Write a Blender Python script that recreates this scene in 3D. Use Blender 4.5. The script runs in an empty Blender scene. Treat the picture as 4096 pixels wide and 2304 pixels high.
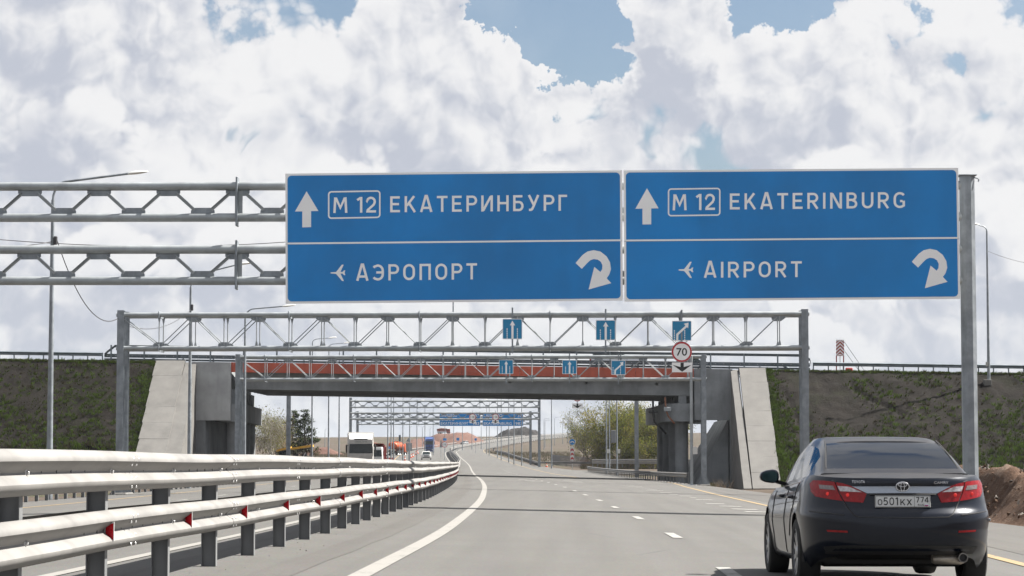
import bpy, bmesh, math, random
import numpy as np
from mathutils import Vector, Matrix, Euler
from mathutils.bvhtree import BVHTree
from mathutils.geometry import delaunay_2d_cdt
random.seed(7); np.random.seed(7)
R = math.radians
scene = bpy.context.scene
C = scene.collection

# ------------------------------------------------------------------ camera
FPX = 9800.0                      # focal length in pixels of the 4096-wide photograph
CAMH = 1.2
PITCH = math.atan(0.07122); YAW = math.atan(0.02745 * math.cos(PITCH))
cam_d = bpy.data.cameras.new('camera'); cam = bpy.data.objects.new('camera', cam_d); C.objects.link(cam)
cam_d.sensor_width = 36.0; cam_d.lens = 36.0 * FPX / 4096.0
cam_d.clip_start = 0.2; cam_d.clip_end = 12000
cam.location = (0, 0, CAMH); cam.rotation_euler = (math.pi / 2 + PITCH, 0, YAW)
scene.camera = cam

# ------------------------------------------------------------------ light, sky, exposure
SUN_EL = R(50); SUN_AZ = R(68)    # azimuth measured from the road direction (+Y) towards the right (+X)
SUN = Vector((math.sin(SUN_AZ) * math.cos(SUN_EL), math.cos(SUN_AZ) * math.cos(SUN_EL), math.sin(SUN_EL)))
sun_d = bpy.data.lights.new('sun', 'SUN'); sun_d.energy = 5.0; sun_d.angle = R(0.53); sun_d.color = (1.0, 0.955, 0.88)
sun = bpy.data.objects.new('sun', sun_d); C.objects.link(sun)
sun.rotation_euler = (-SUN).to_track_quat('-Z', 'Y').to_euler()
scene.view_settings.view_transform = 'Standard'; scene.view_settings.look = 'None'
scene.view_settings.gamma = 1.0; scene.view_settings.exposure = 1.6
scene.view_settings.use_curve_mapping = False
cy = scene.cycles
cy.use_denoising = True
try: cy.denoiser = 'OPENIMAGEDENOISE'
except Exception: pass
cy.use_adaptive_sampling = True; cy.adaptive_threshold = 0.015
cy.max_bounces = 6; cy.diffuse_bounces = 1; cy.glossy_bounces = 3; cy.transmission_bounces = 6; cy.transparent_max_bounces = 8
cy.volume_bounces = 0; cy.caustics_reflective = False; cy.caustics_refractive = False
scene.render.film_transparent = False

world = bpy.data.worlds.new('World'); scene.world = world; world.use_nodes = True

class NT:
    """small helper that writes node graphs as expressions"""
    def __init__(s, tree): s.t = tree; s.n = tree.nodes; s.l = tree.links
    def node(s, typ, ins=None, **kw):
        n = s.n.new(typ)
        for k, v in kw.items(): setattr(n, k, v)
        for k, v in (ins or {}).items():
            sock = n.inputs[k]
            if isinstance(v, bpy.types.NodeSocket): s.l.new(v, sock)
            elif v is not None: sock.default_value = v
        return n
    def m(s, op, a, b=None, c=None, clamp=False):
        ins = {0: a}
        if b is not None: ins[1] = b
        if c is not None: ins[2] = c
        n = s.node('ShaderNodeMath', ins, operation=op, use_clamp=clamp); return n.outputs[0]
    def vm(s, op, a, b=None, scale=None):
        ins = {0: a}
        if b is not None: ins[1] = b
        n = s.node('ShaderNodeVectorMath', ins, operation=op)
        if scale is not None:
            if isinstance(scale, bpy.types.NodeSocket): s.l.new(scale, n.inputs['Scale'])
            else: n.inputs['Scale'].default_value = scale
        return n
    def noise(s, vec, scale=5.0, detail=2.0, rough=0.5, dist=0.0):
        n = s.node('ShaderNodeTexNoise', {'Vector': vec, 'Scale': scale, 'Detail': detail, 'Roughness': rough, 'Distortion': dist})
        return n
    def vor(s, vec, scale, smooth=0.6, feature='SMOOTH_F1', rnd=1.0):
        n = s.node('ShaderNodeTexVoronoi', None, feature=feature)
        s.l.new(vec, n.inputs['Vector']); n.inputs['Scale'].default_value = scale
        n.inputs['Randomness'].default_value = rnd
        if feature == 'SMOOTH_F1': n.inputs['Smoothness'].default_value = smooth
        return n
    def mr(s, v, a, b, c=0.0, d=1.0, interp='SMOOTHSTEP'):
        n = s.node('ShaderNodeMapRange', {'Value': v, 'From Min': a, 'From Max': b, 'To Min': c, 'To Max': d}, interpolation_type=interp, clamp=True)
        return n.outputs['Result']
    def mix(s, f, a, b, blend='MIX'):
        n = s.node('ShaderNodeMix', None, data_type='RGBA', blend_type=blend)
        for i, v in ((0, f), (6, a), (7, b)):
            if isinstance(v, bpy.types.NodeSocket): s.l.new(v, n.inputs[i])
            else:
                n.inputs[i].default_value = v if i == 0 else (tuple(v) + (1.0,) if len(v) == 3 else v)
        return n.outputs[2]

def build_sky():
    t = world.node_tree; t.nodes.clear(); g = NT(t)
    tc = g.node('ShaderNodeTexCoord').outputs['Generated']
    d = g.vm('NORMALIZE', tc).outputs[0]
    sky = g.node('ShaderNodeTexSky', sky_type='NISHITA')
    sky.sun_disc = False; sky.sun_elevation = SUN_EL; sky.sun_rotation = SUN_AZ
    sky.altitude = 100; sky.air_density = 1.0; sky.dust_density = 1.6; sky.ozone_density = 1.5
    sx = g.node('ShaderNodeSeparateXYZ', {0: d}); z = sx.outputs['Z']
    # stereographic map of the whole sphere (its one pole lies behind the camera, at the horizon)
    k = g.m('DIVIDE', 2.0, g.m('ADD', sx.outputs['Y'], 1.0005))
    p0 = g.node('ShaderNodeCombineXYZ', {0: g.m('MULTIPLY', sx.outputs['X'], k), 1: g.m('MULTIPLY', z, k)}).outputs[0]
    def N2(vec, scale, detail, rough):
        n = g.noise(vec, scale, detail, rough); n.noise_dimensions = '2D'; return n
    def V2(vec, scale):
        n = g.node('ShaderNodeTexVoronoi', {'Vector': vec, 'Scale': scale}, voronoi_dimensions='2D', feature='F1')
        v = n.outputs['Distance']
        return g.m('MULTIPLY', v, v)
    w = N2(p0, 17, 3, 0.6).outputs['Color']
    wv = g.vm('SCALE', g.vm('SUBTRACT', w, (0.5, 0.5, 0.5)).outputs[0], scale=0.022).outputs[0]
    pw = g.vm('ADD', p0, wv).outputs[0]
    def broad(p, q):
        h = g.m('MULTIPLY', N2(p, 6.5, 3, 0.5).outputs['Fac'], 1.25)
        return g.m('MULTIPLY_ADD', V2(q, 13), -.42, h)
    def fine(q):
        h = None
        for sc, a in ((31, .20), (70, .105), (150, .055), (330, .026)):
            h = g.m('MULTIPLY', V2(q, sc), -a) if h is None else g.m('MULTIPLY_ADD', V2(q, sc), -a, h)
        return h
    def moved(v, off): return g.vm('ADD', v, off).outputs[0]
    B0 = broad(p0, pw); F0 = fine(pw)
    off = (0.0042, 0.0060, 0.0)
    F1 = fine(moved(pw, off))
    up = (0.006, 0.024, 0.0)
    B1 = broad(moved(p0, up), moved(pw, up))
    bias = None; bias1 = None
    we = g.vm('SCALE', g.vm('SUBTRACT', N2(p0, 30, 6, 0.62).outputs['Color'], (0.5, 0.5, 0.5)).outputs[0], scale=0.05).outputs[0]
    pe = g.vm('ADD', p0, we).outputs[0]
    for px, py, s, a in SKY_BLOBS:
        # a cloud tower or clear gap: azimuth and elevation in the sky, and its width
        x = (px - 2317) / FPX; y = (1850 - py) / FPX
        dist = g.vm('DISTANCE', pe, (x, y, 0.0)).outputs['Value']
        e = g.mr(dist, 0.0, s, a, 0.0)
        bias = e if bias is None else g.m('ADD', bias, e)
        dist = g.vm('DISTANCE', pe, (x - up[0], y - up[1], 0.0)).outputs['Value']
        e = g.mr(dist, 0.0, s, a, 0.0)
        bias1 = e if bias1 is None else g.m('ADD', bias1, e)
    low = g.mr(z, 0.02, 0.125, 0.22, 0.0)
    B0 = g.m('ADD', g.m('ADD', B0, bias), low); B1 = g.m('ADD', g.m('ADD', B1, bias1), g.mr(z, 0.0, 0.10, 0.22, 0.0))
    cov = g.m('SUBTRACT', g.m('ADD', B0, F0), SKY_T)
    alpha = g.mr(cov, -0.005, 0.075)
    thick = g.mr(cov, 0.0, 0.40)
    lit = g.m('SUBTRACT', SKY_A[0], g.m('MULTIPLY', thick, SKY_A[1]))
    lit = g.m('MULTIPLY_ADD', g.m('SUBTRACT', F0, F1), SKY_A[2], lit)
    lit = g.m('MULTIPLY_ADD', g.m('MAXIMUM', g.m('MINIMUM', g.m('SUBTRACT', B0, B1), .16), -.25), SKY_A[3], lit)
    soft = N2(p0, 11, 5, 0.6).outputs['Fac']
    lit = g.m('ADD', lit, g.m('MULTIPLY', g.m('SUBTRACT', soft, 0.5), SKY_A[4]))
    lit = g.mr(lit, 0.0, 1.0)
    ccol = g.mix(lit, SKY_DARK, SKY_LIGHT)
    # nearer heaps in front of the bank behind: crisp sunlit crowns over their own grey bodies
    def heaps(shift, s0, thr, el0, el1):
        pp = moved(p0, shift); q = moved(pp, g.vm('SCALE', wv, scale=1.0).outputs[0])
        def body(p_, q_):
            h_ = g.m('MULTIPLY', N2(p_, s0, 2, 0.5).outputs['Fac'], 1.0)
            return g.m('MULTIPLY_ADD', V2(q_, s0 * 2.3), -.34, h_)
        upv = (0.004, 0.017, 0.0)
        b0 = body(pp, q); b1 = body(moved(pp, upv), moved(q, upv)); f0 = fine(q)
        lim = g.mr(z, el0, el1, 0.0, .55)
        cv = g.m('SUBTRACT', g.m('SUBTRACT', g.m('MULTIPLY_ADD', f0, .75, b0), thr), lim)
        gr = g.m('SUBTRACT', b0, b1)
        al = g.m('MULTIPLY', g.mr(cv, 0.0, 0.05), g.mr(gr, -.05, .03))      # bases melt into the bank behind
        f1 = fine(moved(q, off))
        li = g.m('MULTIPLY_ADD', g.mr(cv, 0.02, 0.24), -.62, 0.98)
        li = g.m('MULTIPLY_ADD', g.m('SUBTRACT', f0, f1), 3.6, li)
        li = g.m('MULTIPLY_ADD', g.m('MAXIMUM', g.m('MINIMUM', gr, .12), -.2), 1.3, li)
        return al, g.mix(g.mr(li, 0.0, 1.0), SKY_DARK, SKY_LIGHT)
    for args in SKY_HEAPS:
        al, hc = heaps(*args)
        ccol = g.mix(g.m('MULTIPLY', al, alpha), ccol, hc)
    blue = g.vm('SCALE', sky.outputs['Color'], scale=SKY_STR).outputs[0]
    veil = g.mr(N2(p0, 9, 5, 0.6).outputs['Fac'], 0.42, 0.66, 0.0, 0.30)
    blue = g.mix(veil, blue, (0.16, 0.193, 0.231))
    col = g.mix(alpha, blue, ccol)
    hz = g.mr(z, -0.02, 0.10, 0.6, 0.0)
    col = g.mix(hz, col, (0.198, 0.210, 0.229))
    bg = g.node('ShaderNodeBackground', {'Color': col, 'Strength': 1.0})
    out = g.node('ShaderNodeOutputWorld', {'Surface': bg.outputs[0]})
SKY_A = (0.72, 0.34, 4.8, 1.8, 0.55)
# px, py, radius (radians), amount
SKY_BLOBS = [
    (2160, 0, .036, -.85), (2290, 210, .022, -.95), (2000, -40, .03, -.5), (2480, 60, .014, -.4), (3080, -40, .030, -.70), (3320, 20, .016, -.3), (900, 140, .026, -.20), (720, 0, .022, -.14), (1200, 40, .04, -.10),
    (3600, 150, .020, -.32), (3760, 260, .014, -.2),
    (250, 250, .06, .30), (620, 60, .022, .15), (1650, 330, .05, .30), (1600, -50, .035, .25), (2700, 120, .028, .45), (3300, 420, .06, .25), (3950, 60, .03, .2), (4000, 400, .04, .1),
]
SKY_HEAPS = [((3.7, 1.3, 0.0), 8.5, 0.36, 0.13, 0.20), ((7.1, 4.9, 0.0), 11.0, 0.37, 0.085, 0.14)]
SKY_T = 0.20
SKY_STR = 0.0355
SKY_DARK = (0.176, 0.187, 0.214); SKY_LIGHT = (0.290, 0.290, 0.293)
build_sky()
world.cycles.sampling_method = 'MANUAL'; world.cycles.sample_map_resolution = 512

# ------------------------------------------------------------------ helpers: pixels, road geometry
def cam_axes():
    cp, sp, c, s = math.cos(PITCH), math.sin(PITCH), math.cos(YAW), math.sin(YAW)
    F = Vector((-s * cp, c * cp, sp)); Rr = Vector((c, s, 0)); return Rr, Rr.cross(F), F
AX, AU, AF = cam_axes()
def at(px, py, Y):
    """point of the place at forward distance Y (metres) that the photograph shows at pixel px, py of 4096 x 2304"""
    d = AX * ((px - 2048) / FPX) + AU * ((1152 - py) / FPX) + AF
    return Vector((0, 0, CAMH)) + d * (Y / d.y)
def xat(px, Y, py=1700): return at(px, py, Y).x
def zat(py, Y, px=2048): return at(px, py, Y).z

def hermite(knots):
    xs = np.array([k[0] for k in knots], float); ys = np.array([k[1] for k in knots], float)
    m = np.zeros_like(ys); d = np.diff(ys) / np.diff(xs)
    m[1:-1] = (d[:-1] * np.diff(xs)[1:] + d[1:] * np.diff(xs)[:-1]) / (xs[2:] - xs[:-2]); m[0] = d[0]; m[-1] = d[-1]
    def f(x):
        x = min(max(x, xs[0]), xs[-1]); i = min(max(int(np.searchsorted(xs, x)) - 1, 0), len(xs) - 2)
        h = xs[i + 1] - xs[i]; t = (x - xs[i]) / h
        return float((2*t**3-3*t*t+1)*ys[i] + (t**3-2*t*t+t)*h*m[i] + (-2*t**3+3*t*t)*ys[i+1] + (t**3-t*t)*h*m[i+1])
    return f
off = hermite([(-60, 0), (0, 0), (24, 0), (38, -.05), (50, -.27), (62, -.55), (74, -.87), (98, -1.68), (112, -2.2), (154, -4.0), (220, -7.2), (300, -11), (393, -15.5), (560, -25.5), (750, -35), (950, -40), (1080, -34), (1200, -21), (1450, 17), (1700, 62), (2400, 200)])
zpr = hermite([(-60, 0), (0, 0), (150, 0), (220, 0), (300, .12), (400, .75), (480, 1.75), (560, 2.9), (750, 4.6), (950, 7.0), (1080, 9.8), (1200, 13.0), (1450, 18.0), (1700, 21.5), (2400, 30)])
def cross(xr):
    if xr >= -4: return -0.022 * xr
    return 0.088 + 0.02 * (xr + 4)
def road_z(xr, Y): return zpr(Y) + cross(xr) + .062 * (1 - smooth(26, 80, Y))
right_edge = hermite([(-60, 10.1), (-30, 10.1), (60, 10.1), (100, 10.9), (150, 12.0), (168, 12.4), (330, 13.8), (370, 12.0), (410, 9.2), (450, 8.6), (1600, 8.6), (2400, 8.6)])
def road_pt(xr, Y, dz=0.0): return Vector((off(Y) + xr, Y, road_z(xr, Y) + dz))
def hit(px, py, y0=12.0, y1=900.0):
    """(lateral position, distance) of the motorway surface shown at this pixel"""
    Y = y0; prev = None
    while Y < y1:
        p = at(px, py, Y); e = p.z - road_z(p.x - off(Y), Y)
        if prev is not None and prev > 0 >= e: return p.x - off(Y), Y
        prev = e; Y += .25 if Y < 150 else 1.0
    return None
def heading(Y): return math.atan2(-(off(Y + 2) - off(Y - 2)), 4.0)       # rotation about z of the road direction
def smooth(a, b, x):
    t = min(max((x - a) / (b - a), 0), 1); return t * t * (3 - 2 * t)
def hnoise(x, y, s=1.0, seed=0.0):
    v = Vector((x * s + seed, y * s - seed * 1.7, seed * 0.31))
    from mathutils import noise
    return noise.noise(v)
from mathutils import noise as mnoise

# ------------------------------------------------------------------ helpers: meshes
LOCAL = False            # True while a thing is built in its own coordinates
class MB:
    """collects shapes and links them as ONE mesh object"""
    def __init__(s): s.v = []; s.f = []; s.mi = []; s.sm = []
    def add(s, vs, fs, m=0, smooth=False):
        b = len(s.v); s.v += [tuple(v) for v in vs]
        for f in fs: s.f.append(tuple(i + b for i in f)); s.mi.append(m); s.sm.append(smooth)
        return s
    def box(s, c, d, rz=0.0, m=0, ch=0.0, M=None):
        hx, hy, hz = d[0] / 2, d[1] / 2, d[2] / 2
        if ch <= 0:
            vs = [Vector((x, y, z)) for x in (-hx, hx) for y in (-hy, hy) for z in (-hz, hz)]
            fs = [(0, 1, 3, 2), (4, 6, 7, 5), (0, 4, 5, 1), (2, 3, 7, 6), (0, 2, 6, 4), (1, 5, 7, 3)]
        else:
            ch = min(ch, hx * .9, hy * .9, hz * .9); vs = []
            for x in (-1, 1):
                for y in (-1, 1):
                    for z in (-1, 1):
                        vs += [Vector((x * hx, y * (hy - ch), z * (hz - ch))), Vector((x * (hx - ch), y * hy, z * (hz - ch))), Vector((x * (hx - ch), y * (hy - ch), z * hz))]
            bm = bmesh.new(); bv = [bm.verts.new(v) for v in vs]
            bmesh.ops.convex_hull(bm, input=bv); bmesh.ops.dissolve_limit(bm, angle_limit=0.02, verts=bm.verts, edges=bm.edges)
            bm.verts.index_update(); vs = [v.co.copy() for v in bm.verts]; fs = [[v.index for v in f.verts] for f in bm.faces]; bm.free()
        rot = Matrix.Rotation(rz, 3, 'Z'); c = Vector(c)
        vs = [rot @ v + c for v in vs]
        if M is not None: vs = [M @ v for v in vs]
        return s.add(vs, fs, m)
    def tube(s, pts, r, n=8, m=0, cap=True, smooth=True, flat=None):
        pts = [Vector(p) for p in pts]; rs = r if isinstance(r, (list, tuple)) else [r] * len(pts)
        t0 = (pts[1] - pts[0]).normalized(); ref = Vector((0, 0, 1)) if abs(t0.z) < .9 else Vector((0, 1, 0))
        nv = (ref - t0 * ref.dot(t0)).normalized(); vs = []; fs = []
        for i, p in enumerate(pts):
            t = (pts[min(i + 1, len(pts) - 1)] - pts[max(i - 1, 0)]).normalized()
            nv = (nv - t * nv.dot(t)).normalized(); bv = t.cross(nv)
            for k in range(n):
                a = 2 * math.pi * (k + .5) / n
                vs.append(p + (nv * math.cos(a) + bv * math.sin(a)) * rs[i])
        for i in range(len(pts) - 1):
            for k in range(n):
                k2 = (k + 1) % n; fs.append((i * n + k, i * n + k2, (i + 1) * n + k2, (i + 1) * n + k))
        s.add(vs, fs, m, smooth)
        if cap:
            b = len(pts) - 1
            s.add(vs[:n], [tuple(range(n - 1, -1, -1))], m); s.add(vs[b * n:], [tuple(range(n))], m)
        return s
    def beam(s, a, b, w, h, m=0, up=(0, 0, 1)):
        """rectangular bar from a to b, w wide and h high"""
        a, b = Vector(a), Vector(b); t = (b - a).normalized(); u = Vector(up)
        if abs(t.dot(u)) > .95: u = Vector((0, 1, 0))
        sx = t.cross(u).normalized(); uz = sx.cross(t)
        vs = [p + sx * x * w / 2 + uz * z * h / 2 for p in (a, b) for x, z in ((-1, -1), (1, -1), (1, 1), (-1, 1))]
        return s.add(vs, [(3, 2, 1, 0), (4, 5, 6, 7), (0, 1, 5, 4), (1, 2, 6, 5), (2, 3, 7, 6), (3, 0, 4, 7)], m)
    def prism(s, poly, f0, f1, m=0, smooth=False):
        """poly: 2-D outline (counter-clockwise); f0, f1 map a 2-D point to the two end caps"""
        n = len(poly); vs = [f0(*p) for p in poly] + [f1(*p) for p in poly]
        s.add(vs, [tuple(range(n))[::-1], tuple(range(n, 2 * n))], m)
        return s.add(vs, [(i, (i + 1) % n, n + (i + 1) % n, n + i) for i in range(n)], m, smooth)
    def sweep(s, prof, frames, m=0, smooth=True, closed=False, cap=False):
        """prof: list of (a, b); frames: list of functions (a, b) -> point"""
        n = len(prof); vs = [f(*p) for f in frames for p in prof]; fs = []
        for i in range(len(frames) - 1):
            for k in range(n if closed else n - 1):
                k2 = (k + 1) % n; fs.append((i * n + k, i * n + k2, (i + 1) * n + k2, (i + 1) * n + k))
        s.add(vs, fs, m, smooth)
        if cap:
            s.add(vs[:n], [tuple(range(n))[::-1]], m); s.add(vs[-n:], [tuple(range(n))], m)
        return s
    def lathe(s, prof, M, n=24, m=0, smooth=True):
        """prof: (radius, height) pairs turned about the local z of matrix M"""
        vs = []; fs = []
        for r, h in prof:
            for k in range(n):
                a = 2 * math.pi * k / n; vs.append(M @ Vector((r * math.cos(a), r * math.sin(a), h)))
        for i in range(len(prof) - 1):
            for k in range(n):
                k2 = (k + 1) % n; fs.append((i * n + k, i * n + k2, (i + 1) * n + k2, (i + 1) * n + k))
        return s.add(vs, fs, m, smooth)
    def mesh(s, name):
        me = bpy.data.meshes.new(name); me.from_pydata(s.v, [], s.f)
        return me
    def build(s, name, mats, parent=None, world=True, sharp=40, kind=None, weld=False):
        me = s.mesh(name)
        for mt in (mats if isinstance(mats, (list, tuple)) else [mats]):
            if mt is not None: me.materials.append(mt)
        me.polygons.foreach_set('material_index', s.mi); me.polygons.foreach_set('use_smooth', s.sm)
        me.update()
        if weld:
            bm = bmesh.new(); bm.from_mesh(me); bmesh.ops.remove_doubles(bm, verts=bm.verts, dist=1e-4)
            bmesh.ops.recalc_face_normals(bm, faces=bm.faces); bm.to_mesh(me); bm.free()
        if any(s.sm): me.set_sharp_from_angle(angle=R(sharp))
        o = bpy.data.objects.new(name, me); C.objects.link(o)
        if parent is not None:
            o.parent = parent
            if world and not LOCAL: o.location = -world_loc(parent)
        if kind: o['kind'] = kind
        return o
def world_loc(o):
    v = Vector(o.location)
    while o.parent is not None: o = o.parent; v = v + Vector(o.location)
    return v
def link(name, me, parent=None, loc=(0, 0, 0), rz=0.0):
    o = bpy.data.objects.new(name, me); C.objects.link(o); o.location = loc; o.rotation_euler = (0, 0, rz)
    if parent is not None: o.parent = parent
    return o
def thing(name, label, cat, loc=(0, 0, 0), rz=0.0, group=None):
    o = bpy.data.objects.new(name, None); C.objects.link(o); o.empty_display_size = .3
    o.location = loc; o.rotation_euler = (0, 0, rz); o['label'] = label; o['category'] = cat
    if group: o['group'] = group
    return o
def tag(o, label, cat, group=None):
    o['label'] = label; o['category'] = cat
    if group: o['group'] = group
    return o
def struct(o): o['kind'] = 'structure'; return o
def copy_tree(o, parent=None):
    c = o.copy(); C.objects.link(c); c.parent = parent
    for ch in list(o.children): copy_tree(ch, c)
    return c

# ------------------------------------------------------------------ helpers: materials
MATS = {}
def mat(name, col, rough=0.6, metal=0.0, var=0.0, scale=3.0, col2=None, bump=0.0, bscale=None, coat=0.0, emit=None, estr=0.0, spec=0.5, streak=0.0, detail=6.0, obj=False):
    """procedural material: base colour broken up by noise, optional streaks running down, optional bump"""
    if name in MATS: return MATS[name]
    m = bpy.data.materials.new(name); MATS[name] = m; m.use_nodes = True; t = m.node_tree; t.nodes.clear(); g = NT(t)
    b = g.node('ShaderNodeBsdfPrincipled', {'Roughness': rough, 'Metallic': metal, 'Specular IOR Level': spec})
    g.node('ShaderNodeOutputMaterial', {'Surface': b.outputs[0]})
    pos = g.node('ShaderNodeTexCoord').outputs['Object'] if obj else g.node('ShaderNodeNewGeometry').outputs['Position']
    base = tuple(col) + (1,)
    if var > 0 or col2:
        n = g.noise(pos, scale, detail, 0.6).outputs['Fac']
        f = g.mr(n, 0.3, 0.7)
        a = tuple(c * (1 - var) for c in col); c2 = col2 if col2 else tuple(min(c * (1 + var), 1) for c in col)
        c = g.mix(f, a, c2)
        if streak:
            mp = g.node('ShaderNodeMapping', {'Vector': pos, 'Scale': (1, 1, .12)}).outputs[0]
            n2 = g.noise(mp, scale * 1.7, 5, 0.65).outputs['Fac']
            c = g.mix(g.mr(n2, 0.42, 0.75, 0.0, streak), c, tuple(x * 0.45 for x in col))
        g.l.new(c, b.inputs['Base Color'])
        rn = g.mr(n, 0.2, 0.8, max(rough - .08, .02), min(rough + .1, 1)); g.l.new(rn, b.inputs['Roughness'])
    else: b.inputs['Base Color'].default_value = base
    if bump:
        n = g.noise(pos, bscale or scale * 4, 5, 0.6).outputs['Fac']
        bp = g.node('ShaderNodeBump', {'Height': n, 'Strength': bump, 'Distance': 0.02}); g.l.new(bp.outputs[0], b.inputs['Normal'])
    if coat: b.inputs['Coat Weight'].default_value = coat; b.inputs['Coat Roughness'].default_value = 0.04
    if emit: b.inputs['Emission Color'].default_value = tuple(emit) + (1,); b.inputs['Emission Strength'].default_value = estr
    return m
GALV = mat('galvanised_steel', (0.33, 0.355, 0.37), 0.5, 0.45, 0.16, 1.6, streak=.25)
GALV2 = mat('galvanised_steel_aged', (0.235, 0.26, 0.285), 0.55, 0.4, 0.22, 2.5, streak=.35)
BEAMST = mat('guardrail_steel', (0.188, 0.182, 0.175), 0.55, 0.0, 0.13, 1.3, streak=.34)
POSTST = mat('guardrail_post_steel', (0.17, 0.175, 0.18), 0.55, 0.2, 0.12, 2.0)
BOLTM = mat('bolt_steel', (0.5, 0.5, 0.5), 0.4, 0.5)
DARKM = mat('dark_slot', (0.03, 0.03, 0.035), 0.7)
CONC = mat('concrete_pale', (0.126, 0.122, 0.116), 0.85, 0, 0.16, 0.7, bump=.25, bscale=6, streak=.2)
CONCG = mat('concrete_grey', (0.215, 0.228, 0.238), 0.85, 0, 0.24, 0.45, bump=.25, bscale=5, streak=.45)
CONCL = mat('concrete_smooth', (0.34, 0.35, 0.355), 0.85, 0, 0.18, 0.5, bump=.2, bscale=5, streak=.35)
WHITE = mat('sign_white', (0.86, 0.86, 0.86), 0.45, 0, 0.03, 1.0)
BLUE = mat('sign_blue', (0.003, 0.205, 0.56), 0.36, 0, 0.13, 0.30, spec=.42, streak=.18)
BLUE2 = mat('lane_sign_blue', (0.006, 0.20, 0.40), 0.4, 0, 0.06, 1.0)
BLACK = mat('sign_black', (0.012, 0.012, 0.014), 0.5)
RED = mat('sign_red', (0.45, 0.02, 0.03), 0.4, 0, 0.05, 2)
ORANGE = mat('fascia_orange', (0.39, 0.078, 0.043), 0.6, 0, 0.20, 0.5, streak=.35)

# ================================================================== the ground, roads and markings
def asphalt(name, base, tint=1.0):
    m = bpy.data.materials.new(name); m.use_nodes = True; t = m.node_tree; t.nodes.clear(); g = NT(t)
    b = g.node('ShaderNodeBsdfPrincipled', {'Roughness': .82, 'Specular IOR Level': .35}); g.node('ShaderNodeOutputMaterial', {'Surface': b.outputs[0]})
    pos = g.node('ShaderNodeNewGeometry').outputs['Position']
    fine = g.noise(pos, 38, 3, .7).outputs['Fac']
    mid = g.noise(pos, 0.55, 5, .6).outputs['Fac']
    lng = g.node('ShaderNodeMapping', {'Vector': pos, 'Scale': (1.5, .035, 1)}).outputs[0]
    trk = g.noise(lng, 1.0, 4, .55).outputs['Fac']
    patch = g.noise(g.node('ShaderNodeMapping', {'Vector': pos, 'Scale': (.22, .06, 1)}).outputs[0], 1, 2, .5).outputs['Fac']
    c = g.mix(g.mr(mid, .3, .7), tuple(x * .93 for x in base), tuple(x * 1.06 for x in base))
    c = g.mix(g.mr(trk, .36, .66, 0, .70), c, tuple(x * .76 for x in base))
    spot_ = g.noise(pos, 2.6, 6, .7).outputs['Fac']; c = g.mix(g.mr(spot_, .56, .70, 0, .5), c, tuple(x * .72 for x in base))
    c = g.mix(g.mr(patch, .5, .62, 0, .30), c, tuple(x * y for x, y in zip(base, (1.12, 1.10, 1.05))))
    agg = g.vor(pos, 45, feature='F1').outputs['Color']
    c = g.mix(.22, c, agg, 'OVERLAY')
    c = g.mix(g.mr(fine, .35, .75, 0, .75), c, tuple(x * .62 for x in base))
    c = g.mix(g.mr(g.noise(pos, 75, 2, .6).outputs['Fac'], .55, .75, 0, .5), c, tuple(x * 1.45 for x in base))
    # cracks sealed with tar, running mostly across and along the lanes
    cv = g.vor(g.node('ShaderNodeMapping', {'Vector': pos, 'Scale': (.10, .022, 1)}).outputs[0], 1.0, feature='DISTANCE_TO_EDGE').outputs['Distance']
    cr = g.m('MULTIPLY', g.mr(cv, .0, .0035, 1, 0), g.mr(g.noise(pos, .12, 2, .5).outputs['Fac'], .5, .6))
    c = g.mix(g.m('MULTIPLY', cr, .45), c, tuple(x * .35 for x in base))
    g.l.new(c, b.inputs['Base Color'])
    bp = g.node('ShaderNodeBump', {'Height': g.noise(pos, 55, 2, .6).outputs['Fac'], 'Strength': .35, 'Distance': .01}); g.l.new(bp.outputs[0], b.inputs['Normal'])
    return m
ASPH = asphalt('asphalt_worn', (0.093, 0.0905, 0.086)); ASPH2 = asphalt('asphalt_shoulder', (0.086, 0.082, 0.077))

def soil(name, dirt, dirt2, green, amount, scale=.5, obj=False, straw=None, rough=False):
    m = bpy.data.materials.new(name); m.use_nodes = True; t = m.node_tree; t.nodes.clear(); g = NT(t)
    b = g.node('ShaderNodeBsdfPrincipled', {'Roughness': .95, 'Specular IOR Level': .15}); g.node('ShaderNodeOutputMaterial', {'Surface': b.outputs[0]})
    pos = g.node('ShaderNodeNewGeometry').outputs['Position']
    n1 = g.noise(pos, scale * 3, 6, .65).outputs['Fac']; n2 = g.noise(pos, scale, 6, .62).outputs['Fac']; n3 = g.noise(pos, scale * 14, 4, .7).outputs['Fac']
    c = g.mix(g.mr(n1, .32, .68), dirt, dirt2)
    c = g.mix(g.mr(n3, .45, .75, 0, .6), c, tuple(x * .55 for x in dirt))
    f = g.m('ADD', g.m('MULTIPLY', n2, .7), g.m('MULTIPLY', n3, .45))
    c = g.mix(g.mr(f, .62 - amount, .70 - amount, 0, .9), c, green)
    if rough:      # crumbs of lighter and darker soil
        n4 = g.noise(pos, 9.0, 4, .75).outputs['Fac']; c = g.mix(g.mr(n4, .40, .62, 0, .75), tuple(x * .45 for x in dirt), c); c = g.mix(g.mr(n4, .58, .72, 0, .55), c, tuple(x * 1.7 for x in dirt2))
    if straw: c = g.mix(g.mr(g.noise(pos, scale * .35, 5, .6).outputs['Fac'], .45, .6, 0, .8), c, straw)
    g.l.new(c, b.inputs['Base Color'])
    bp = g.node('ShaderNodeBump', {'Height': n3, 'Strength': .8, 'Distance': .08}); g.l.new(bp.outputs[0], b.inputs['Normal'])
    return m
GRASSY = soil('spring_field', (0.050, 0.038, 0.030), (0.075, 0.058, 0.046), (0.040, 0.052, 0.018), .03, .12, straw=(.072, .056, .044))
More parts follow.
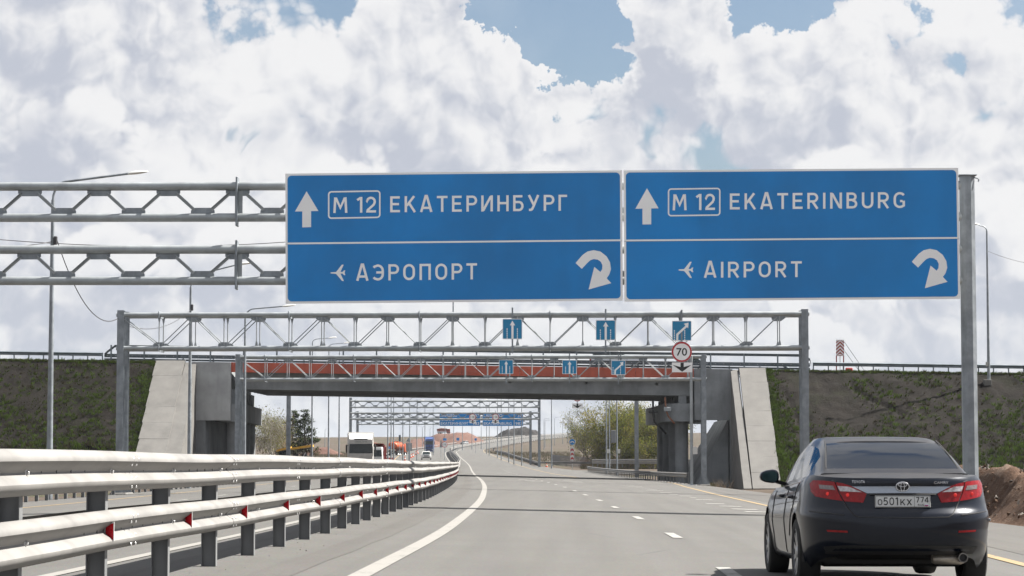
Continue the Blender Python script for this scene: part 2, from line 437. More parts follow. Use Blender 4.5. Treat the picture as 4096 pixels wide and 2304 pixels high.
EMBM = soil('embankment_soil', (0.0120, 0.0096, 0.0080), (0.0240, 0.0190, 0.0150), (0.0180, 0.0225, 0.0075), .0, .35, rough=True)
DIRT = soil('dug_red_soil', (0.0592, 0.0343, 0.0225), (0.1125, 0.0681, 0.0462), (0.1362, 0.1006, 0.0770), .0, .9)
DARKSOIL = soil('dark_spoil', (0.0178, 0.0166, 0.0166), (0.0326, 0.0296, 0.0296), (0.0237, 0.0237, 0.0237), -.1, .2)
REDSOIL = soil('red_spoil', (0.100, 0.055, 0.044), (0.128, 0.072, 0.056), (0.088, 0.052, 0.042), -.05, .1)

YS = [-30 + 3 * i for i in range(0, 61)] + [156 + 6 * i for i in range(0, 42)] + [408 + 14 * i for i in range(0, 60)] + [1260 + 40 * i for i in range(0, 12)]
def hill(X, Y):
    h = -0.6 + 15.5 * smooth(430, 1380, Y) + 8 * smooth(1300, 2400, Y)
    return h + (1.1 * hnoise(X, Y, .006, 3) + .4 * hnoise(X, Y, .03, 9)) * smooth(250, 600, Y)
def terrain_z(xr, Y):
    lo, hi = -18.8, right_edge(Y) + .1
    zr = road_z(min(max(xr, lo), hi), Y) - .06
    d = max(lo - xr, xr - hi, 0)
    if d <= 0: return zr
    dr = .55 if not (235 < Y < 375 and xr > 0) else .55 * smooth(30, 60, d)
    z = zr - dr * smooth(0, 4, d)
    far = 80 if Y > 330 else 300
    pad = 1.25 * smooth(238, 272, Y) * (1 - smooth(350, 420, Y)) * smooth(20.5, 26, -xr) * (1 - smooth(52, 75, -xr)); z += pad
    return z + (hill(off(Y) + xr, Y) - z) * smooth(10, far, d) if Y > 230 else z + .12 * hnoise(xr, Y, .12, 5) * smooth(3, 9, d)
def build_ground():
    xs = [-1400, -900, -600, -400, -280, -200, -150, -115, -90, -72, -58, -47, -38, -31, -26, -23, -21, -19.5, -18.8, -10, -4, 2, 8.6, 9.4, 10.4, 11.4, 12.6, 13.9, 15, 16, 17.5, 20, 24, 29, 36, 45, 56, 70, 90, 115, 150, 200, 280, 400, 600, 900, 1400]
    ys = YS + [1800, 1950, 2150, 2400, 2800, 3400, 4200]
    vs = []; fs = []; n = len(xs)
    for Y in ys:
        for xr in xs: vs.append((off(Y) + xr, Y, terrain_z(xr, Y)))
    for i in range(len(ys) - 1):
        for k in range(n - 1): fs.append((i * n + k, i * n + k + 1, (i + 1) * n + k + 1, (i + 1) * n + k))
    return struct(MB().add(vs, fs, 0, True).build('ground', GRASSY, sharp=80))
ground = build_ground()

def strip(xl, xr_, y0, y1, dz, step=None):
    """sheet between two lateral positions (numbers or functions of Y) following the road; returns verts, faces"""
    ys = [y for y in YS if y0 < y < y1]; ys = [y0] + ys + [y1]; ys = [ys[0]] + [y for a, y in zip(ys, ys[1:]) if y - a > 1e-3]
    if step: ys = list(np.arange(y0, y1 + 1e-6, step))
    f = lambda q, Y: q(Y) if callable(q) else q
    vs = []; fs = []
    for Y in ys:
        a, b = f(xl, Y), f(xr_, Y)
        m1 = [a, b]
        vs += [road_pt(a, Y, dz), road_pt(b, Y, dz)]
    for i in range(len(ys) - 1): fs.append((2 * i, 2 * i + 1, 2 * i + 3, 2 * i + 2))
    return vs, fs
road = struct(MB().add(*strip(-4.0, right_edge, -30, 1600, 0.0), smooth=True).build('road', ASPH, sharp=80))
opp = struct(MB().add(*strip(-18.6, -4.0, -30, 1600, 0.0), smooth=True).build('opposite_road', ASPH, sharp=80))
yp = [hit(*p) for p in ((4090, 2260.5), (3950, 2225), (3400, 2095), (3060, 2022), (2850, 1975), (2750, 1950), (2660, 1928))]
yell = hermite([(-60, yp[0][0]), (10, yp[0][0])] + [(Y, x) for x, Y in yp] + [(240, 12)])
# right shoulder, a slightly darker lay of asphalt with a ragged edge
sh = struct(MB().add(*strip(lambda Y: yell(Y) + .62 + .03 * math.sin(Y * .7), lambda Y: right_edge(Y) - .02, -30, 166, 0.004), smooth=True).build('shoulder', ASPH2, sharp=80))
msh = struct(MB().add(*strip(-4.35, lambda Y: -2.75 + .02 * math.sin(Y * .9), -30, 240, 0.004), smooth=True).build('median_shoulder', ASPH2, sharp=80))

PAINT = mat('road_paint', (0.62, 0.60, 0.56), 0.7, 0, 0.10, 2.2, bump=.1, bscale=40)
def worn_paint(name, col, base, wear):
    m = bpy.data.materials.new(name); m.use_nodes = True; t = m.node_tree; t.nodes.clear(); g = NT(t)
    b = g.node('ShaderNodeBsdfPrincipled', {'Roughness': .75}); g.node('ShaderNodeOutputMaterial', {'Surface': b.outputs[0]})
    pos = g.node('ShaderNodeNewGeometry').outputs['Position']
    n = g.noise(pos, 14, 5, .7).outputs['Fac']; n2 = g.noise(pos, 1.3, 4, .6).outputs['Fac']
    w = g.mr(g.m('ADD', g.m('MULTIPLY', n, .6), g.m('MULTIPLY', n2, .4)), wear, wear + .10)
    # ribs rolled into thermoplastic lines
    sy = g.node('ShaderNodeSeparateXYZ', {0: pos}).outputs['Y']
    rib = g.mr(g.m('SINE', g.m('MULTIPLY', sy, 31)), .5, 1, 0, .12)
    c = g.mix(rib, col, tuple(x * .75 for x in col)); c = g.mix(w, c, base)
    g.l.new(c, b.inputs['Base Color']); return m
PW = worn_paint('white_line_paint', (0.205, 0.198, 0.185), (0.115, 0.11, 0.103), .535)
PY = worn_paint('yellow_line_paint', (0.2400, 0.1720, 0.0840), (0.1120, 0.0976, 0.0800), .52)
PWo = worn_paint('old_dash_paint', (0.2560, 0.2520, 0.2400), (0.1120, 0.1072, 0.1000), .50)
def line(name, x0, x1, y0, y1, m, dz=.008, parent=road, step=None):
    o = MB().add(*strip(x0, x1, y0, y1, dz, step), smooth=True).build(name, m, parent); return o
line('edge_line', lambda Y: -2.22, lambda Y: -2.01, -30, 900, PW)
line('yellow_edge_line', lambda Y: yell(Y) - .08, lambda Y: yell(Y) + .10, -30, 182, PY)
line('yellow_edge_line', lambda Y: 7.0 - 1.2 * smooth(300, 500, Y), lambda Y: 7.18 - 1.2 * smooth(300, 500, Y), 214, 900, PY)
dp = [hit(*p) for p in ((2692, 2143), (2552, 2073), (2459, 2030), (2397, 2002), (2341, 1980), (2299, 1964), (2259, 1949))]
per = (dp[-1][1] - dp[0][1]) / 6
ends = [(dp[0][0], dp[0][1] - per), (dp[0][0], dp[0][1] - 2 * per)][::-1] + dp
y = dp[-1][1] + per
while y < 340: ends.append((dp[-1][0] + .3 * smooth(120, 250, y), y)); y += per
for xx, yy in ends:
    line('lane_dash', xx - .075, xx + .085, yy - 1.5, yy + 1.5, PWo)
# short blocks of the merging lane
mp = [hit(*p) for p in ((3030, 2049), (2978, 2038), (2920, 2026), (2862, 2016), (2830, 2000), (2796, 1999), (2772, 1991), (2742, 1985), (2692, 1978), (2664, 1972), (2618, 1963), (2596, 1958), (2572, 1953), (2540, 1947), (2510, 1942))]
for i, (xx, yy) in enumerate(mp):
    wv = (.34, .36, .34, .30, .18, .12, .12, .25, .18, .25, .4, .4, .4, .4, .4)[i]
    line('merge_block', xx - wv, xx + wv, yy - .5, yy + .5, PWo)
for px, py in ((2090, 1920), (2120, 1924), (2150, 1926), (2200, 1916), (2225, 1921), (2310, 1929), (2270, 1925)):
    xx, yy = hit(px, py); line('worn_block', xx - .35, xx + .35, yy - 1.0, yy + 1.0, PWo)
line('edge_line', -5.1, -4.92, -30, 900, PW, parent=opp)
line('yellow_edge_line', -15.7, -15.5, -30, 700, PY, parent=opp)
y = 10
while y < 400:
    line('lane_dash', -9.05, -8.9, y, y + 3, PWo, parent=opp); line('lane_dash', -12.4, -12.25, y, y + 3, PWo, parent=opp); y += 12
# merging side road on the right beyond the bridge
def ramp():
    near = [(12, 246), (18, 256), (30, 266), (60, 274), (140, 280)]; far_ = [(-2.5, 362), (6, 334), (20, 322), (50, 316), (140, 316)]
    vs = []; fs = []
    for (xa, ya), (xb, yb) in zip(near, far_):
        for k in range(6):
            t = k / 5; X = xa + (xb - xa) * t; Y = ya + (yb - ya) * t; xr = X - off(Y)
            vs.append((X, Y, road_z(min(xr, 13), Y) - .02 - .01 * max(xr - 26, 0)))
    for i in range(4):
        for k in range(5): fs.append((i * 6 + k, i * 6 + k + 1, i * 6 + k + 7, i * 6 + k + 6))
    return struct(MB().add(vs, fs, 0, True).build('side_road', ASPH2, sharp=80))
ramp()
# stones and grit along the foot of the median barrier
gb = MB()
for i in range(160):
    Y = random.uniform(18, 110); xr = -3.62 + random.gauss(0, .20); r = abs(random.gauss(0, .004)) + .003
    p = road_pt(xr, Y, .006 + r * .5)
    gb.add([p + Vector((-r, 0, 0)), p + Vector((r * .3, r, 0)), p + Vector((r, -r * .6, 0)), p + Vector((0, 0, r))], [(0, 1, 3), (1, 2, 3), (2, 0, 3)])
gb.build('gravel', mat('grit', (0.16, 0.145, 0.13), .9), kind='stuff')
tuft_list = []

# ================================================================== embankments of the crossing road
def deck_z(X): return 9.13 - .0148 * X
EY0, EY1, EYB0, EYB1 = 190.0, 205.0, 226.0, 241.0
def gully_depth(X, t, lines):
    d = 0
    for pts, w, dep in lines:
        for (x0, t0), (x1, t1) in zip(pts, pts[1:]):
            ex, et = x1 - x0, (t1 - t0) * 18; L2 = ex * ex + et * et
            u = min(max(((X - x0) * ex + (t - t0) * 18 * et) / L2, 0), 1)
            q = math.hypot(X - x0 - ex * u, (t - t0) * 18 - et * u)
            d = max(d, dep * (1 - smooth(0, w, q)))
    return d
LG = [([(-50, .22), (-45.5, .30), (-42.8, .27), (-41.6, .28)], .28, .42), ([(-40.5, .27), (-39.5, .32), (-38.8, .29), (-37.9, .17), (-36.2, .08)], .35, .5), ([(-37.6, .27), (-36.6, .18)], .25, .35)]
RG = [([(22.5, .86), (24, .74), (25.6, .66), (26.2, .62)], .35, .3), ([(35, .5), (37, .4), (38.4, .3)], .3, .3), ([(16.8, .8), (17.6, .6), (18.2, .3)], .3, .2)]
def embankment(side):
    if side < 0: xs = [-420, -300, -200, -140, -100, -75, -62] + list(np.arange(-56, -33.9, .24)) + [-33.6]
    else: xs = [15.3] + list(np.arange(15.6, 44, .24)) + [50, 62, 80, 110, 160, 230, 320, 420]
    ts = list(np.linspace(0, 1, 62)); vs = []; fs = []
    nrm = Vector((0, -.56, .83))
    for t in ts:
        for X in xs:
            zf = -.85 if side > 0 else -1.0; zt = deck_z(X) + .02
            Y = EY0 + (EY1 - EY0) * t; z = zf + (zt - zf) * t
            p = Vector((X, Y, z))
            near = 1 if abs(X) < 60 else 0
            e = .16 * hnoise(X, t * 18, .35, 2) + .09 * hnoise(X, t * 18, .9, 5) + .07 * hnoise(X, t * 18, 2.0, 8) + .07 * hnoise(X, t * 18, 3.6, 11)
            e *= smooth(0, .06, 1 - t) * near
            e -= gully_depth(X, t, LG if side < 0 else RG) * near
            vs.append(p + nrm * e)
    n = len(xs)
    for i in range(len(ts) - 1):
        for k in range(n - 1): fs.append((i * n + k, i * n + k + 1, (i + 1) * n + k + 1, (i + 1) * n + k))
    b = len(vs)
    for X in xs: vs += [Vector((X, EYB0, deck_z(X) + .02)), Vector((X, EYB1, -1.0))]
    r = (len(ts) - 1) * n
    for k in range(n - 1): fs += [(r + k, r + k + 1, b + 2 * k + 2, b + 2 * k), (b + 2 * k, b + 2 * k + 2, b + 2 * k + 3, b + 2 * k + 1)]
    o = struct(MB().add(vs, fs, 0, True).build('embankment', EMBM, sharp=80))
    # grass: small clumps of blades, thick near the paving and along the crest
    g = MB(); rnd = random.Random(3 + side)
    x0, x1 = (-52, -35.6) if side < 0 else (15.6, 41)
    def clump(X, t, s, mi):
        zf = -.85 if side > 0 else -1.0; p = Vector((X, EY0 + 15 * t, zf + (deck_z(X) - zf) * t)) + nrm * .02
        p -= nrm * gully_depth(X, t, LG if side < 0 else RG)
        for k in range(rnd.randint(6, 9)):
            a = rnd.uniform(0, 6.28); w = s * rnd.uniform(.12, .24); q = p + Vector((math.cos(a), .5 * math.sin(a), .3 * math.sin(a))) * s * rnd.uniform(0, .7)
            tip = q + Vector((math.cos(a) * .5, math.sin(a) * .4 - .2, rnd.uniform(.5, 1.0))) * s
            side_v = Vector((math.cos(a + 1.57), 0, 0.2 * math.sin(a))) * w
            g.add([q - side_v, q + side_v, tip], [(0, 1, 2)], mi)
    N = 4200 if side < 0 else 9000
    for i in range(N):
        X = rnd.uniform(x0, x1); t = rnd.random()
        dens = .28 + .9 * hnoise(X, t * 18, .28, 21) + .75 * (1 - t) ** 1.5
        edge = (X - x0 if side > 0 else x1 - X)
        dens += 1.2 * (1 - smooth(0, 2.2, edge)) + (.22 if side < 0 else 0)
        if rnd.random() > dens * .75: continue
        clump(X, t, rnd.uniform(.16, .42) * (1.2 if t < .35 else .85), rnd.choice((0, 0, 1, 2, 2)))
    for i in range(1500):
        X = rnd.uniform(x0, x1); clump(X, rnd.uniform(.985, 1.0), rnd.uniform(.08, .18), rnd.choice((0, 1, 2)))
    for i in range(500):
        t = rnd.random(); X = (x0 + abs(rnd.gauss(0, .28))) if side > 0 else (x1 - abs(rnd.gauss(0, .35)) - 1.0 * 0 + .9 * (1 - t))
        clump(X, t, rnd.uniform(.12, .32), rnd.choice((0, 0, 2)))
    gg = g.build('grass', [mat('grass_green', (0.075, 0.105, 0.020), .8, 0, .2, 2), mat('grass_dry', (0.085, 0.072, 0.042), .9, 0, .2, 2), mat('grass_bright', (0.120, 0.175, 0.028), .8, 0, .2, 2)], kind='stuff')
    gg['label'] = 'sparse spring grass clumps on the ' + ('slope behind the curved light column' if side < 0 else 'slope behind the dark sedan')
embankment(-1); embankment(1)

# ================================================================== the overpass
BX0, BX1 = -29.2, 9.58
def skew(Y): return -.055 * (Y - 205)
def build_bridge():
    br = thing('overpass_bridge', 'concrete overpass with a red-orange edge band crossing above the motorway', 'bridge', (-10, 215, 0))
    zt = deck_z
    # carriageway slab
    MB().add([(x, y, zt(x) + d) for x in (BX0, BX1) for y in (205.05, 225.95) for d in (-.30, 0)],
             [(0, 1, 3, 2), (4, 6, 7, 5), (0, 4, 5, 1), (2, 3, 7, 6), (0, 2, 6, 4), (1, 5, 7, 3)]).build('deck_slab', CONCG, br)
    # orange edge bands, built from cast lengths with fine joints
    for yy, s in ((205.0, -1), (226.0, 1)):
        n = 8; L = (BX1 - BX0) / n
        for i in range(n):
            a, b = BX0 + i * L + .012, BX0 + (i + 1) * L - .012; jig = random.uniform(-.012, .012)
            y0, y1 = yy + s * (.16 + jig), yy - s * .045
            vs = [(x, y, zt(x) + d) for x in (a, b) for y in (y0, y1) for d in (-.80, .03)]
            MB().add(vs, [(0, 1, 3, 2), (4, 6, 7, 5), (0, 4, 5, 1), (2, 3, 7, 6), (0, 2, 6, 4), (1, 5, 7, 3)]).build('edge_panel', ORANGE, br, weld=True)
    # I-section girders
    prof = [(-.34, 0), (.34, 0), (.34, .20), (.12, .34), (.12, 1.30), (.42, 1.42), (.42, 1.52), (-.42, 1.52), (-.42, 1.42), (-.12, 1.30), (-.12, .34), (-.34, .20)]
    outer = [(-.30, 0), (.34, 0), (.34, .20), (.12, .34), (.12, 1.30), (.42, 1.42), (.42, 1.52), (-.30, 1.52)]
    soff = lambda x: zt(x) - 2.20
    for i in range(10):
        Y = 206.35 + i * 2.14; pr = outer if i in (0,) else prof
        MB().prism(pr, lambda a, b: Vector((BX0 + .35, Y + a, soff(BX0) + b)), lambda a, b: Vector((BX1 - .1, Y + a, soff(BX1) + b))).build('girder', CONCG, br, weld=True)
    for x in (-24, -17.5, -11, -4.5, 2):      # cross beams between the girders
        MB().box((x, 216, soff(x) + .85), (.3, 19.6, 1.1)).build('cross_beam', CONCG, br)
    # lifting marks on the outer girder face
    for x in (-25, -18.6, -12.2, -5.8, .6, 6.5):
        MB().lathe([(.0, .0), (.11, 0), (.13, .012), (0.13, .03)], Matrix.Translation((x, 206.05, soff(x) + .95)) @ Matrix.Rotation(R(90), 4, 'X'), 12).build('anchor_mark', mat('patch_concrete', (.36, .36, .35), .9), br)
    for side in (-1, 1):
        def X(x, Y): return x + skew(Y)
        if side > 0: cx0, cx1, colx, wx0, wx1 = 7.25, 9.9, 8.75, 9.62, 12.62
        else: cx0, cx1, colx, wx0, wx1 = -30.6, -28.15, -29.2, -32.3, -29.2
        # cheek wall facing the traffic, slightly battered like the photograph's
        zb = 4.72; xo = wx1 if side > 0 else wx0; xi = wx0 if side > 0 else wx1
        lean = .25 if side > 0 else -.35
        poly = [(xi, zb), (xo - lean * .4, zb), (xo + lean * .6, zt(xo) + .02), (xi, zt(xi) + .02)]
        if side < 0: poly = poly[::-1]
        MB().prism(poly, lambda a, b: Vector((a, 204.7, b)), lambda a, b: Vector((a, 205.3, b))).build('cheek_wall', CONCL if side < 0 else CONCG, br, weld=True)
        if side < 0: bpy.context.view_layer.update()
        poly2 = [(xi, zb), (xo, zb), (xo, zt(xo)), (xi, zt(xi))]
        if side < 0: poly2 = poly2[::-1]
        MB().prism(poly2, lambda a, b: Vector((a + skew(225), 225.4, b)), lambda a, b: Vector((a + skew(225), 226.0, b))).build('cheek_wall', CONCG, br, weld=True)
        # back wall between the cheeks
        bw = wx0 + .1 if side > 0 else wx1 - .1
        MB().box((0, 0, 0), (.5, 20.0, 4.2), M=Matrix.Translation((bw + skew(215) + side * .5, 215.4, 6.75)) @ Matrix.Rotation(R(3.1), 4, 'Z')).build('back_wall', CONCG, br)
        # bearing cap on columns
        ins = []
        for i in range(9):
            a = math.pi * i / 8
            ins.append(((cx0 + cx1) / 2 + (cx1 - cx0) / 2 * math.cos(a + math.pi), 205.9 - .9 * math.sin(a)))
        for i in range(9):
            a = math.pi * i / 8
            ins.append(((cx0 + cx1) / 2 + (cx1 - cx0) / 2 * math.cos(a), 225.6 + .9 * math.sin(a)))
        MB().prism([(a + skew(b), b) for a, b in ins], lambda a, b: Vector((a, b, 4.62)), lambda a, b: Vector((a, b, 6.12)), smooth=True).build('bearing_cap', CONCG, br, weld=True)
        for i in range(10):
            Y = 206.35 + i * 2.14; z0 = 6.12; z1 = soff(colx)
            MB().box((colx + skew(Y), Y, (z0 + z1) / 2), (.7, .6, z1 - z0), ch=.04).build('bearing', CONCG, br)
        for i, Y in enumerate((207.2, 213.0, 218.8, 224.6)):
            M = Matrix.Translation((colx + skew(Y), Y, -1.2))
            MB().lathe([(.0, 0), (.56, 0), (.56, 5.83), (0, 5.83)], M, 20).build('column', CONCG, br)
    # paved fill sloping down behind the columns
    for xa, xb in ((9.75, 12.6), (-30.1, -32.4)):
        s_ = 1 if xb > xa else -1; Ya, Yb = 207.5, 225.3; vs = []
        for Y in (Ya, Yb):
            vs += [(xa + skew(Y), Y, -.9), (xb + skew(Y) * .2, Y, 4.9), (xb + skew(Y) * .2, Y, -.9)]
        MB().add(vs, [(0, 1, 2), (3, 5, 4), (0, 3, 4, 1), (1, 4, 5, 2), (2, 5, 3, 0)]).build('paved_fill', CONCG, br, weld=True)
    # drain pipes under the right end
    p = lambda px, py, Y=204.4: at(px, py, Y)
    MB().tube([p(2612, 1600, 205.4), p(2612, 1650, 205.4), p(2618, 1688, 205.6), p(2665, 1735, 206)], .09, 10).build('drain_pipe', BLACK, br)
    MB().box(p(2612, 1650, 205.4) + Vector((0, 0, .05)), (.75, .4, .22), ch=.06).build('pipe_funnel', BLACK, br)
    MB().tube([p(2660, 1590, 205.0), p(2664, 1640, 204.9), p(2674, 1666, 204.9), p(2698, 1694, 205.0)], .075, 10).build('drain_pipe', mat('rusty_pipe', (.22, .10, .06), .8, 0, .3, 4), br)
    MB().box(p(2670, 1637, 204.8), (.62, .35, .36), ch=.04).build('drain_box', GALV, br)
    return br
bridge = build_bridge()

# retaining walls with sloping tops beside the carriageway and the paved strips of slope
def slope_side(side):
    if side > 0:
        wall_x = (12.66, 13.28); pav = (13.34, 15.55); zf = -.95; lab = 'by the dark sedan'
    else:
        wall_x = (-33.05, -31.3); pav = (-35.55, -33.12); zf = -1.05; lab = 'beyond the opposite carriageway'
    zt = deck_z(wall_x[0]) - .03
    w = thing('retaining_wall', 'tall concrete wing wall with a sloping pale top ' + ('shading the bridge foot by the sedan' if side > 0 else 'under the far bridge end'), 'wall', (wall_x[0], 197, zf))
    n = 9
    Yf, Yt = EY0 - .25, EY1 - .15
    for i in range(n):       # cast blocks of the wall, stepping up the slope
        t0, t1 = i / n, (i + 1) / n; Y0, Y1 = Yf + (Yt - Yf) * t0, Yf + (Yt - Yf) * t1; z0, z1 = zf + .15 + (zt - zf - .15) * t0, zf + .15 + (zt - zf - .15) * t1
        dx = random.uniform(-.012, .012); xl, xr_ = wall_x[0] + dx, wall_x[1] + dx
        if side < 0: xr_ = wall_x[1] - .85 * ((t0 + t1) / 2)
        poly = [(Y0 + .004, zf - .3), (Y1 - .004, zf - .3), (Y1 - .004, z1), (Y0 + .004, z0)]
        MB().prism(poly, lambda a, b: Vector((xr_, a, b)), lambda a, b: Vector((xl, a, b))).build('wall_block', CONC, w, weld=True)
    MB().prism([(Yt, zf - .3), (EYB0 + .1, zf - .3), (EYB0 + .1, zt), (Yt, zt)], lambda a, b: Vector((wall_x[1] - .02, a, b)), lambda a, b: Vector((wall_x[0] + .02, a, b))).build('end_wall', CONCG, w, weld=True)
    s = thing('slope_paving', 'strip of pale concrete slabs laid down the embankment slope ' + lab, 'paving', (pav[0], 197, zf))
    d = Vector((0, Yt - Yf, zt - zf)); L = d.length; d.normalize(); nn = Vector((0, -d.z, d.y)); m = 8
    for i in range(m):
        a, b = L * i / m + .005, L * (i + 1) / m - .005; h = .16 + random.uniform(-.010, .010); tl = random.uniform(-.008, .008)
        o = Vector((0, Yf, zf + .02)); jx = random.uniform(-.03, .03)
        vs = []
        for x, e in ((pav[0] + .02, -tl), (pav[1] + jx, tl)):
            if side < 0: x += .55 * (1 - (i + .5) / m)
            for q in (a, b):
                for k in (-.2, h + e): vs.append(o + d * q + nn * k + Vector((x, 0, 0)))
        MB().add(vs, [(0, 1, 3, 2), (4, 6, 7, 5), (0, 4, 5, 1), (2, 3, 7, 6), (0, 2, 6, 4), (1, 5, 7, 3)]).build('slab', CONC, s, weld=True)
    cx = (pav[0] + pav[1]) / 2
    MB().box((cx, EY1 + .05, deck_z(cx) - .02), (pav[1] - pav[0] + .1, .35, .42)).build('crest_kerb', CONCG, s)
slope_side(1); slope_side(-1)

# ================================================================== guardrails
WPROF = [(.002, -.156), (.022, -.150), (.062, -.122), (.080, -.098), (.081, -.076), (.062, -.050), (.018, -.018), (.010, 0.0), (.018, .018), (.062, .050), (.081, .076), (.080, .098), (.062, .122), (.022, .150), (.002, .156)]
WPROF = [(a * 1.12, b) for a, b in WPROF]
WBACK = [(a - .006, b) for a, b in WPROF[::-1]]
def wbeam(path, zc, side, o0, lap=0.0, wob=0.0, prof=None, ph=0.0):
    """path: ground points; returns an MB with a closed thin W section swept along it"""
    pts = [Vector(p) for p in path]; fr = []
    for i, p in enumerate(pts):
        t = pts[min(i + 1, len(pts) - 1)] - pts[max(i - 1, 0)]; t.z = 0; t.normalize(); n = Vector((t.y, -t.x, 0)) * side
        wa = wob * math.sin(p.y * .83 + ph) * .6 + wob * math.sin(p.y * 2.1 + ph * 2) * .4; wz = wob * .8 * math.sin(p.y * .57 + 1 + ph)
        fr.append(lambda a, b, p=p, n=n, wa=wa, wz=wz: p + n * (o0 + a + lap + wa) + Vector((0, 0, zc + b + wz)))
    pr = (prof or WPROF) + [(a - .006, b) for a, b in (prof or WPROF)[::-1]]
    if side < 0: pr = pr[::-1]
    return MB().sweep(pr, fr, smooth=True, closed=True, cap=True)
def ipost(w, d, h, t=.008):
    """I-section post: flanges along the road, web across; base at z = 0"""
    m = MB()
    m.box((-w / 2 + t / 2, 0, h / 2), (t, d, h)); m.box((w / 2 - t / 2, 0, h / 2), (t, d, h)); m.box((0, 0, h / 2), (w - 2 * t, t, h))
    return m
def mesh_of(mb, name, m):
    me = mb.mesh(name)
    for x in (m if isinstance(m, (list, tuple)) else [m]): me.materials.append(x)
    me.polygons.foreach_set('material_index', mb.mi); me.polygons.foreach_set('use_smooth', mb.sm); me.update()
    if any(mb.sm): me.set_sharp_from_angle(angle=R(40))
    return me

# median barrier: two-tier, beams on both faces
MX = -3.77
def median():
    g = thing('median_guardrail', 'two-tier steel guardrail with red reflectors running along the median', 'guardrail', road_pt(MX, 20))
    pm = mesh_of(ipost(.15, .10, 1.12), 'post', POSTST)
    Y = 25.0 - 2.95 * 6; posts = []
    while Y < 620: posts.append(Y); Y += 2.95 if Y < 330 else 5.9
    for Y in posts: link('post', pm, g, road_pt(MX, Y) - world_loc(g), heading(Y))
    # beam lengths overlap by a few millimetres at their splices
    cuts = [8.0]
    while cuts[-1] < 620: cuts.append(cuts[-1] + (5.9 if cuts[-1] < 70 else 23.6))
    for zc, nm in ((.985, 'upper_beam'), (.525, 'lower_beam')):
        for side in (1, -1):
            for i, (a, b) in enumerate(zip(cuts, cuts[1:])):
                st = .62 if a < 70 else 2.5
                ys = list(np.arange(a - .16, b + .16, st)) + [b + .16]
                sag = .0 
                wbeam([road_pt(MX, q) for q in ys], zc, side, .085, lap=.004 * (i % 2), wob=.007 if a < 250 else .012, ph=zc * 3).build(nm, BEAMST, g)
    # bolts at every post, slots between, splice bolts
    bb = MB(); sl = MB()
    for Y in posts:
        if Y > 120: break
        for zc in (.985, .525):
            p = road_pt(MX, Y) + Vector((.085 + .012, 0, zc)); bb.box(p + Vector((.006, 0, 0)), (.014, .05, .06), ch=.004); bb.box(p + Vector((.02, 0, 0)), (.022, .026, .026), ch=.004)
            for k in range(1, 6):
                q = road_pt(MX, Y + 2.95 * k / 6) + Vector((.085 + .0125, 0, zc)); sl.box(q, (.006, .020, .034))
    for c in cuts:
        if c > 70: break
        for zc in (.985, .525):
            for dy in (-.1, .1):
                for b in (.098, -.055, .055, -.125):
                    a = .090 if .09 < abs(b) < .11 else .073
                    bb.box(road_pt(MX, c + dy) + Vector((.085 + a, 0, zc + b)), (.016, .028, .028), ch=.005)
    bb.build('bolt', BOLTM, g, kind='stuff'); sl.build('bolt_slot', DARKM, g, kind='stuff')
    # wedge reflectors set in the valley of the lower beam
    rm = MB()
    rm.add([(0, .0, -.055), (.0, .0, .055), (.085, -.05, .075), (.085, -.05, -.075), (0, .02, -.055), (0, .02, .055), (.085, -.042, .075), (.085, -.042, -.075)],
           [(0, 3, 2, 1), (4, 5, 6, 7), (0, 1, 5, 4), (1, 2, 6, 5), (2, 3, 7, 6), (3, 0, 4, 7)], 0)
    rm.add([(.012, -.0085, -.046), (.012, -.0085, .046), (.079, -.0478, .064), (.079, -.0478, -.064)], [(0, 3, 2, 1)], 1)
    RR = mat('reflector_red', (0.80, 0.02, 0.035), .3, 0, .08, 30, spec=.6)
    me = mesh_of(rm, 'reflector', [WHITE, RR])
    Y = 18.9 - 3.85 * 2
    while Y < 420:
        o = link('reflector', me, g, road_pt(MX, Y) + Vector((.098, 0, .525)) - world_loc(g), heading(Y)); Y += 3.85 if Y < 60 else 4.2
median()

def guardrail(name, label, path, beams, spacing, posth, postm=None, mat_=BEAMST, side=1, o0=.07, group=None, reflect=False, prof=None, postw=.12):
    """path: list of ground points; beams: heights of beam centres"""
    pts = [Vector(p) for p in path]
    g = thing(name, label, 'guardrail', pts[0], group=group)
    cum = [0]
    for a, b in zip(pts, pts[1:]): cum.append(cum[-1] + (b - a).length)
    def along(s):
        for i in range(len(pts) - 1):
            if s <= cum[i + 1] or i == len(pts) - 2:
                t = (s - cum[i]) / (cum[i + 1] - cum[i]); return pts[i].lerp(pts[i + 1], t), pts[i + 1] - pts[i]
    pm = mesh_of(ipost(postw, .09, posth), 'post', postm or POSTST)
    n = int(cum[-1] / spacing)
    for i in range(n + 1):
        p, t = along(min(i * spacing, cum[-1])); link('post', pm, g, p - pts[0], math.atan2(-t.x, t.y))
    for zc in beams:
        wbeam(pts, zc, side, o0, prof=prof).build('beam', mat_, g)
    return g
def road_path(xr, y0, y1, st): return [road_pt(xr(Y) if callable(xr) else xr, Y) for Y in np.arange(y0, y1 + .1, st)]
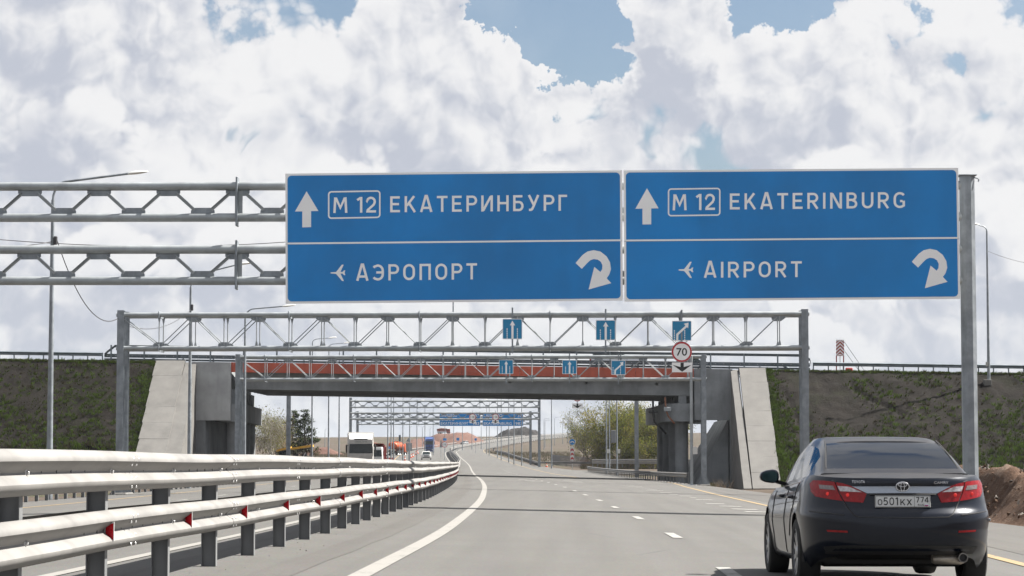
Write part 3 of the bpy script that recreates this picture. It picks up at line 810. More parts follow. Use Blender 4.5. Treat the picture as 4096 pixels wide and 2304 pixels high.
# roadside rails
guardrail('roadside_guardrail', 'low steel guardrail with red reflectors ending beside the gantry post', road_path(lambda Y: 12.1 + 1.5 * smooth(168, 330, Y), 168, 330, 6), [.60], 3.0, .74, side=-1, postw=.09)
far = [road_pt(9.4, Y) for Y in np.arange(404, 760, 12)]
far = [Vector((60, 402, road_z(8, 400) - .6)), Vector((30, 400, road_z(8, 400) - .35)), Vector((10, 399, road_z(8, 398) - .1)), Vector((0, 398, road_z(8, 398)))] + far
guardrail('roadside_guardrail', 'far guardrail bending from the side road along the outer lane edge', far, [.60], 3.0, .72, side=-1)
guardrail('side_road_guardrail', 'bright guardrail lining the side road in front of the willows', [Vector((X, Y, .55)) for X, Y in ((2, 364), (6, 340), (12, 332), (24, 326), (50, 320), (90, 318))], [.60, .95], 4, 1.1, side=1)
guardrail('verge_guardrail', 'outer guardrail of the opposite carriageway beyond the median', road_path(-18.2, 40, 185, 6), [.60], 2.0, .74, side=1)
guardrail('verge_guardrail', 'guardrail of the opposite carriageway leading up the far hill', road_path(-18.2, 240, 1640, 20), [.60], 6.0, .74, side=1)
guardrail('hill_guardrail', 'pale guardrail climbing the hill on the outer side of the far bend', road_path(9.0, 780, 1640, 20), [.60], 8.0, .74, side=-1)
guardrail('hill_median_guardrail', 'thin median guardrail on the far climbing bend', road_path(-3.77, 640, 1640, 20), [.65, 1.05], 8.0, 1.1, side=1)
# barriers of the overpass
DECKST = mat('deck_barrier_steel', (0.17, 0.20, 0.225), .5, .5, .15, 1.5)
TB = [(a, b * .85) for a, b in WPROF]
def deck_barrier(Y, label, side):
    xl, xr_ = -40.0, 19.3
    base = lambda X: Vector((X, Y, deck_z(X)))
    g = thing('deck_guardrail', label, 'guardrail', base(xl))
    path = [base(x) for x in np.arange(xl, xr_ + .1, 2.965)]
    wbeam(path, .47, side, .08).build('lower_beam', DECKST, g); 
    up = [base(xl) + Vector((0, 0, -.75)), base(xl + .25) + Vector((0, 0, -.5)), base(xl + .9) + Vector((0, 0, 0))] + path[1:-1] + [base(xr_ - .7), base(xr_) + Vector((0, 0, -.35)), base(xr_ + .1) + Vector((0, 0, -.8))]
    wbeam(up, 1.27, side, .08, prof=[(a, b * .7) for a, b in WPROF]).build('upper_beam', DECKST, g)
    wbeam(path, .16, side, .02, prof=[(a, b * .5) for a, b in WPROF]).build('foot_beam', DECKST, g)
    pm = mesh_of(ipost(.14, .12, 1.36), 'post', DECKST); x = xl + .6
    while x < xr_: link('post', pm, g, base(x) - base(xl), R(90)); x += 2.8
    bb = MB()
    for x in np.arange(xl + .3, xr_, .7): bb.box(base(x) + Vector((0, -.10 * (1 if side > 0 else 1), .47)), (.05, .012, .035))
    bb.build('bolt', mat('bolt_bright', (.7, .7, .68), .4), g, kind='stuff')
deck_barrier(205.25, 'two-rail barrier on the near edge of the overpass', -1)
deck_barrier(225.6, 'two-rail barrier on the far edge of the overpass', 1)
for a, b, lab in ((-40.2, -150, 'single guardrail on the embankment crest behind the curved light pole'), (19.6, 150, 'single guardrail on the embankment crest behind the sedan')):
    s = 1 if b > a else -1
    guardrail('crest_guardrail', lab, [Vector((x, 205.6, deck_z(x))) for x in np.arange(a, b, 3 * s)], [.58], 1.25, .72, mat_=DECKST, postm=DECKST, side=1 if s > 0 else -1)

# ================================================================== flat lettering and shapes on sign faces
class Face:
    """plane of a sign through three photographed corners at known distances; maps pixels to points on it"""
    def __init__(s, bl, br, tl):
        s.o = Vector(bl); s.n = (Vector(br) - s.o).cross(Vector(tl) - s.o).normalized()
        if s.n.y > 0: s.n = -s.n
    def pt(s, px, py, lift=0.0):
        d = AX * ((px - 2048) / FPX) + AU * ((1152 - py) / FPX) + AF; c = Vector((0, 0, CAMH))
        k = (s.o - c).dot(s.n) / d.dot(s.n); return c + d * k + s.n * lift
def rounded(x0, y0, x1, y1, r, n=5):
    out = []
    for cx, cy_, a0 in ((x1 - r, y1 - r, 0), (x0 + r, y1 - r, 90), (x0 + r, y0 + r, 180), (x1 - r, y0 + r, 270)):
        for i in range(n + 1):
            a = R(a0 + 90 * i / n); out.append((cx + r * math.cos(a), cy_ + r * math.sin(a)))
    return out
def tri2d(poly, holes=()):
    vs = [Vector(p) for p in poly]; ed = [(i, (i + 1) % len(poly)) for i in range(len(poly))]
    for h in holes:
        b = len(vs); vs += [Vector(p) for p in h]; ed += [(b + i, b + (i + 1) % len(h)) for i in range(len(h))]
    v, e, f, *_ = delaunay_2d_cdt(vs, ed, [], 1 if not holes else 4, 1e-7)
    return v, f
def decal(fn, poly, name, m, parent, lift=.004, holes=(), mb=None):
    """flat shape: poly in the sign's own 2-D coordinates, fn(x, y, lift) -> point"""
    if holes:
        n = len(poly); h = list(holes[0]); vs = [fn(x, y, lift) for x, y in poly] + [fn(x, y, lift) for x, y in h]
        fs = [(i, (i + 1) % n, n + (i + 1) % n, n + i) for i in range(n)]
    else:
        v, f = tri2d(poly); vs = [fn(p.x, p.y, lift) for p in v]; fs = [tuple(x) for x in f]
    if mb is not None: mb.add(vs, fs); return None
    return MB().add(vs, fs).build(name, m, parent)
TXT = {}
def text2d(s, bold=.012, space=1.0):
    key = (s, bold, space)
    if key in TXT: return TXT[key]
    cu = bpy.data.curves.new('lettering', 'FONT'); cu.body = s; cu.offset = bold; cu.space_character = space; cu.resolution_u = 3; cu.fill_mode = 'FRONT'
    o = bpy.data.objects.new('lettering', cu); C.objects.link(o); bpy.context.view_layer.update()
    me = bpy.data.meshes.new_from_object(o.evaluated_get(bpy.context.evaluated_depsgraph_get()))
    v = [(p.co.x, p.co.y) for p in me.vertices]; f = [tuple(p.vertices) for p in me.polygons]
    bpy.data.objects.remove(o); bpy.data.curves.remove(cu); bpy.data.meshes.remove(me)
    xs = [p[0] for p in v]; ys = [p[1] for p in v]
    TXT[key] = ([((x - min(xs)) / (max(xs) - min(xs)), y) for x, y in v], f, min(ys), max(ys)); return TXT[key]
CAPH = None
def lettering(fn, s, x0, x1, base, top, name, m, parent, lift=.004, slope=0.0, bold=.012, space=1.0, mb=None, full=False):
    """text fitted between x0 and x1 with its capitals from base to top (sign coordinates, y down)"""
    global CAPH
    if CAPH is None: _, _, a, b = text2d('H', .0); CAPH = b
    v, f, lo, hi = text2d(s, bold, space)
    b0, b1 = (lo, hi) if full else (0, CAPH)
    vs = []
    for u, y in v:
        x = x0 + (x1 - x0) * u; yy = base + (top - base) * ((y - b0) / (b1 - b0)) + slope * u
        vs.append(fn(x, yy, lift))
    if mb is not None: mb.add(vs, f); return None
    return MB().add(vs, f).build(name, m, parent)

# stroke lettering in the manner of road-sign capitals: centre lines in a cell one unit high
def arc(cx, cy_, rx, ry, a0, a1, n=8): return [(cx + rx * math.cos(R(a0 + (a1 - a0) * i / n)), cy_ + ry * math.sin(R(a0 + (a1 - a0) * i / n))) for i in range(n + 1)]
_t = .145; _a = _t / 2; _T = 1 - _a
_bowlP = [(_t, _T), (.36, _T)] + arc(.36, .695, .215, .2325, 90, -90)[1:-1] + [(.36, .4625), (_t, .4625)]
_O = arc(.36, .62, .285, .31, 0, 180, 10) + arc(.36, .38, .285, .31, 180, 360, 10)
V1 = [(_a, 0), (_a, 1)]
STROKES = {
 'E': (.60, [V1, [(_t, _T), (.58, _T)], [(_t, .51), (.53, .51)], [(_t, _a), (.59, _a)]]),
 'K': (.66, [V1, [(.13, .40), (.57, 1.0)], [(.27, .56), (.62, 0)]]),
 'A': (.74, [[(.065, 0), (.335, 1), (.405, 1), (.675, 0)], [(.19, .26), (.55, .26)]]),
 'T': (.64, [[(0, _T), (.64, _T)], [(.32, 1 - _t), (.32, 0)]]),
 'P': (.62, [V1, _bowlP]),
 'И': (.70, [V1, [(.63, 0), (.63, 1)], [(.12, .06), (.58, .94)]]),
 'N': (.70, [V1, [(.63, 0), (.63, 1)], [(.12, .94), (.58, .06)]]),
 'Н': (.68, [V1, [(.61, 0), (.61, 1)], [(_t, .51), (.54, .51)]]),
 'Б': (.62, [V1, [(_t, _T), (.56, _T)], [(_t, .57), (.36, .57)] + arc(.36, .32, .20, .25, 90, -90)[1:-1] + [(.36, _a), (_t, _a)]]),
 'У': (.68, [[(.06, 1), (.34, .40)], [(.62, 1), (.34, .30), (.25, .11), (.17, .075), (.06, .075)]]),
 'Г': (.52, [V1, [(_t, _T), (.52, _T)]]),
 'Э': (.66, [[(.04, .80), (.10, .87)] + arc(.28, .62, .31, .31, 90, 0, 6) + arc(.28, .38, .31, .31, 0, -90, 6) + [(.10, .13), (.04, .20)], [(.20, .50), (.53, .50)]]),
 'O': (.72, [_O + [_O[0]]]),
 'П': (.68, [V1, [(.61, 0), (.61, 1)], [(_t, _T), (.54, _T)]]),
 'M': (.84, [[(.065, 0), (.115, .99)], [(.725, .99), (.775, 0)], [(.15, .96), (.42, .33), (.69, .96)]]),
 '1': (.30, [[(.0, .80), (.20, .94)], [(.235, 0), (.235, 1)]]),
 '2': (.62, [[(.06, .76)] + arc(.30, .70, .235, .235, 170, -20, 9) + [(.47, .50), (.08, .13)], [(.02, _a), (.61, _a)]]),
 'R': (.66, [V1, _bowlP, [(.33, .42), (.60, 0)]]),
 'I': (.15, [V1]),
 'B': (.64, [V1, [(_t, _T), (.34, _T)] + arc(.34, .73, .19, .197, 90, -90)[1:-1] + [(.34, .535), (_t, .535)], [(.36, .50)] + arc(.36, .285, .21, .213, 90, -90)[1:-1] + [(.36, _a), (_t, _a)]]),
 'U': (.68, [[(_a, 1), (_a, .36)] + arc(.34, .34, .27, .27, 180, 360, 10) + [(.61, .36), (.61, 1)]]),
 'G': (.70, [[(.60, .80), (.55, .87)] + arc(.37, .62, .30, .31, 60, 180, 7) + arc(.37, .38, .30, .31, 180, 300, 7) + [(.60, .17)], [(.60, .10), (.60, .46)], [(.53, .44), (.38, .44)]]),
}
STROKES['5'] = (.62, [[(.56, _T), (.14, _T), (.10, .53), (.28, .60)] + arc(.28, .335, .27, .265, 75, -140, 9)])
STROKES['7'] = (.60, [[(.02, _T), (.50, _T)], [(.53, .99), (.22, 0)]])
STROKES['4'] = (.66, [[(.46, 0), (.46, .99)], [(.42, .95), (.06, .33)], [(.0, .26), (.66, .26)]])
STROKES['х'] = (.66, [[(.06, 0), (.60, 1)], [(.06, 1), (.60, 0)]])
for cyr, lat in zip('ЕКАТРОМ', 'EKATPOM'): STROKES[cyr] = STROKES[lat]
def stroke_strip(pts, t):
    pts = [Vector(p) for p in pts]; L = []; Rr = []; n = len(pts); closed = (pts[0] - pts[-1]).length < 1e-6
    for i, p in enumerate(pts):
        if closed: a, b = pts[i - 1 if i > 0 else n - 2], pts[i + 1 if i < n - 1 else 1]
        else: a, b = pts[max(i - 1, 0)], pts[min(i + 1, n - 1)]
        d1 = (p - a).normalized() if (p - a).length > 1e-9 else (b - p).normalized(); d2 = (b - p).normalized() if (b - p).length > 1e-9 else d1
        nn = Vector((-(d1 + d2).y, (d1 + d2).x)).normalized(); k = 1 / max(nn.dot(Vector((-d1.y, d1.x))), .5)
        L.append(p + nn * t / 2 * k); Rr.append(p - nn * t / 2 * k)
    return L, Rr
def sign_word(fn, s, x0, x1, base, top, m, parent, lift, slope=0.0, gap=.27, space=.38):
    wid = []; x = 0; place = []
    for ch in s:
        if ch == ' ': x += space; continue
        w = STROKES[ch][0]; place.append((ch, x)); x += w + gap
    tot = x - gap; out = []
    for ch, xo in place:
        mb = MB()
        for q, st in enumerate(STROKES[ch][1]):
            L, Rr = stroke_strip(st, _t); vs = []
            for p in L + Rr:
                u = (xo + p.x) / tot; vs.append(fn(x0 + (x1 - x0) * u, base + (top - base) * p.y + slope * u, lift + .0007 * q))
            n = len(L); mb.add(vs, [(i, n + i, n + i + 1, i + 1) for i in range(n - 1)])
        out.append(mb.build('letter', m, parent))
    return out
def plate(fn, poly, name, m, parent, thick, back=None, front=0.0):
    """solid plate with the outline poly"""
    v, f = tri2d(poly); n = len(v)
    mb = MB().add([fn(p.x, p.y, front) for p in v], [tuple(x) for x in f]).add([fn(p.x, p.y, front - thick) for p in v], [tuple(x)[::-1] for x in f])
    k = len(poly); mb.add([fn(x, y, front) for x, y in poly] + [fn(x, y, front - thick) for x, y in poly], [(i, (i + 1) % k, k + (i + 1) % k, k + i) for i in range(k)])
    return mb.build(name, m, parent, weld=True)

# ================================================================== the large sign gantry in front
def h_post(g, X, Y, z0, z1, w=.40, d=.32, name='post', rz=0.0):
    m = MB(); t = .022
    M = Matrix.Translation((X, Y, 0)) @ Matrix.Rotation(rz, 4, 'Z')
    m.box((0, -d / 2 + t / 2, (z0 + z1) / 2), (w, t, z1 - z0), M=M); m.box((0, d / 2 - t / 2, (z0 + z1) / 2), (w, t, z1 - z0), M=M); m.box((0, 0, (z0 + z1) / 2), (t, d - 2 * t, z1 - z0), M=M)
    return m.build(name, GALV2, g)
def near_gantry():
    Y = 63.0; g = thing('sign_gantry', 'large double-truss steel gantry carrying the two blue direction boards', 'gantry', (xat(3880, Y, 1900), Y, -.25))
    pxm = FPX / Y; xr_ = at(3876, 1400, Y).x; xl = -21.6
    # eight-sided posts with base plate
    for X, nm in ((xr_, 'post'), (xl, 'post')):
        z0 = -.25; z1 = at(3876, 706, Y).z; n = 8; w = .205
        MB().tube([(X, Y, z0), (X, Y, z1)], [w * 1.02, w * .97], 8, smooth=False).build(nm, GALV2, g)
        MB().box((X, Y, z1 + .02), (.46, .46, .035), ch=.01).build('post_cap', GALV2, g)
        MB().tube([(X + .17, Y - .05, z1 - .03), (X + .27, Y - .07, z1 - .06), (X + .30, Y - .07, z1 - .10), (X + .28, Y - .07, z1 - .14)], .018, 6).build('lifting_hook', GALV2, g)
        MB().box((X, Y, z0 + .0), (.85, .85, .07), ch=.01).build('base_plate', GALV2, g)
        bm_ = MB()
        for k in range(4):
            a = R(45 + 90 * k); bm_.add([(X + math.cos(a) * .19, Y + math.sin(a) * .19, z0 + .03), (X + math.cos(a) * .42, Y + math.sin(a) * .42, z0 + .03), (X + math.cos(a) * .19, Y + math.sin(a) * .19, z0 + .45)], [(0, 1, 2)])
        bm_.build('base_rib', GALV2, g)
    tilt = lambda px: 4.5 * (px / 1145.0)
    zs = [at(600, 744 + 2, Y).z, at(600, 869 + 2, Y).z, at(600, 997 + 2, Y).z, at(600, 1123 + 1, Y).z]
    for z in zs: MB().tube([(xl, Y, z + .02), (xr_, Y, z - .03)], .112, 14).build('chord', GALV, g)
    step = 281 / pxm; x00 = xat(107, Y)
    zd = lambda X: .02 - .05 * (X - xl) / (xr_ - xl)
    gus = mesh_of(MB().prism([(-.31, 0), (.31, 0), (.31, .10), (.20, .17), (-.20, .17), (-.31, .10)], lambda a, b: Vector((a, -.008, -b)), lambda a, b: Vector((a, .008, -b))), 'gusset', GALV2)
    gus2 = mesh_of(MB().prism([(-.31, 0), (.31, 0), (.31, .10), (.20, .17), (-.20, .17), (-.31, .10)], lambda a, b: Vector((a, .008, b)), lambda a, b: Vector((a, -.008, b))), 'gusset', GALV2)
    base = world_loc(g)
    for zt, zb in ((zs[0], zs[1]), (zs[2], zs[3])):
        k = -4
        while x00 + k * step < xr_ - 1:
            X = x00 + k * step
            if X > xl + .6:
                link('gusset', gus, g, Vector((X, Y, zt - .085 + zd(X))) - base)
                Xm = X + step / 2; link('gusset', gus2, g, Vector((Xm, Y, zb + .085 + zd(Xm))) - base)
                for xa, xb in ((X + .22, Xm - .22), (X + .22 - 2 * .22, Xm - step + .22)):
                    m = MB(); a = Vector((xa, Y - .012, zt - .20 + zd(xa))); b = Vector((xb, Y - .012, zb + .20 + zd(xb)))
                    m.beam(a, b, .010, .085, up=(0, 0, 1)); m.beam(a + Vector((0, -.04, .035)), b + Vector((0, -.04, .035)), .085, .010)
                    m.build('diagonal', GALV, g)
            k += 1
        for px in (942, 942 + 281 * 6, 942 - 281 * 6):      # bolted joints of the truss
            X = xat(px, Y)
            if xl < X < xr_:
                MB().box((X, Y, (zt + zb) / 2), (.05, .34, zt - zb + .46), ch=.008).build('joint_flange', GALV2, g)
                MB().box((X + .04, Y, (zt + zb) / 2), (.20, .02, zt - zb - .2)).build('joint_web', GALV, g)
    return g, Y
gantry0, GY = near_gantry()

def direction_board(c, label, arrow, box, num, word, div, plane, word2, uturn, name='direction_board'):
    tl, tr, br_, bl = c[:4]
    Yl, Yr = c[4], c[5]
    f = Face(at(bl[0], bl[1], Yl), at(br_[0], br_[1], Yr), at(tl[0], tl[1], Yl)); fn = f.pt
    t = thing(name, label, 'road sign', at((bl[0] + br_[0]) / 2, (bl[1] + br_[1]) / 2, (Yl + Yr) / 2), group='direction boards on the large gantry')
    def Q(u, v):     # bilinear in pixels
        x = (tl[0] * (1 - u) + tr[0] * u) * (1 - v) + (bl[0] * (1 - u) + br_[0] * u) * v
        y = (tl[1] * (1 - u) + tr[1] * u) * (1 - v) + (bl[1] * (1 - u) + br_[1] * u) * v
        return x, y
    W, H = 1344.0, 522.0
    plate(fn, [tl, bl, br_, tr], 'panel', WHITE, t, .06, front=0)
    def inset(d, r): return [Q(x / W, y / H) for x, y in rounded(d, d, W - d, H - d, r)]
    field = inset(8.5, 16)
    decal(fn, field, 'blue_field', BLUE, t, .004)
    L = .008
    decal(fn, arrow, 'straight_arrow', WHITE, t, L)
    decal(fn, box[0], 'number_frame', WHITE, t, L, holes=[box[1]])
    for w in (num, word, word2):
        sign_word(fn, w[0], w[1], w[2], w[3], w[4], WHITE, t, L, slope=w[5], gap=w[7])
    decal(fn, div, 'dividing_line', WHITE, t, L)
    decal(fn, plane, 'aeroplane_symbol', WHITE, t, L)
    decal(fn, uturn, 'turn_back_arrow', WHITE, t, L)
    # rear brackets and seams of the stacked boards
    for k in range(4):
        x, y0 = Q(.12 + .25 * k, .04); _, y1 = Q(.12 + .25 * k, .96)
        MB().beam(fn(x, y0, -.11), fn(x, y1, -.11), .06, .08).build('bracket', GALV2, t)
    seam = MB()
    a, b = Q(.0, .56), Q(1., .56)
    decal(fn, [(a[0], a[1] - 9.4), (b[0], b[1] - 9.4), (b[0], b[1] - 8.4), (a[0], a[1] - 8.4)], 'seam', mat('seam_grey', (.03, .08, .17), .5), t, .006)
    return t
def zmap(ox, oy, s): return lambda x, y: (ox + x * s, oy + y * s)
UT = [(2212, 740), (2262, 682), (2300, 655), (2345, 645), (2395, 655), (2440, 690), (2466, 735), (2473, 785), (2460, 825), (2441, 852), (2475, 888), (2308, 935), (2350, 768), (2395, 806), (2408, 785), (2410, 757), (2398, 731), (2375, 715), (2345, 711), (2320, 720), (2298, 740), (2258, 783)]
PL = [(410, 808), (450, 806), (492, 752), (506, 752), (482, 806), (498, 805), (508, 794), (518, 794), (513, 810), (518, 829), (508, 829), (498, 818), (482, 818), (508, 872), (494, 872), (450, 820), (410, 817)]
zl = zmap(1100, 650, .5435); zr = zmap(2450, 650, .5823)
def poly(z, pts): return [z(*p) for p in pts]
def frame_poly(z, x0, y0, x1, y1, r, w, sl): 
    o = rounded(x0, y0, x1, y1, r); i = rounded(x0 + w, y0 + w, x1 - w, y1 - w, max(r - w, 1))
    tl_ = lambda p: (p[0], p[1] + sl * (p[0] - x0) / (x1 - x0))
    return [z(*tl_(p)) for p in o], [z(*tl_(p)) for p in i]
def wd(z, s, x0, x1, b0, b1, t0, sp=1.0, bold=.014):
    a = z(x0, b0); b = z(x1, b1); return (s, a[0], b[0], a[1], z(x0, t0)[1], b[1] - a[1], bold, sp)
direction_board(((1141.5, 694.6), (2488, 681.3), (2491, 1202), (1142.5, 1214.5), 62.6, 62.25), 'blue board in Cyrillic lettering for the city ahead and the airport turn back',
    poly(zl, [(233, 212), (147, 361), (201, 360), (201, 478), (266, 476), (266, 358), (320, 357)]), frame_poly(zl, 390, 211, 777, 416, 26, 11, -7),
    wd(zl, 'M 12', 430, 745, 372, 368, 256, .22, .016), wd(zl, 'ЕКАТЕРИНБУРГ', 848, 2150, 367, 355, 249, .27, .016),
    poly(zl, [(92, 590), (2546, 566), (2546, 579), (92, 603)]), poly(zl, PL), wd(zl, 'АЭРОПОРТ', 598, 1487, 871, 860, 752, .27, .016), poly(zl, UT))
k = .5435 / .5823
direction_board(((2494.5, 681.8), (3833, 671.5), (3841, 1194.5), (2497.7, 1205.8), 62.25, 61.9), 'blue board in Latin lettering for the city ahead and the airport turn back',
    poly(zr, [(237, 177), (157, 318), (206, 317), (206, 426), (266, 425), (266, 316), (317, 315)]), frame_poly(zr, 380, 178, 742, 371, 24, 10, -5),
    wd(zr, 'M 12', 414, 705, 329, 326, 218, .22, .016), wd(zr, 'EKATERINBURG', 806, 2012, 323, 313, 213, .27, .016),
    poly(zr, [(92, 530), (2375, 512), (2375, 524), (92, 542)]), poly(zr, [((x - 464) * k + 505, (y - 812) * k + 738) for x, y in PL]), wd(zr, 'AIRPORT', 628, 1300, 792, 787, 683, .27, .016),
    poly(zr, [((x - 2345) * k + 2180, (y - 645) * k + 593) for x, y in UT]))

# ================================================================== box-truss gantries with lane signs
def box_gantry(name, label, Y, xl, xr_, ztop, zbot, depth, step, x0, zpost, chord=.10):
    g = thing(name, label, 'gantry', ((xl + xr_) / 2, Y, 0)); base = world_loc(g)
    zg = lambda X: terrain_z(X - off(Y), Y) - .05
    for X in (xl, xr_):
        s = 1 if X > 0 else -1
        for dy in (0, depth):
            h_post(g, X, Y + dy, zg(X), zpost, .30, .30)
        n = 7; m = MB(); z = zg(X) + .6
        # lacing between the two posts of a leg
        while z < zbot - .5:
            MB().beam((X, Y + .12, z), (X, Y + depth - .12, z + .55), .012, .07).build('lacing', GALV, g)
            MB().beam((X, Y + depth - .12, z + .55), (X, Y + .12, z + 1.1), .012, .07).build('lacing', GALV, g); z += 1.1
        MB().box((X, Y + depth / 2, zg(X) + .10), (.75, depth + .7, .18), ch=.05).build('footing', CONC, g)
        rb = MB()
        for dy in (0, depth):
            for q in (-1, 1): rb.add([(X + q * .15, Y + dy, zg(X) + .19), (X + q * .36, Y + dy, zg(X) + .19), (X + q * .15, Y + dy, zg(X) + .75)], [(0, 1, 2)])
        rb.build('foot_rib', GALV2, g)
    for dy in (0, depth):
        for z in (ztop, zbot): MB().tube([(xl - .2, Y + dy, z), (xr_ + .2, Y + dy, z)], chord, 12).build('chord', GALV, g)
    h = ztop - zbot
    vb = mesh_of(MB().tube([(0, 0, 0), (0, 0, h)], .026, 6), 'vertical', GALV)
    gp = mesh_of(MB().prism([(-.26, 0), (.26, 0), (.26, .09), (.15, .17), (-.15, .17), (-.26, .09)], lambda a, b: Vector((a, -.008, b)), lambda a, b: Vector((a, .008, b))), 'gusset', GALV2)
    gs = mesh_of(MB().prism([(-.07, 0), (.07, 0), (.03, .22), (-.03, .22)], lambda a, b: Vector((a, -.008, b)), lambda a, b: Vector((a, .008, b))), 'gusset', GALV2)
    i = 0; X = x0
    while X < xr_ - .3:
        for dy in (0, depth):
            link('vertical', vb, g, Vector((X, Y + dy, zbot)) - base)
            up = (i % 2 == 1)
            o = link('gusset', gp, g, Vector((X, Y + dy, (ztop - .09) if up else (zbot + .09))) - base)
            if up: o.rotation_euler = (math.pi, 0, 0)
            o = link('gusset', gs, g, Vector((X, Y + dy, (ztop - .08) if not up else (zbot + .08))) - base)
            if not up: o.rotation_euler = (math.pi, 0, 0)
            X2 = X + step
            if X2 < xr_ + .2:
                a = Vector((X + .12, Y + dy, ztop - .16 if up else zbot + .16)); b = Vector((X2 - .12, Y + dy, zbot + .16 if up else ztop - .16))
                MB().tube([a, b], .024, 6).build('diagonal', GALV, g)
        if i % 4 == 0:
            for z in (ztop, zbot):
                MB().box((X, Y + depth / 2, z), (.04, depth + .32, .30), ch=.01).build('joint_flange', GALV2, g)
        elif i % 2 == 0:
            MB().tube([(X, Y, ztop), (X, Y + depth, ztop)], .03, 6).build('cross_tie', GALV, g); MB().tube([(X, Y, zbot), (X, Y + depth, zbot)], .03, 6).build('cross_tie', GALV, g)
        i += 1; X += step
    for dy in (0, depth):      # short end braces
        MB().tube([(xl, Y + dy, ztop - .1), (x0, Y + dy, zbot + .1)], .024, 6).build('diagonal', GALV, g)
    return g
Y2, Y3, Y5 = 107.0, 157.0, 256.0
g2 = box_gantry('lane_gantry', 'long steel lane gantry in front of the overpass carrying the 70 limit sign', Y2, xat(480, Y2), xat(3222, Y2), zat(1257, Y2), zat(1391, Y2), 1.1, 131.0 / FPX * Y2, xat(633, Y2), zat(1239, Y2))
g3 = box_gantry('lane_gantry', 'second lane gantry just before the orange edge band of the overpass', Y3, xat(950, Y3), xat(2816, Y3), zat(1427, Y3), zat(1517, Y3), 1.1, 1.43, xat(1058, Y3), zat(1416, Y3))

def lane_sign(x0, y0, x1, y1, Y, kind, label, group):
    f = Face(at(x0, y1, Y), at(x1, y1, Y), at(x0, y0, Y)); fn = f.pt; w, h = x1 - x0, y1 - y0
    t = thing('lane_sign', label, 'road sign', at((x0 + x1) / 2, y1, Y), group=group)
    P = lambda u, v: (x0 + u * w, y0 + v * h)
    plate(fn, [P(*p) for p in rounded(0, 0, 1, 1, .05, 3)], 'panel', WHITE, t, .03)
    decal(fn, [P(*p) for p in rounded(.028, .028, .972, .972, .04, 3)], 'blue_field', BLUE2, t, .004)
    if kind == 'up':
        decal(fn, [P(*p) for p in ((.5, .09), (.37, .32), (.45, .32), (.45, .985), (.56, .985), (.56, .32), (.64, .32))], 'arrow', WHITE, t, .007)
        xs = (.21, .73)
    else:
        decal(fn, [P(*p) for p in ((.85, .09), (.60, .15), (.69, .24), (.22, .66), (.21, .985), (.32, .985), (.33, .71), (.77, .32), (.83, .38))], 'arrow', WHITE, t, .007)
        xs = (.10, .63)
    for q, x in enumerate(xs):
        for kx in range(5):
            v = .47 + .108 * kx; decal(fn, [P(*p) for p in ((x, v), (x + .045, v), (x + .045, v + .075), (x, v + .075))], 'dash', WHITE, t, .007)
    xm = (x0 + x1) / 2
    ext = .55 * h
    MB().beam(fn(xm, y0 - ext, -.05), fn(xm, y1 + ext * 1.25, -.05), .07, .05).build('bracket', GALV2, t)
    return t
lane_sign(2010, 1275, 2089, 1357, Y2 - .22, 'up', 'straight-ahead lane sign, first of three on the nearer lane gantry', 'lane signs on the nearer gantry')
lane_sign(2383, 1280, 2462, 1361, Y2 - .22, 'up', 'straight-ahead lane sign, middle of three on the nearer lane gantry', 'lane signs on the nearer gantry')
lane_sign(2688, 1283, 2766, 1363, Y2 - .22, 'right', 'slanting-arrow lane sign above the round 70 sign', 'lane signs on the nearer gantry')
lane_sign(1996, 1439, 2053, 1496, Y3 - .22, 'up', 'straight-ahead lane sign, first of three on the second gantry', 'lane signs on the second gantry')
lane_sign(2249, 1440, 2307, 1496, Y3 - .22, 'up', 'straight-ahead lane sign, middle of three on the second gantry', 'lane signs on the second gantry')
lane_sign(2445, 1442, 2502, 1499, Y3 - .22, 'right', 'slanting-arrow lane sign on the second gantry against the orange band', 'lane signs on the second gantry')

def circle(cx, cy_, r, n=36): return [(cx + r * math.cos(2 * math.pi * i / n), cy_ + r * math.sin(2 * math.pi * i / n)) for i in range(n)]
def limit_sign(cx, cy_, r, Y, txt, label, group=None, name='speed_limit_sign', post=None):
    f = Face(at(cx - r, cy_ + r, Y), at(cx + r, cy_ + r, Y), at(cx - r, cy_ - r, Y)); fn = f.pt
    t = thing(name, label, 'road sign', at(cx, cy_ + r, Y), group=group)
    plate(fn, circle(cx, cy_, r), 'disc', WHITE, t, .03)
    decal(fn, circle(cx, cy_, r * .985), 'red_ring', RED, t, .004, holes=[circle(cx, cy_, r * .82)])
    hw = r * (.52 if len(txt) == 2 else .56); hh = r * (.36 if len(txt) == 2 else .30)
    lettering(fn, txt, cx - hw, cx + hw, cy_ + hh, cy_ - hh, 'numerals', BLACK, t, .006, bold=.012)
    if post: MB().tube([fn(cx, cy_ - r, -.06), post], .04, 8).build('post', GALV, t)
    else: MB().beam(fn(cx, cy_ - r * 1.9, -.05), fn(cx, cy_ + r * 1.1, -.05), .07, .05).build('bracket', GALV2, t)
    return t
def arrow_plate(x0, y0, x1, y1, Y, label, group=None):
    f = Face(at(x0, y1, Y), at(x1, y1, Y), at(x0, y0, Y)); fn = f.pt; w, h = x1 - x0, y1 - y0
    t = thing('lane_arrow_plate', label, 'road sign', at((x0 + x1) / 2, y1, Y), group=group); P = lambda u, v: (x0 + u * w, y0 + v * h)
    plate(fn, [P(*p) for p in rounded(0, 0, 1, 1, .03, 2)], 'panel', WHITE, t, .03)
    decal(fn, [P(*p) for p in ((.42, .02), (.42, .46), (.04, .25), (.5, .95), (.96, .25), (.58, .46), (.58, .02))], 'down_arrow', BLACK, t, .005)
    MB().beam(fn((x0 + x1) / 2, y0 - h * .3, -.05), fn((x0 + x1) / 2, y1, -.05), .07, .05).build('bracket', GALV2, t)
    return t
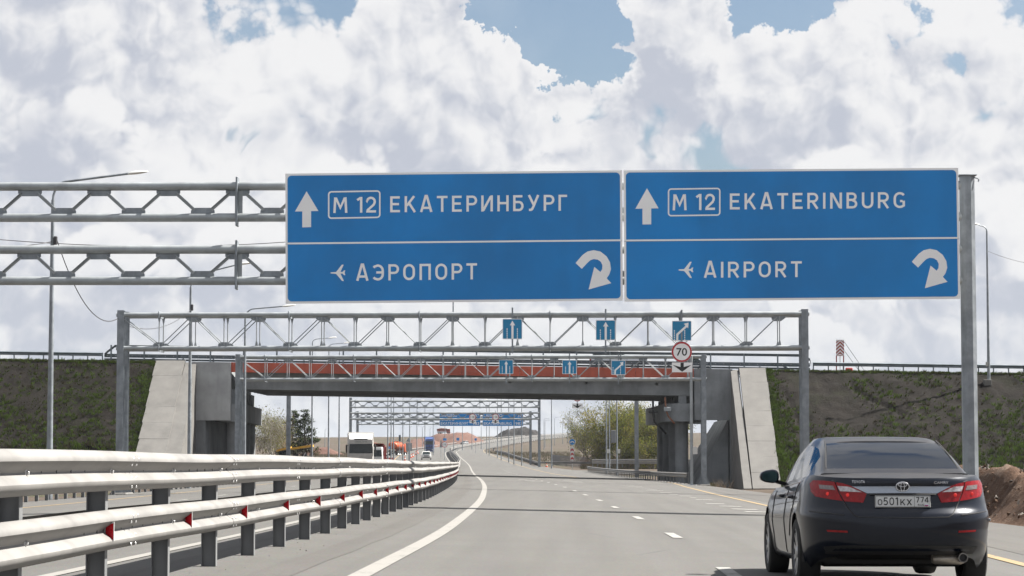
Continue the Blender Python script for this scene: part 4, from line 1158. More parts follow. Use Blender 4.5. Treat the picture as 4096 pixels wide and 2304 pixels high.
limit_sign(2727, 1407.5, 41, Y2 - .26, '70', 'round red-ringed 70 speed limit sign hanging from the nearer gantry')
arrow_plate(2688, 1450, 2769, 1489, Y2 - .26, 'white plate with a black down arrow below the 70 sign')

# ================================================================== far gantries seen under the bridge
def flat_truss(g, Y, xl, xr_, zt, zb, r, step, gl=.35):
    for z in (zt, zb): MB().tube([(xl, Y, z), (xr_, Y, z)], r, 8).build('chord', GALV, g)
    gu = mesh_of(MB().prism([(-gl, 0), (gl, 0), (gl, .12), (gl * .65, .22), (-gl * .65, .22), (-gl, .12)], lambda a, b: Vector((a, -.01, -b)), lambda a, b: Vector((a, .01, -b))), 'gusset', GALV2)
    X = xl + step * .5; base = world_loc(g)
    while X < xr_ - step * .3:
        link('gusset', gu, g, Vector((X, Y, zt - r * .8)) - base); o = link('gusset', gu, g, Vector((X + step / 2, Y, zb + r * .8)) - base); o.rotation_euler = (math.pi, 0, 0)
        for xa, xb in ((X + gl * .7, X + step / 2 - gl * .7), (X - gl * .7, X - step / 2 + gl * .7)):
            MB().beam((xa, Y, zt - r - .1), (xb, Y, zb + r + .1), .02, .10).build('diagonal', GALV, g)
        X += step
    X = xl + .8
    while X < xr_: MB().box((X, Y, (zt + zb) / 2), (.07, .2, zt - zb + .5)).build('joint_flange', GALV2, g); X += step * 5.0
Y4, Y6 = 393.0, 430.0
def far_gantry(name, label, Y, pl, pr, trusses, ztop, r=.14):
    xl, xr_ = xat(pl, Y), xat(pr, Y); g = thing(name, label, 'gantry', ((xl + xr_) / 2, Y, zpr(Y)))
    for X in (xl, xr_): h_post(g, X, Y, terrain_z(X - off(Y), Y) - .3, ztop, .42, .42)
    for a, b in trusses: flat_truss(g, Y - .3, xl, xr_, zat(a, Y), zat(b, Y), r, 2.0)
    return g
far_gantry('far_sign_gantry', 'far double-truss gantry under the overpass carrying two 110 signs', Y4, 1402, 2157, ((1604, 1629), (1652, 1676)), zat(1590, Y4))
far_gantry('far_sign_gantry', 'farther gantry behind the 110 signs carrying blue distance boards', Y6, 1430, 2122, ((1652, 1672), (1680, 1697)), zat(1645, Y6), .11)
behind = far_gantry('hidden_lane_gantry', 'lane gantry standing right behind the overpass girders', Y5, 1154, 2546, ((1500, 1545),), zat(1480, Y5))
limit_sign(1890, 1668, 13.5, Y4 - .7, '110', 'round 110 sign over the Cyrillic distance board', 'far 110 signs')
limit_sign(1982, 1668, 13.5, Y4 - .7, '110', 'round 110 sign over the Latin distance board', 'far 110 signs')
arrow_plate(1878, 1681, 1904, 1693, Y4 - .7, 'small down-arrow plate below the 110 sign over the Cyrillic board')
arrow_plate(1969, 1681, 1995, 1693, Y4 - .7, 'small down-arrow plate below the 110 sign over the Latin board')
limit_sign(2309, 1588, 18, Y5 - .6, '70', 'round limit sign almost hidden behind the overpass girder')
arrow_plate(2288.5, 1613.5, 2330.5, 1634, Y5 - .6, 'white plate with a black down arrow hanging below the overpass girder')
def distance_board(x0, x1, rows, label):
    Y = Y6 - .7; y0, y1 = 1655, 1704
    f = Face(at(x0, y1, Y), at(x1, y1, Y), at(x0, y0, Y)); fn = f.pt
    t = thing('distance_board', label, 'road sign', at((x0 + x1) / 2, y1, Y), group='far distance boards')
    plate(fn, [(x0, y0), (x0, y1), (x1, y1), (x1, y0)], 'panel', WHITE, t, .06); decal(fn, rounded(x0 + .8, y0 + .8, x1 - .8, y1 - .8, 2, 2), 'blue_field', BLUE, t, .01)
    for (s, num), yb in zip(rows, (1667.5, 1683, 1699)):
        w = len(s) * 9.3
        lettering(fn, s, x0 + 5, x0 + 5 + w, yb, yb - 10, 'lettering', WHITE, t, .02, bold=.006)
        lettering(fn, num, x1 - 5 - 8.6 * len(num), x1 - 5, yb, yb - 10, 'lettering', WHITE, t, .02, bold=.006)
distance_board(1758, 1922, (('ЛАИШЕВО', '37'), ('КАЗАНЬ', '67'), ('ЕКАТЕРИНБУРГ', '983')), 'far blue distance board with three Cyrillic city names')
distance_board(1930, 2093, (('LAISHEVO', '37'), ('KAZAN', '67'), ('EKATERINBURG', '983')), 'far blue distance board with three Latin city names')

# ================================================================== lighting columns and wires
def light_pole(px, base_py, top_py, Y, arm_px, arm_py, label, r=.10, box=True, z0=None, group='lighting columns along the motorway', name='light_pole', head=True):
    top = at(px, top_py, Y); z = z0 if z0 is not None else terrain_z(top.x - off(Y), Y) - .1
    t = thing(name, label, 'street light', (top.x, Y, z), group=group)
    MB().tube([(top.x, Y, z), (top.x, Y, z + 1.8), (top.x, Y, top.z)], [r * 1.25, r * 1.1, r * .62], 10).build('shaft', GALV2, t)
    MB().tube([(top.x, Y, z), (top.x, Y, z + .04)], r * 2.2, 10).build('base_flange', GALV2, t)
    if box: MB().box((top.x - r * 1.2, Y - .05, z + 1.35), (.22, .16, .38), ch=.02).build('terminal_box', mat('box_grey', (.38, .38, .37), .6), t)
    a = at(arm_px, arm_py, Y); s = 1 if a.x > top.x else -1; rise = a.z - top.z
    pts = [Vector((top.x, Y, top.z - .02))]
    for k in range(1, 7):
        u = k / 6 * math.pi / 2; pts.append(Vector((top.x + s * .55 * (1 - math.cos(u)), Y, top.z + min(.75, rise * .8) * math.sin(u))))
    pts.append(Vector((a.x - s * .35, Y, a.z)))
    MB().tube(pts, r * .42, 8).build('arm', GALV2, t)
    if head:
        M = Matrix.Translation((a.x, Y, a.z + .03)) @ Matrix.Rotation(-s * .12, 4, 'Y')
        m = MB(); sec = []
        for x, w, h in ((-.42, .05, .04), (-.32, .11, .07), (-.1, .16, .09), (.15, .15, .08), (.34, .09, .05), (.42, .02, .02)):
            sec.append(lambda q, b, x=x, w=w, h=h: M @ Vector((x * s, q * w, b * h)))
        ring = [(math.cos(2 * math.pi * i / 10), math.sin(2 * math.pi * i / 10) * (1 if math.sin(2 * math.pi * i / 10) > 0 else .6)) for i in range(10)]
        m.sweep(ring if s > 0 else ring[::-1], sec, closed=True, cap=True); m.build('lamp_head', mat('lamp_white', (.62, .62, .60), .4), t)
    return t
light_pole(212, 1810, 800, 98, 552, 694, 'tall lighting column with a curved arm rising before the left embankment', .115)
light_pole(763, 1815, 1150, 132.5, 985, 1056, 'lighting column standing before the pale slope paving')
light_pole(981, 1815, 1275, 154, 1156, 1225, 'lighting column beside the left post of the second gantry')
light_pole(3947, 1525, 925, 203.6, 3896, 897, 'lighting column on the embankment crest beside the large gantry post', .11, z0=at(3947, 1522, 203.6).z)
MB().box(at(3950, 1531, 203.4), (.62, .6, .5), ch=.03).build('column_footing', CONC, bpy.data.objects.get('light_pole.003'))
light_pole(1813, 1600, 1150, 225, 1700, 1100, 'thin lighting column rising from the overpass deck', .085, head=False, box=False, z0=deck_z(-11.5))
i = 0
for px, Y, top, ax in ((1250, 238, 1370, 1330), (1316, 262, 1390, 1390), (1358, 282, 1410, 1430), (1552, 330, 1560, 1590), (1565, 352, 1572, 1602), (1575, 378, 1590, 1612), (1612, 405, 1600, 1640), (1639, 440, 1606, 1662), (1668, 470, 1620, 1690), (1700, 520, 1630, 1722), (1733, 560, 1640, 1752)):
    light_pole(px, 0, top, Y, ax, top - 18, 'slim lighting column of the opposite carriageway, %s one counting away from the bridge' % ('first second third fourth fifth sixth seventh eighth ninth tenth eleventh'.split()[i]), .085, box=(i < 3)); i += 1
i = 0
for px, Y, top, ax in ((2425, 300, 1480, 2385), (2467, 275, 1440, 2425), (2437, 318, 1490, 2400), (2206, 372, 1520, 2175), (2087, 402, 1560, 2060), (2056, 425, 1570, 2030), (2035, 450, 1585, 2012), (2005, 480, 1592, 1985), (1990, 515, 1600, 1972), (1957, 560, 1612, 1942), (1947, 610, 1622, 1930)):
    light_pole(px, 0, top, Y, ax, top - 14, 'slim lighting column on the outer verge, %s counting from willows to far bend' % ('first second third fourth fifth sixth seventh eighth ninth tenth eleventh'.split()[i]), .085, box=False); i += 1
i = 0
for px, Y, top in ((2176, 930, 1674), (2180, 1000, 1680), (2218, 1050, 1668), (2251, 1090, 1672), (2270, 1130, 1668), (2287, 1160, 1670), (2322, 1200, 1670), (1780, 700, 1690), (1815, 760, 1693), (1850, 810, 1697), (1888, 860, 1693), (1925, 890, 1695), (1300, 900, 1715), (1395, 950, 1722), (1640, 880, 1705), (1690, 920, 1705), (1720, 960, 1710)):
    light_pole(px, 0, top + 6, Y, px + (24 if i < 7 else 12), top, 'tiny lighting column %s' % (('on the climbing bend beside the dark spoil heap, %s of seven' if i < 7 else 'on the skyline above the red soil, %s of five' if i < 12 else 'on the skyline behind the white truck, %s of five') % ('first second third fourth fifth sixth seventh'.split()[i if i < 7 else (i - 7) % 5])), .12, box=False, group='columns on the far hill', head=False); i += 1
# marker plates and cabinet on the right-hand columns
WP = mat('marker_plate', (.55, .55, .53), .5)
for px, py, Y, lab in ((2433, 1805, 299, 'small white marker plate on the slim column by the willows'), (2475, 1805, 274, 'small white marker plate on the column before the willow thicket'), (2780, 1802, 156.6, 'small white marker plate on the pole beside the bridge columns')):
    tag(MB().box(at(px, py, Y), (.30, .02, .46), ch=.005).build('marker_plate', WP), lab, 'marker plate')
tag(MB().box(at(2454, 1746, 317.5), (.62, .4, 1.6), ch=.03).build('control_cabinet', mat('cabinet_grey', (.16, .17, .18), .5)), 'grey control cabinet mounted between two columns by the willows', 'cabinet')
# plain post beside the right foot of the second gantry
t = thing('marker_pole', 'plain steel pole standing beside the second gantry foot', 'pole', at(2767, 1925, 156.8))
b = at(2767, 1925, 156.8); MB().tube([(b.x, b.y, terrain_z(b.x - off(b.y), b.y) - .1), (b.x, b.y, zat(1425, 156.8))], .10, 10).build('shaft', GALV, t)
MB().box((b.x, b.y, terrain_z(b.x - off(b.y), b.y) + .05), (.6, .5, .12), ch=.04).build('base_plate', GALV, t)
CAB = mat('cable_black', (.04, .04, .045), .6)
def wire(a, b, sag, label, r=.016):
    pts = []
    for i in range(17):
        u = i / 16; p = a.lerp(b, u); p.z -= sag * 4 * u * (1 - u); pts.append(p)
    tag(MB().tube(pts, r, 5).build('overhead_wire', CAB), label, 'wire')
pole1 = at(214, 965, 98)
wire(at(-400, 890, 92), pole1, .5, 'slack overhead wire reaching the curved column from outside')
wire(at(-400, 915, 96), at(1145, 968, 102), .4, 'faint level wire running behind the lower truss')
wire(at(228, 960, 98), at(476, 1272, 107), 1.2, 'wire dropping from the curved column to the nearer lane gantry', .02)
wire(at(476, 1290, 107.5), at(763, 1240, 132), .6, 'thin wire between the lane gantry and the next column')
wire(at(3952, 1005, 206), at(4300, 1060, 215), .5, 'wire leaving the column on the embankment crest')
for px, py in ((222, 962), (768, 1230)):
    tag(MB().box(at(px, py, 97.9 if px < 300 else 132.4), (.14, .14, .34), ch=.02).build('cable_clamp', CAB), 'dark cable clamp fixed to the ' + ('curved column' if px < 300 else 'column before the slope paving'), 'clamp')

# ================================================================== the dark sedan in the next lane
def interp(xs, ys):
    f = hermite(list(zip(xs, ys))); return f
def mono(pts):
    xs = [p[0] for p in pts]; ys = [p[1] for p in pts]
    return lambda x: float(np.interp(x, xs, ys))
def car_paint(name, col, dust=.35):
    m = bpy.data.materials.new(name); m.use_nodes = True; t = m.node_tree; t.nodes.clear(); g = NT(t)
    b = g.node('ShaderNodeBsdfPrincipled', {'Metallic': .2, 'Coat Weight': .55, 'Coat Roughness': .05, 'Specular IOR Level': .12}); g.node('ShaderNodeOutputMaterial', {'Surface': b.outputs[0]})
    pos = g.node('ShaderNodeTexCoord').outputs['Object']; z = g.node('ShaderNodeSeparateXYZ', {0: pos}).outputs['Z']
    n = g.noise(pos, 7, 6, .65).outputs['Fac']; n2 = g.noise(g.node('ShaderNodeMapping', {'Vector': pos, 'Scale': (3, 3, .8)}).outputs[0], 3, 5, .6).outputs['Fac']
    d = g.m('MULTIPLY', g.mr(z, .15, .95, 1, .22), g.mr(g.m('ADD', g.m('MULTIPLY', n, .5), g.m('MULTIPLY', n2, .5)), .35, .65, .25, 1))
    d = g.m('MULTIPLY', d, dust)
    nz = g.node('ShaderNodeSeparateXYZ', {0: g.node('ShaderNodeNewGeometry').outputs['Normal']}).outputs['Z']
    d = g.m('ADD', d, g.m('MULTIPLY', g.mr(nz, .80, .99, 0, .34), g.mr(n, .2, .7, .6, 1)), clamp=True)      # dust settled on level panels
    g.l.new(g.mix(d, col, (.10, .092, .082)), b.inputs['Base Color'])
    g.l.new(g.m('ADD', .32, g.m('MULTIPLY', d, .6)), b.inputs['Roughness'])
    g.l.new(g.m('SUBTRACT', .6, g.m('MULTIPLY', d, 1.3), clamp=True), b.inputs['Coat Weight'])
    return m
PAINT_CAR = car_paint('dark_blue_paint', (.0022, .0052, .0135), .05)
GLASSD = mat('tinted_glass', (.004, .007, .013), .06, 0, spec=.32)
CHROME = mat('chrome_trim', (.55, .55, .57), .2, 1.0)
RUBBER = mat('tyre_rubber', (.018, .018, .018), .85, 0, .25, 9, bump=.3, bscale=60, obj=True)
RIMM = mat('alloy_rim', (.42, .43, .45), .32, .85, .08, 6, obj=True)
PLAST = mat('black_plastic', (.014, .014, .015), .6)
LAMPR = mat('lamp_red', (.17, .003, .006), .2, 0, .25, 26, coat=.2, spec=.25, emit=(.8, .02, .02), estr=.012, obj=True)
LAMPC = mat('lamp_clear', (.40, .37, .38), .15, .3, .35, 30, coat=.6, obj=True)
LAMPG = mat('lamp_smoke', (.16, .13, .13), .2, .3, .25, 30, coat=.6, obj=True)
LIT = mat('lamp_lit', (.30, .012, .012), .3, emit=(1, .03, .02), estr=.13)
PLATEW = mat('plate_white', (.55, .56, .56), .5, 0, .06, 12, obj=True)

SED_L = 4.82
def sedan():
    global LOCAL
    LOCAL = True
    # heading: the car points slightly left of the road direction
    base = Vector((3.03, 23.05, 0)); base.z = road_z(3.05, 24) + .002
    car = thing('sedan', 'dark blue four-door sedan with lit red tail lamps driving in the outer lane', 'car', base, R(1.25))
    ztop = mono([(0, 1.050), (.12, 1.055), (.3, 1.065), (.6, 1.085), (.95, 1.050), (1.5, 1.00), (2.5, .955), (3.3, .935), (3.7, .93), (4.3, .86), (4.6, .78), (4.82, .70)])
    zbot = mono([(0, .35), (.25, .335), (.5, .28), (.62, .22), (4.2, .21), (4.5, .22), (4.82, .24)])
    Wv = mono([(0, .80), (.04, .852), (.15, .880), (.35, .897), (.50, .910), (.57, .911), (.68, .898), (.80, .882), (.92, .858), (1, .815)])
    yr = mono([(0, .15), (.05, .07), (.13, .02), (.25, .0), (.46, .0), (.53, .012), (.575, .045), (.62, .078), (.75, .095), (.9, .10), (.96, .092), (1, .11)])
    yf = mono([(0, 4.70), (.2, 4.80), (.5, 4.82), (.75, 4.76), (1, 4.60)])
    vs_ = [0, .02, .05, .09, .14, .2, .27, .34, .41, .47, .52, .55, .58, .62, .68, .75, .82, .88, .93, .965, 1.0]
    nR, cyr, cyf = 2.7, .80, .95
    def half(v):
        W, a, b = Wv(v), yr(v), yf(v); pts = []
        for i in range(19):
            ph = i / 18 * math.pi / 2; x = W * math.sin(ph) ** (2 / nR); y = a + cyr * (1 - math.cos(ph) ** (2 / nR)); pts.append((x, y))
        n = 66
        for i in range(1, n): pts.append((W, a + cyr + (b - cyf - a - cyr) * i / n))
        for i in range(13):
            ph = (1 - i / 12) * math.pi / 2; x = W * math.sin(ph) ** (2 / nR); y = b - cyf * (1 - math.cos(ph) ** (2 / nR)); pts.append((x, y))
        return pts
    rows = []
    for v in vs_:
        h = half(v); full = [(x, y) for x, y in h] + [(-x, y) for x, y in h[-2:0:-1]]
        rows.append([Vector((x, y, zbot(y) + v * (ztop(y) - zbot(y)))) for x, y in full])
    n = len(rows[0]); ax_r, ax_f, rw, ra = 1.03, 3.805, .335, .385
    # wheel arches: faces inside are left out and the rim of the hole is pulled onto the arch
    fs = []
    def ain(p):
        for c in (ax_r, ax_f):
            if math.hypot(p.y - c, p.z - rw) < ra and abs(p.x) > .55: return c
        return None
    for i in range(len(rows) - 1):
        for k in range(n):
            q = [rows[i][k], rows[i][(k + 1) % n], rows[i + 1][(k + 1) % n], rows[i + 1][k]]
            cnt = sum(1 for p in q if ain(p) is not None)
            if cnt >= 3: continue
            fs.append((i * n + k, i * n + (k + 1) % n, (i + 1) * n + (k + 1) % n, (i + 1) * n + k))
    used = set(j for f in fs for j in f); flat = [p for r_ in rows for p in r_]
    for j in used:
        p = flat[j]; c = ain(p)
        if c is not None:
            d = Vector((p.y - c, p.z - rw)); d = d.normalized() * ra if d.length > 1e-4 else Vector((0, ra)); p.y = c + d.x; p.z = rw + d.y
    shell = MB().add(flat, fs, 0, True)
    # deck lid top and bonnet
    def top_sheet(y0, y1, crown, ny, m_):
        vs = []; f2 = []; nx = 13
        for i in range(ny + 1):
            y = y0 + (y1 - y0) * i / ny
            # half width of the shell's top edge at this y
            h = half(1.0); xs = np.interp(y, [q[1] for q in h[:40]], [q[0] for q in h[:40]]) if y < 2.4 else np.interp(-y, [-q[1] for q in h[::-1][:40]], [q[0] for q in h[::-1][:40]])
            for k in range(nx):
                u = -1 + 2 * k / (nx - 1); vs.append(Vector((u * xs, y, ztop(y) + crown * (1 - u * u) * min(1, 6 * i / ny + .0))))
        for i in range(ny):
            for k in range(nx - 1): f2.append((i * nx + k, i * nx + k + 1, (i + 1) * nx + k + 1, (i + 1) * nx + k))
        return vs, f2
    shell.add(*top_sheet(.1105, .80, .022, 12, 0), 0, True)
    shell.add(*top_sheet(4.599, 3.30, .05, 12, 0), 0, True)
    body = shell.build('body', PAINT_CAR, car, world=False, sharp=55, weld=True)
    # greenhouse
    zr = hermite([(.58, 1.098), (.75, 1.165), (1.0, 1.268), (1.25, 1.358), (1.45, 1.412), (1.8, 1.452), (2.2, 1.465), (2.6, 1.450), (2.8, 1.415), (3.1, 1.30), (3.4, 1.14), (3.62, .985)])
    wr = mono([(.58, .665), (.75, .655), (1.0, .625), (1.25, .595), (1.45, .575), (1.8, .57), (2.4, .57), (2.8, .575), (3.1, .62), (3.4, .68), (3.62, .71)])
    wb = mono([(.58, .70), (.8, .745), (1.1, .775), (1.6, .79), (3.0, .79), (3.3, .775), (3.62, .74)])
    ysn = [.58, .64, .70, .78, .88, 1.0, 1.12, 1.24, 1.34, 1.40, 1.46, 1.55, 1.75, 2.0, 2.2, 2.5, 2.7, 2.8, 2.95, 3.1, 3.25, 3.4, 3.52, 3.62]
    def sect(y):
        zb_, zt_ = ztop(y) + .012, zr(y); b, r_ = wb(y), wr(y); H = max(zt_ - zb_, .004)
        pts = [(b + .012, zb_ - .03), (b, zb_), (b - (b - r_) * .10, zb_ + H * .10), (b - (b - r_) * .46, zb_ + H * .48), (b - (b - r_) * .80, zb_ + H * .80), (r_ + .004, zb_ + H * .90), (r_ - .03, zb_ + H * .968), (r_ * .80, zb_ + H * .990), (r_ * .45, zb_ + H * 1.0), (0, zb_ + H * 1.004)]
        return pts
    S = [sect(y) for y in ysn]; m = len(S[0])
    grid = []
    for y, s_ in zip(ysn, S): grid.append([Vector((x, y, z)) for x, z in s_] + [Vector((-x, y, z)) for x, z in s_[-2::-1]])
    nn = len(grid[0])
    gb, gw, gf, sw = MB(), MB(), MB(), {1: MB(), -1: MB()}
    rear_rows = (2, 9)          # y .70 .. 1.40 is the rear screen, 2.8 .. 3.5 the windscreen
    front_rows = (17, 22)
    for i in range(len(ysn) - 1):
        for k in range(nn - 1):
            kk = k if k < m - 1 else nn - 2 - k
            q = [grid[i][k], grid[i][k + 1], grid[i + 1][k + 1], grid[i + 1][k]]; q = q[::-1]
            tgt = gb
            if kk >= 6 and rear_rows[0] <= i < rear_rows[1]: tgt = gw
            elif kk >= 6 and front_rows[0] <= i < front_rows[1]: tgt = gf
            elif kk in (2, 3) and 6 <= i < 19 and i not in (14,): tgt = sw[1 if k < m - 1 else -1]
            tgt.add(q, [(0, 1, 2, 3)], 0, True)
    gb.build('roof', PAINT_CAR, car, world=False, sharp=40, weld=True)
    gw.build('rear_screen', GLASSD, car, world=False, weld=True, sharp=60); gf.build('windscreen', GLASSD, car, world=False, weld=True, sharp=60)
    for s_ in (1, -1): sw[s_].build('side_window', GLASSD, car, world=False, weld=True)
    # project helper: rays along +y (from behind) or along x (from the side)
    bpy.context.view_layer.update()
    bv = BVHTree.FromPolygons([v.co for v in body.data.vertices], [p.vertices for p in body.data.polygons])
    DZ = .058        # the tail furniture sits a little lower than first measured
    def rear(x, z, lift=.0):
        h = bv.ray_cast(Vector((x, -1, z - DZ)), Vector((0, 1, 0)))
        if h[0] is None or h[0].y > 1.0: return Vector((x, .55, z - DZ))
        nrm = h[1] if h[1].y < 0 else -h[1]
        return h[0] + nrm * lift
    def sidep(y, z, s_, lift=.0):
        h = bv.ray_cast(Vector((2 * s_, y, z)), Vector((-s_, 0, 0)))
        if h[0] is None: return Vector((.9 * s_, y, z))
        return h[0] + Vector((s_ * lift, 0, 0))
    def patch(poly2, name, mt, parent, lift, fn=rear, step=.03, rim=.01):
        xs = [p[0] for p in poly2]; zs = [p[1] for p in poly2]
        vs = [Vector(p) for p in poly2]; ed = [(i, (i + 1) % len(poly2)) for i in range(len(poly2))]
        # points along the outline and inside it
        fine = []
        for a, b in zip(poly2, poly2[1:] + poly2[:1]):
            L = math.dist(a, b); k = max(1, int(L / step))
            fine += [(a[0] + (b[0] - a[0]) * i / k, a[1] + (b[1] - a[1]) * i / k) for i in range(k)]
        nb = len(fine); pts = [Vector(p) for p in fine]; ed = [(i, (i + 1) % nb) for i in range(nb)]
        for x in np.arange(min(xs) + step / 2, max(xs), step):
            for z in np.arange(min(zs) + step / 2, max(zs), step): pts.append(Vector((x, z)))
        v, e, f, *_ = delaunay_2d_cdt(pts, ed, [], 1, 1e-6)
        mb = MB().add([fn(p.x, p.y, lift) for p in v], [tuple(q) for q in f], 0, True)
        k = len(fine); mb.add([fn(x, z, lift) for x, z in fine] + [fn(x, z, lift - rim) for x, z in fine], [(i, (i + 1) % k, k + (i + 1) % k, k + i) for i in range(k)])
        return mb.build(name, mt, parent, world=False, weld=False, sharp=50)
    def seam(pts, name='panel_gap', fn=rear, r=.006, mt=None, lift=.001, parent=car):
        P = []
        for a, b in zip(pts, pts[1:]):
            k = max(2, int(math.dist(a, b) / .03)); P += [fn(a[0] + (b[0] - a[0]) * i / k, a[1] + (b[1] - a[1]) * i / k, lift) for i in range(k)]
        P.append(fn(pts[-1][0], pts[-1][1], lift)); return MB().tube(P, r, 5).build(name, mt or BLACK, parent, world=False)
    # tail lamps: body-side unit and lid-side unit on either side
    for s_ in (-1, 1):
        mir = lambda p: [(x * s_ * -1, z) for x, z in p][::(1 if s_ < 0 else -1)]
        outer = mir([(-.812, 1.060), (-.785, 1.088), (-.70, 1.086), (-.612, 1.076), (-.585, .985), (-.545, .898), (-.66, .915), (-.775, .938), (-.808, .985)])
        inner = mir([(-.600, 1.074), (-.545, 1.066), (-.470, 1.042), (-.330, .968), (-.365, .884), (-.533, .896), (-.573, .985)])
        a = patch(outer, 'tail_lamp', LAMPR, car, .010); b = patch(inner, 'lid_lamp', LAMPR, car, .010)
        patch(mir([(-.742, 1.050), (-.626, 1.042), (-.606, 1.000), (-.735, 1.010)]), 'reverse_lens', LAMPG, a, .014, rim=.005)
        patch(mir([(-.586, 1.040), (-.490, 1.034), (-.372, .982), (-.566, .990)]), 'indicator_lens', LAMPC, b, .014, rim=.005)
        for cx, cz, par in ((-.672, .965, a), (-.500, .955, b)):
            q = rear(cx * -s_, cz, .012); MB().lathe([(0, .006), (.012, .005), (.018, 0)], Matrix.Translation(q) @ Matrix.Rotation(R(90), 4, 'X'), 12).build('lit_bulb', LIT, par, world=False)
        patch(mir([(-.70, .630), (-.52, .624), (-.515, .606), (-.69, .612)]), 'bumper_reflector', LAMPR, car, .006, rim=.005)
        seam(mir([(-.60, 1.074), (-.575, .985), (-.54, .893), (-.505, .83), (-.465, .775), (-.42, .752)]))
        seam(mir([(-.600, 1.076), (-.640, 1.09)]))
    seam([(-.42, .752), (0, .745), (.42, .752)])
    seam([(-.84, .80), (-.70, .785), (-.55, .77)]) ; seam([(.55, .77), (.70, .785), (.84, .80)])
    # chrome bar above the plate with the oval emblem
    patch([(-.462, 1.036), (0, 1.040), (.462, 1.036), (.325, .972), (0, .976), (-.325, .972)][::-1], 'chrome_bar', mat('satin_chrome', (.30, .33, .38), .22, .9), car, .012)
    MB().box((0, rear(0, .985).y - .018, .962 - DZ), (.62, .03, .014), ch=.005).build('plate_lamp_ledge', PLAST, car, world=False)
    ey = rear(0, 1.035).y - .024
    def ring(cx, cz, a, b, r, name, tilt=0):
        P = [Vector((cx + a * math.cos(2 * math.pi * i / 28), ey, cz - DZ + b * math.sin(2 * math.pi * i / 28))) for i in range(29)]
        return MB().tube(P, r, 6, cap=False).build(name, CHROME, em, world=False)
    em = MB().lathe([(0, .0), (.058, 0), (.060, .004)], Matrix.Translation((0, ey + .010, 1.035 - DZ)) @ Matrix.Diagonal((1, 1, .70, 1)) @ Matrix.Rotation(R(90), 4, 'X'), 24).build('emblem', PLAST, car, world=False)
    ring(0, 1.035, .061, .042, .006, 'oval_ring'); ring(0, 1.052, .040, .0175, .005, 'inner_ring'); ring(0, 1.033, .0175, .038, .005, 'inner_ring')
    fnb = lambda x, z, l: rear(x, z, l)
    lettering(lambda x, y, l: rear(x, y, l), 'TOYOTA', -.462, -.345, 1.068, 1.090, 'badge_lettering', CHROME, car, .006, bold=.0)
    lettering(lambda x, y, l: rear(x, y, l), 'CAMRY', .300, .440, 1.062, 1.084, 'badge_lettering', CHROME, car, .006, bold=.0)
    # registration plate
    py_ = rear(0, .9).y - .022
    pf = lambda x, y, l: Vector((x, py_ - l, y - DZ))
    pl = MB().box((0, py_ + .006, .897 - DZ), (.52, .011, .112), ch=.004).build('number_plate', PLATEW, car, world=False)
    decal(pf, rounded(-.2565, .8445, .2565, .9495, .008, 3), 'plate_border', BLACK, pl, .0006, holes=[rounded(-.2525, .8485, .2525, .9455, .006, 3)])
    decal(pf, [(.106, .8485), (.109, .8485), (.109, .9455), (.106, .9455)], 'plate_bar', BLACK, pl, .0008)
    for ch, a, b, top in (('O', -.236, -.192, .918), ('5', -.182, -.140, .935), ('O', -.126, -.082, .935), ('1', -.068, -.046, .935), ('K', -.024, .022, .918), ('х', .036, .084, .918)):
        sign_word(pf, ch, a, b, .862, top, BLACK, pl, .001)
    for ch, a, b in (('7', .122, .156), ('7', .164, .198), ('4', .204, .243)):
        sign_word(pf, ch, a, b, .888, .938, BLACK, pl, .001)
    lettering(pf, 'RUS', .140, .196, .856, .874, 'plate_character', BLACK, pl, .001, full=True)
    for k, c in enumerate(((.7, .7, .7), (.02, .04, .35), (.5, .02, .02))):
        decal(pf, [(.203, .872 - .006 * (k + 1)), (.238, .872 - .006 * (k + 1)), (.238, .872 - .006 * k), (.203, .872 - .006 * k)], 'plate_flag', mat('flag_%d' % k, c, .5), pl, .001)
    # lower valance, underbody, exhaust
    patch([(-.72, .47), (-.56, .485), (0, .492), (.56, .485), (.72, .47), (.70, .402), (0, .400), (-.70, .402)][::-1], 'valance', PLAST, car, .004, step=.05)
    MB().box((0, 2.5, .25), (1.36, 3.4, .10), ch=.03).build('underbody', PLAST, car, world=False)
    MB().box((0, .86, .34), (1.2, .8, .10), ch=.04).build('rear_floor', PLAST, car, world=False)
    mf = MB().lathe([(0, -.15), (.065, -.15), (.085, -.12), (.085, .12), (.065, .15), (0, .15)], Matrix.Translation((.46, .33, .295)) @ Matrix.Diagonal((1, 1, .62, 1)) @ Matrix.Rotation(R(90), 4, 'Y'), 20).build('silencer', mat('silencer_steel', (.42, .38, .33), .45, .6, .25, 12, obj=True), car, world=False)
    M = Matrix.Translation((.565, .10, .312)) @ Matrix.Rotation(R(-90), 4, 'X')
    MB().lathe([(.037, .0), (.045, .0), (.045, .18), (.037, .18), (.037, .0)], M, 18).build('exhaust_tip', mat('exhaust_steel', (.20, .19, .18), .35, .8), car, world=False)
    MB().lathe([(0, .05), (.036, .05)], M, 18).build('exhaust_bore', BLACK, car, world=False)
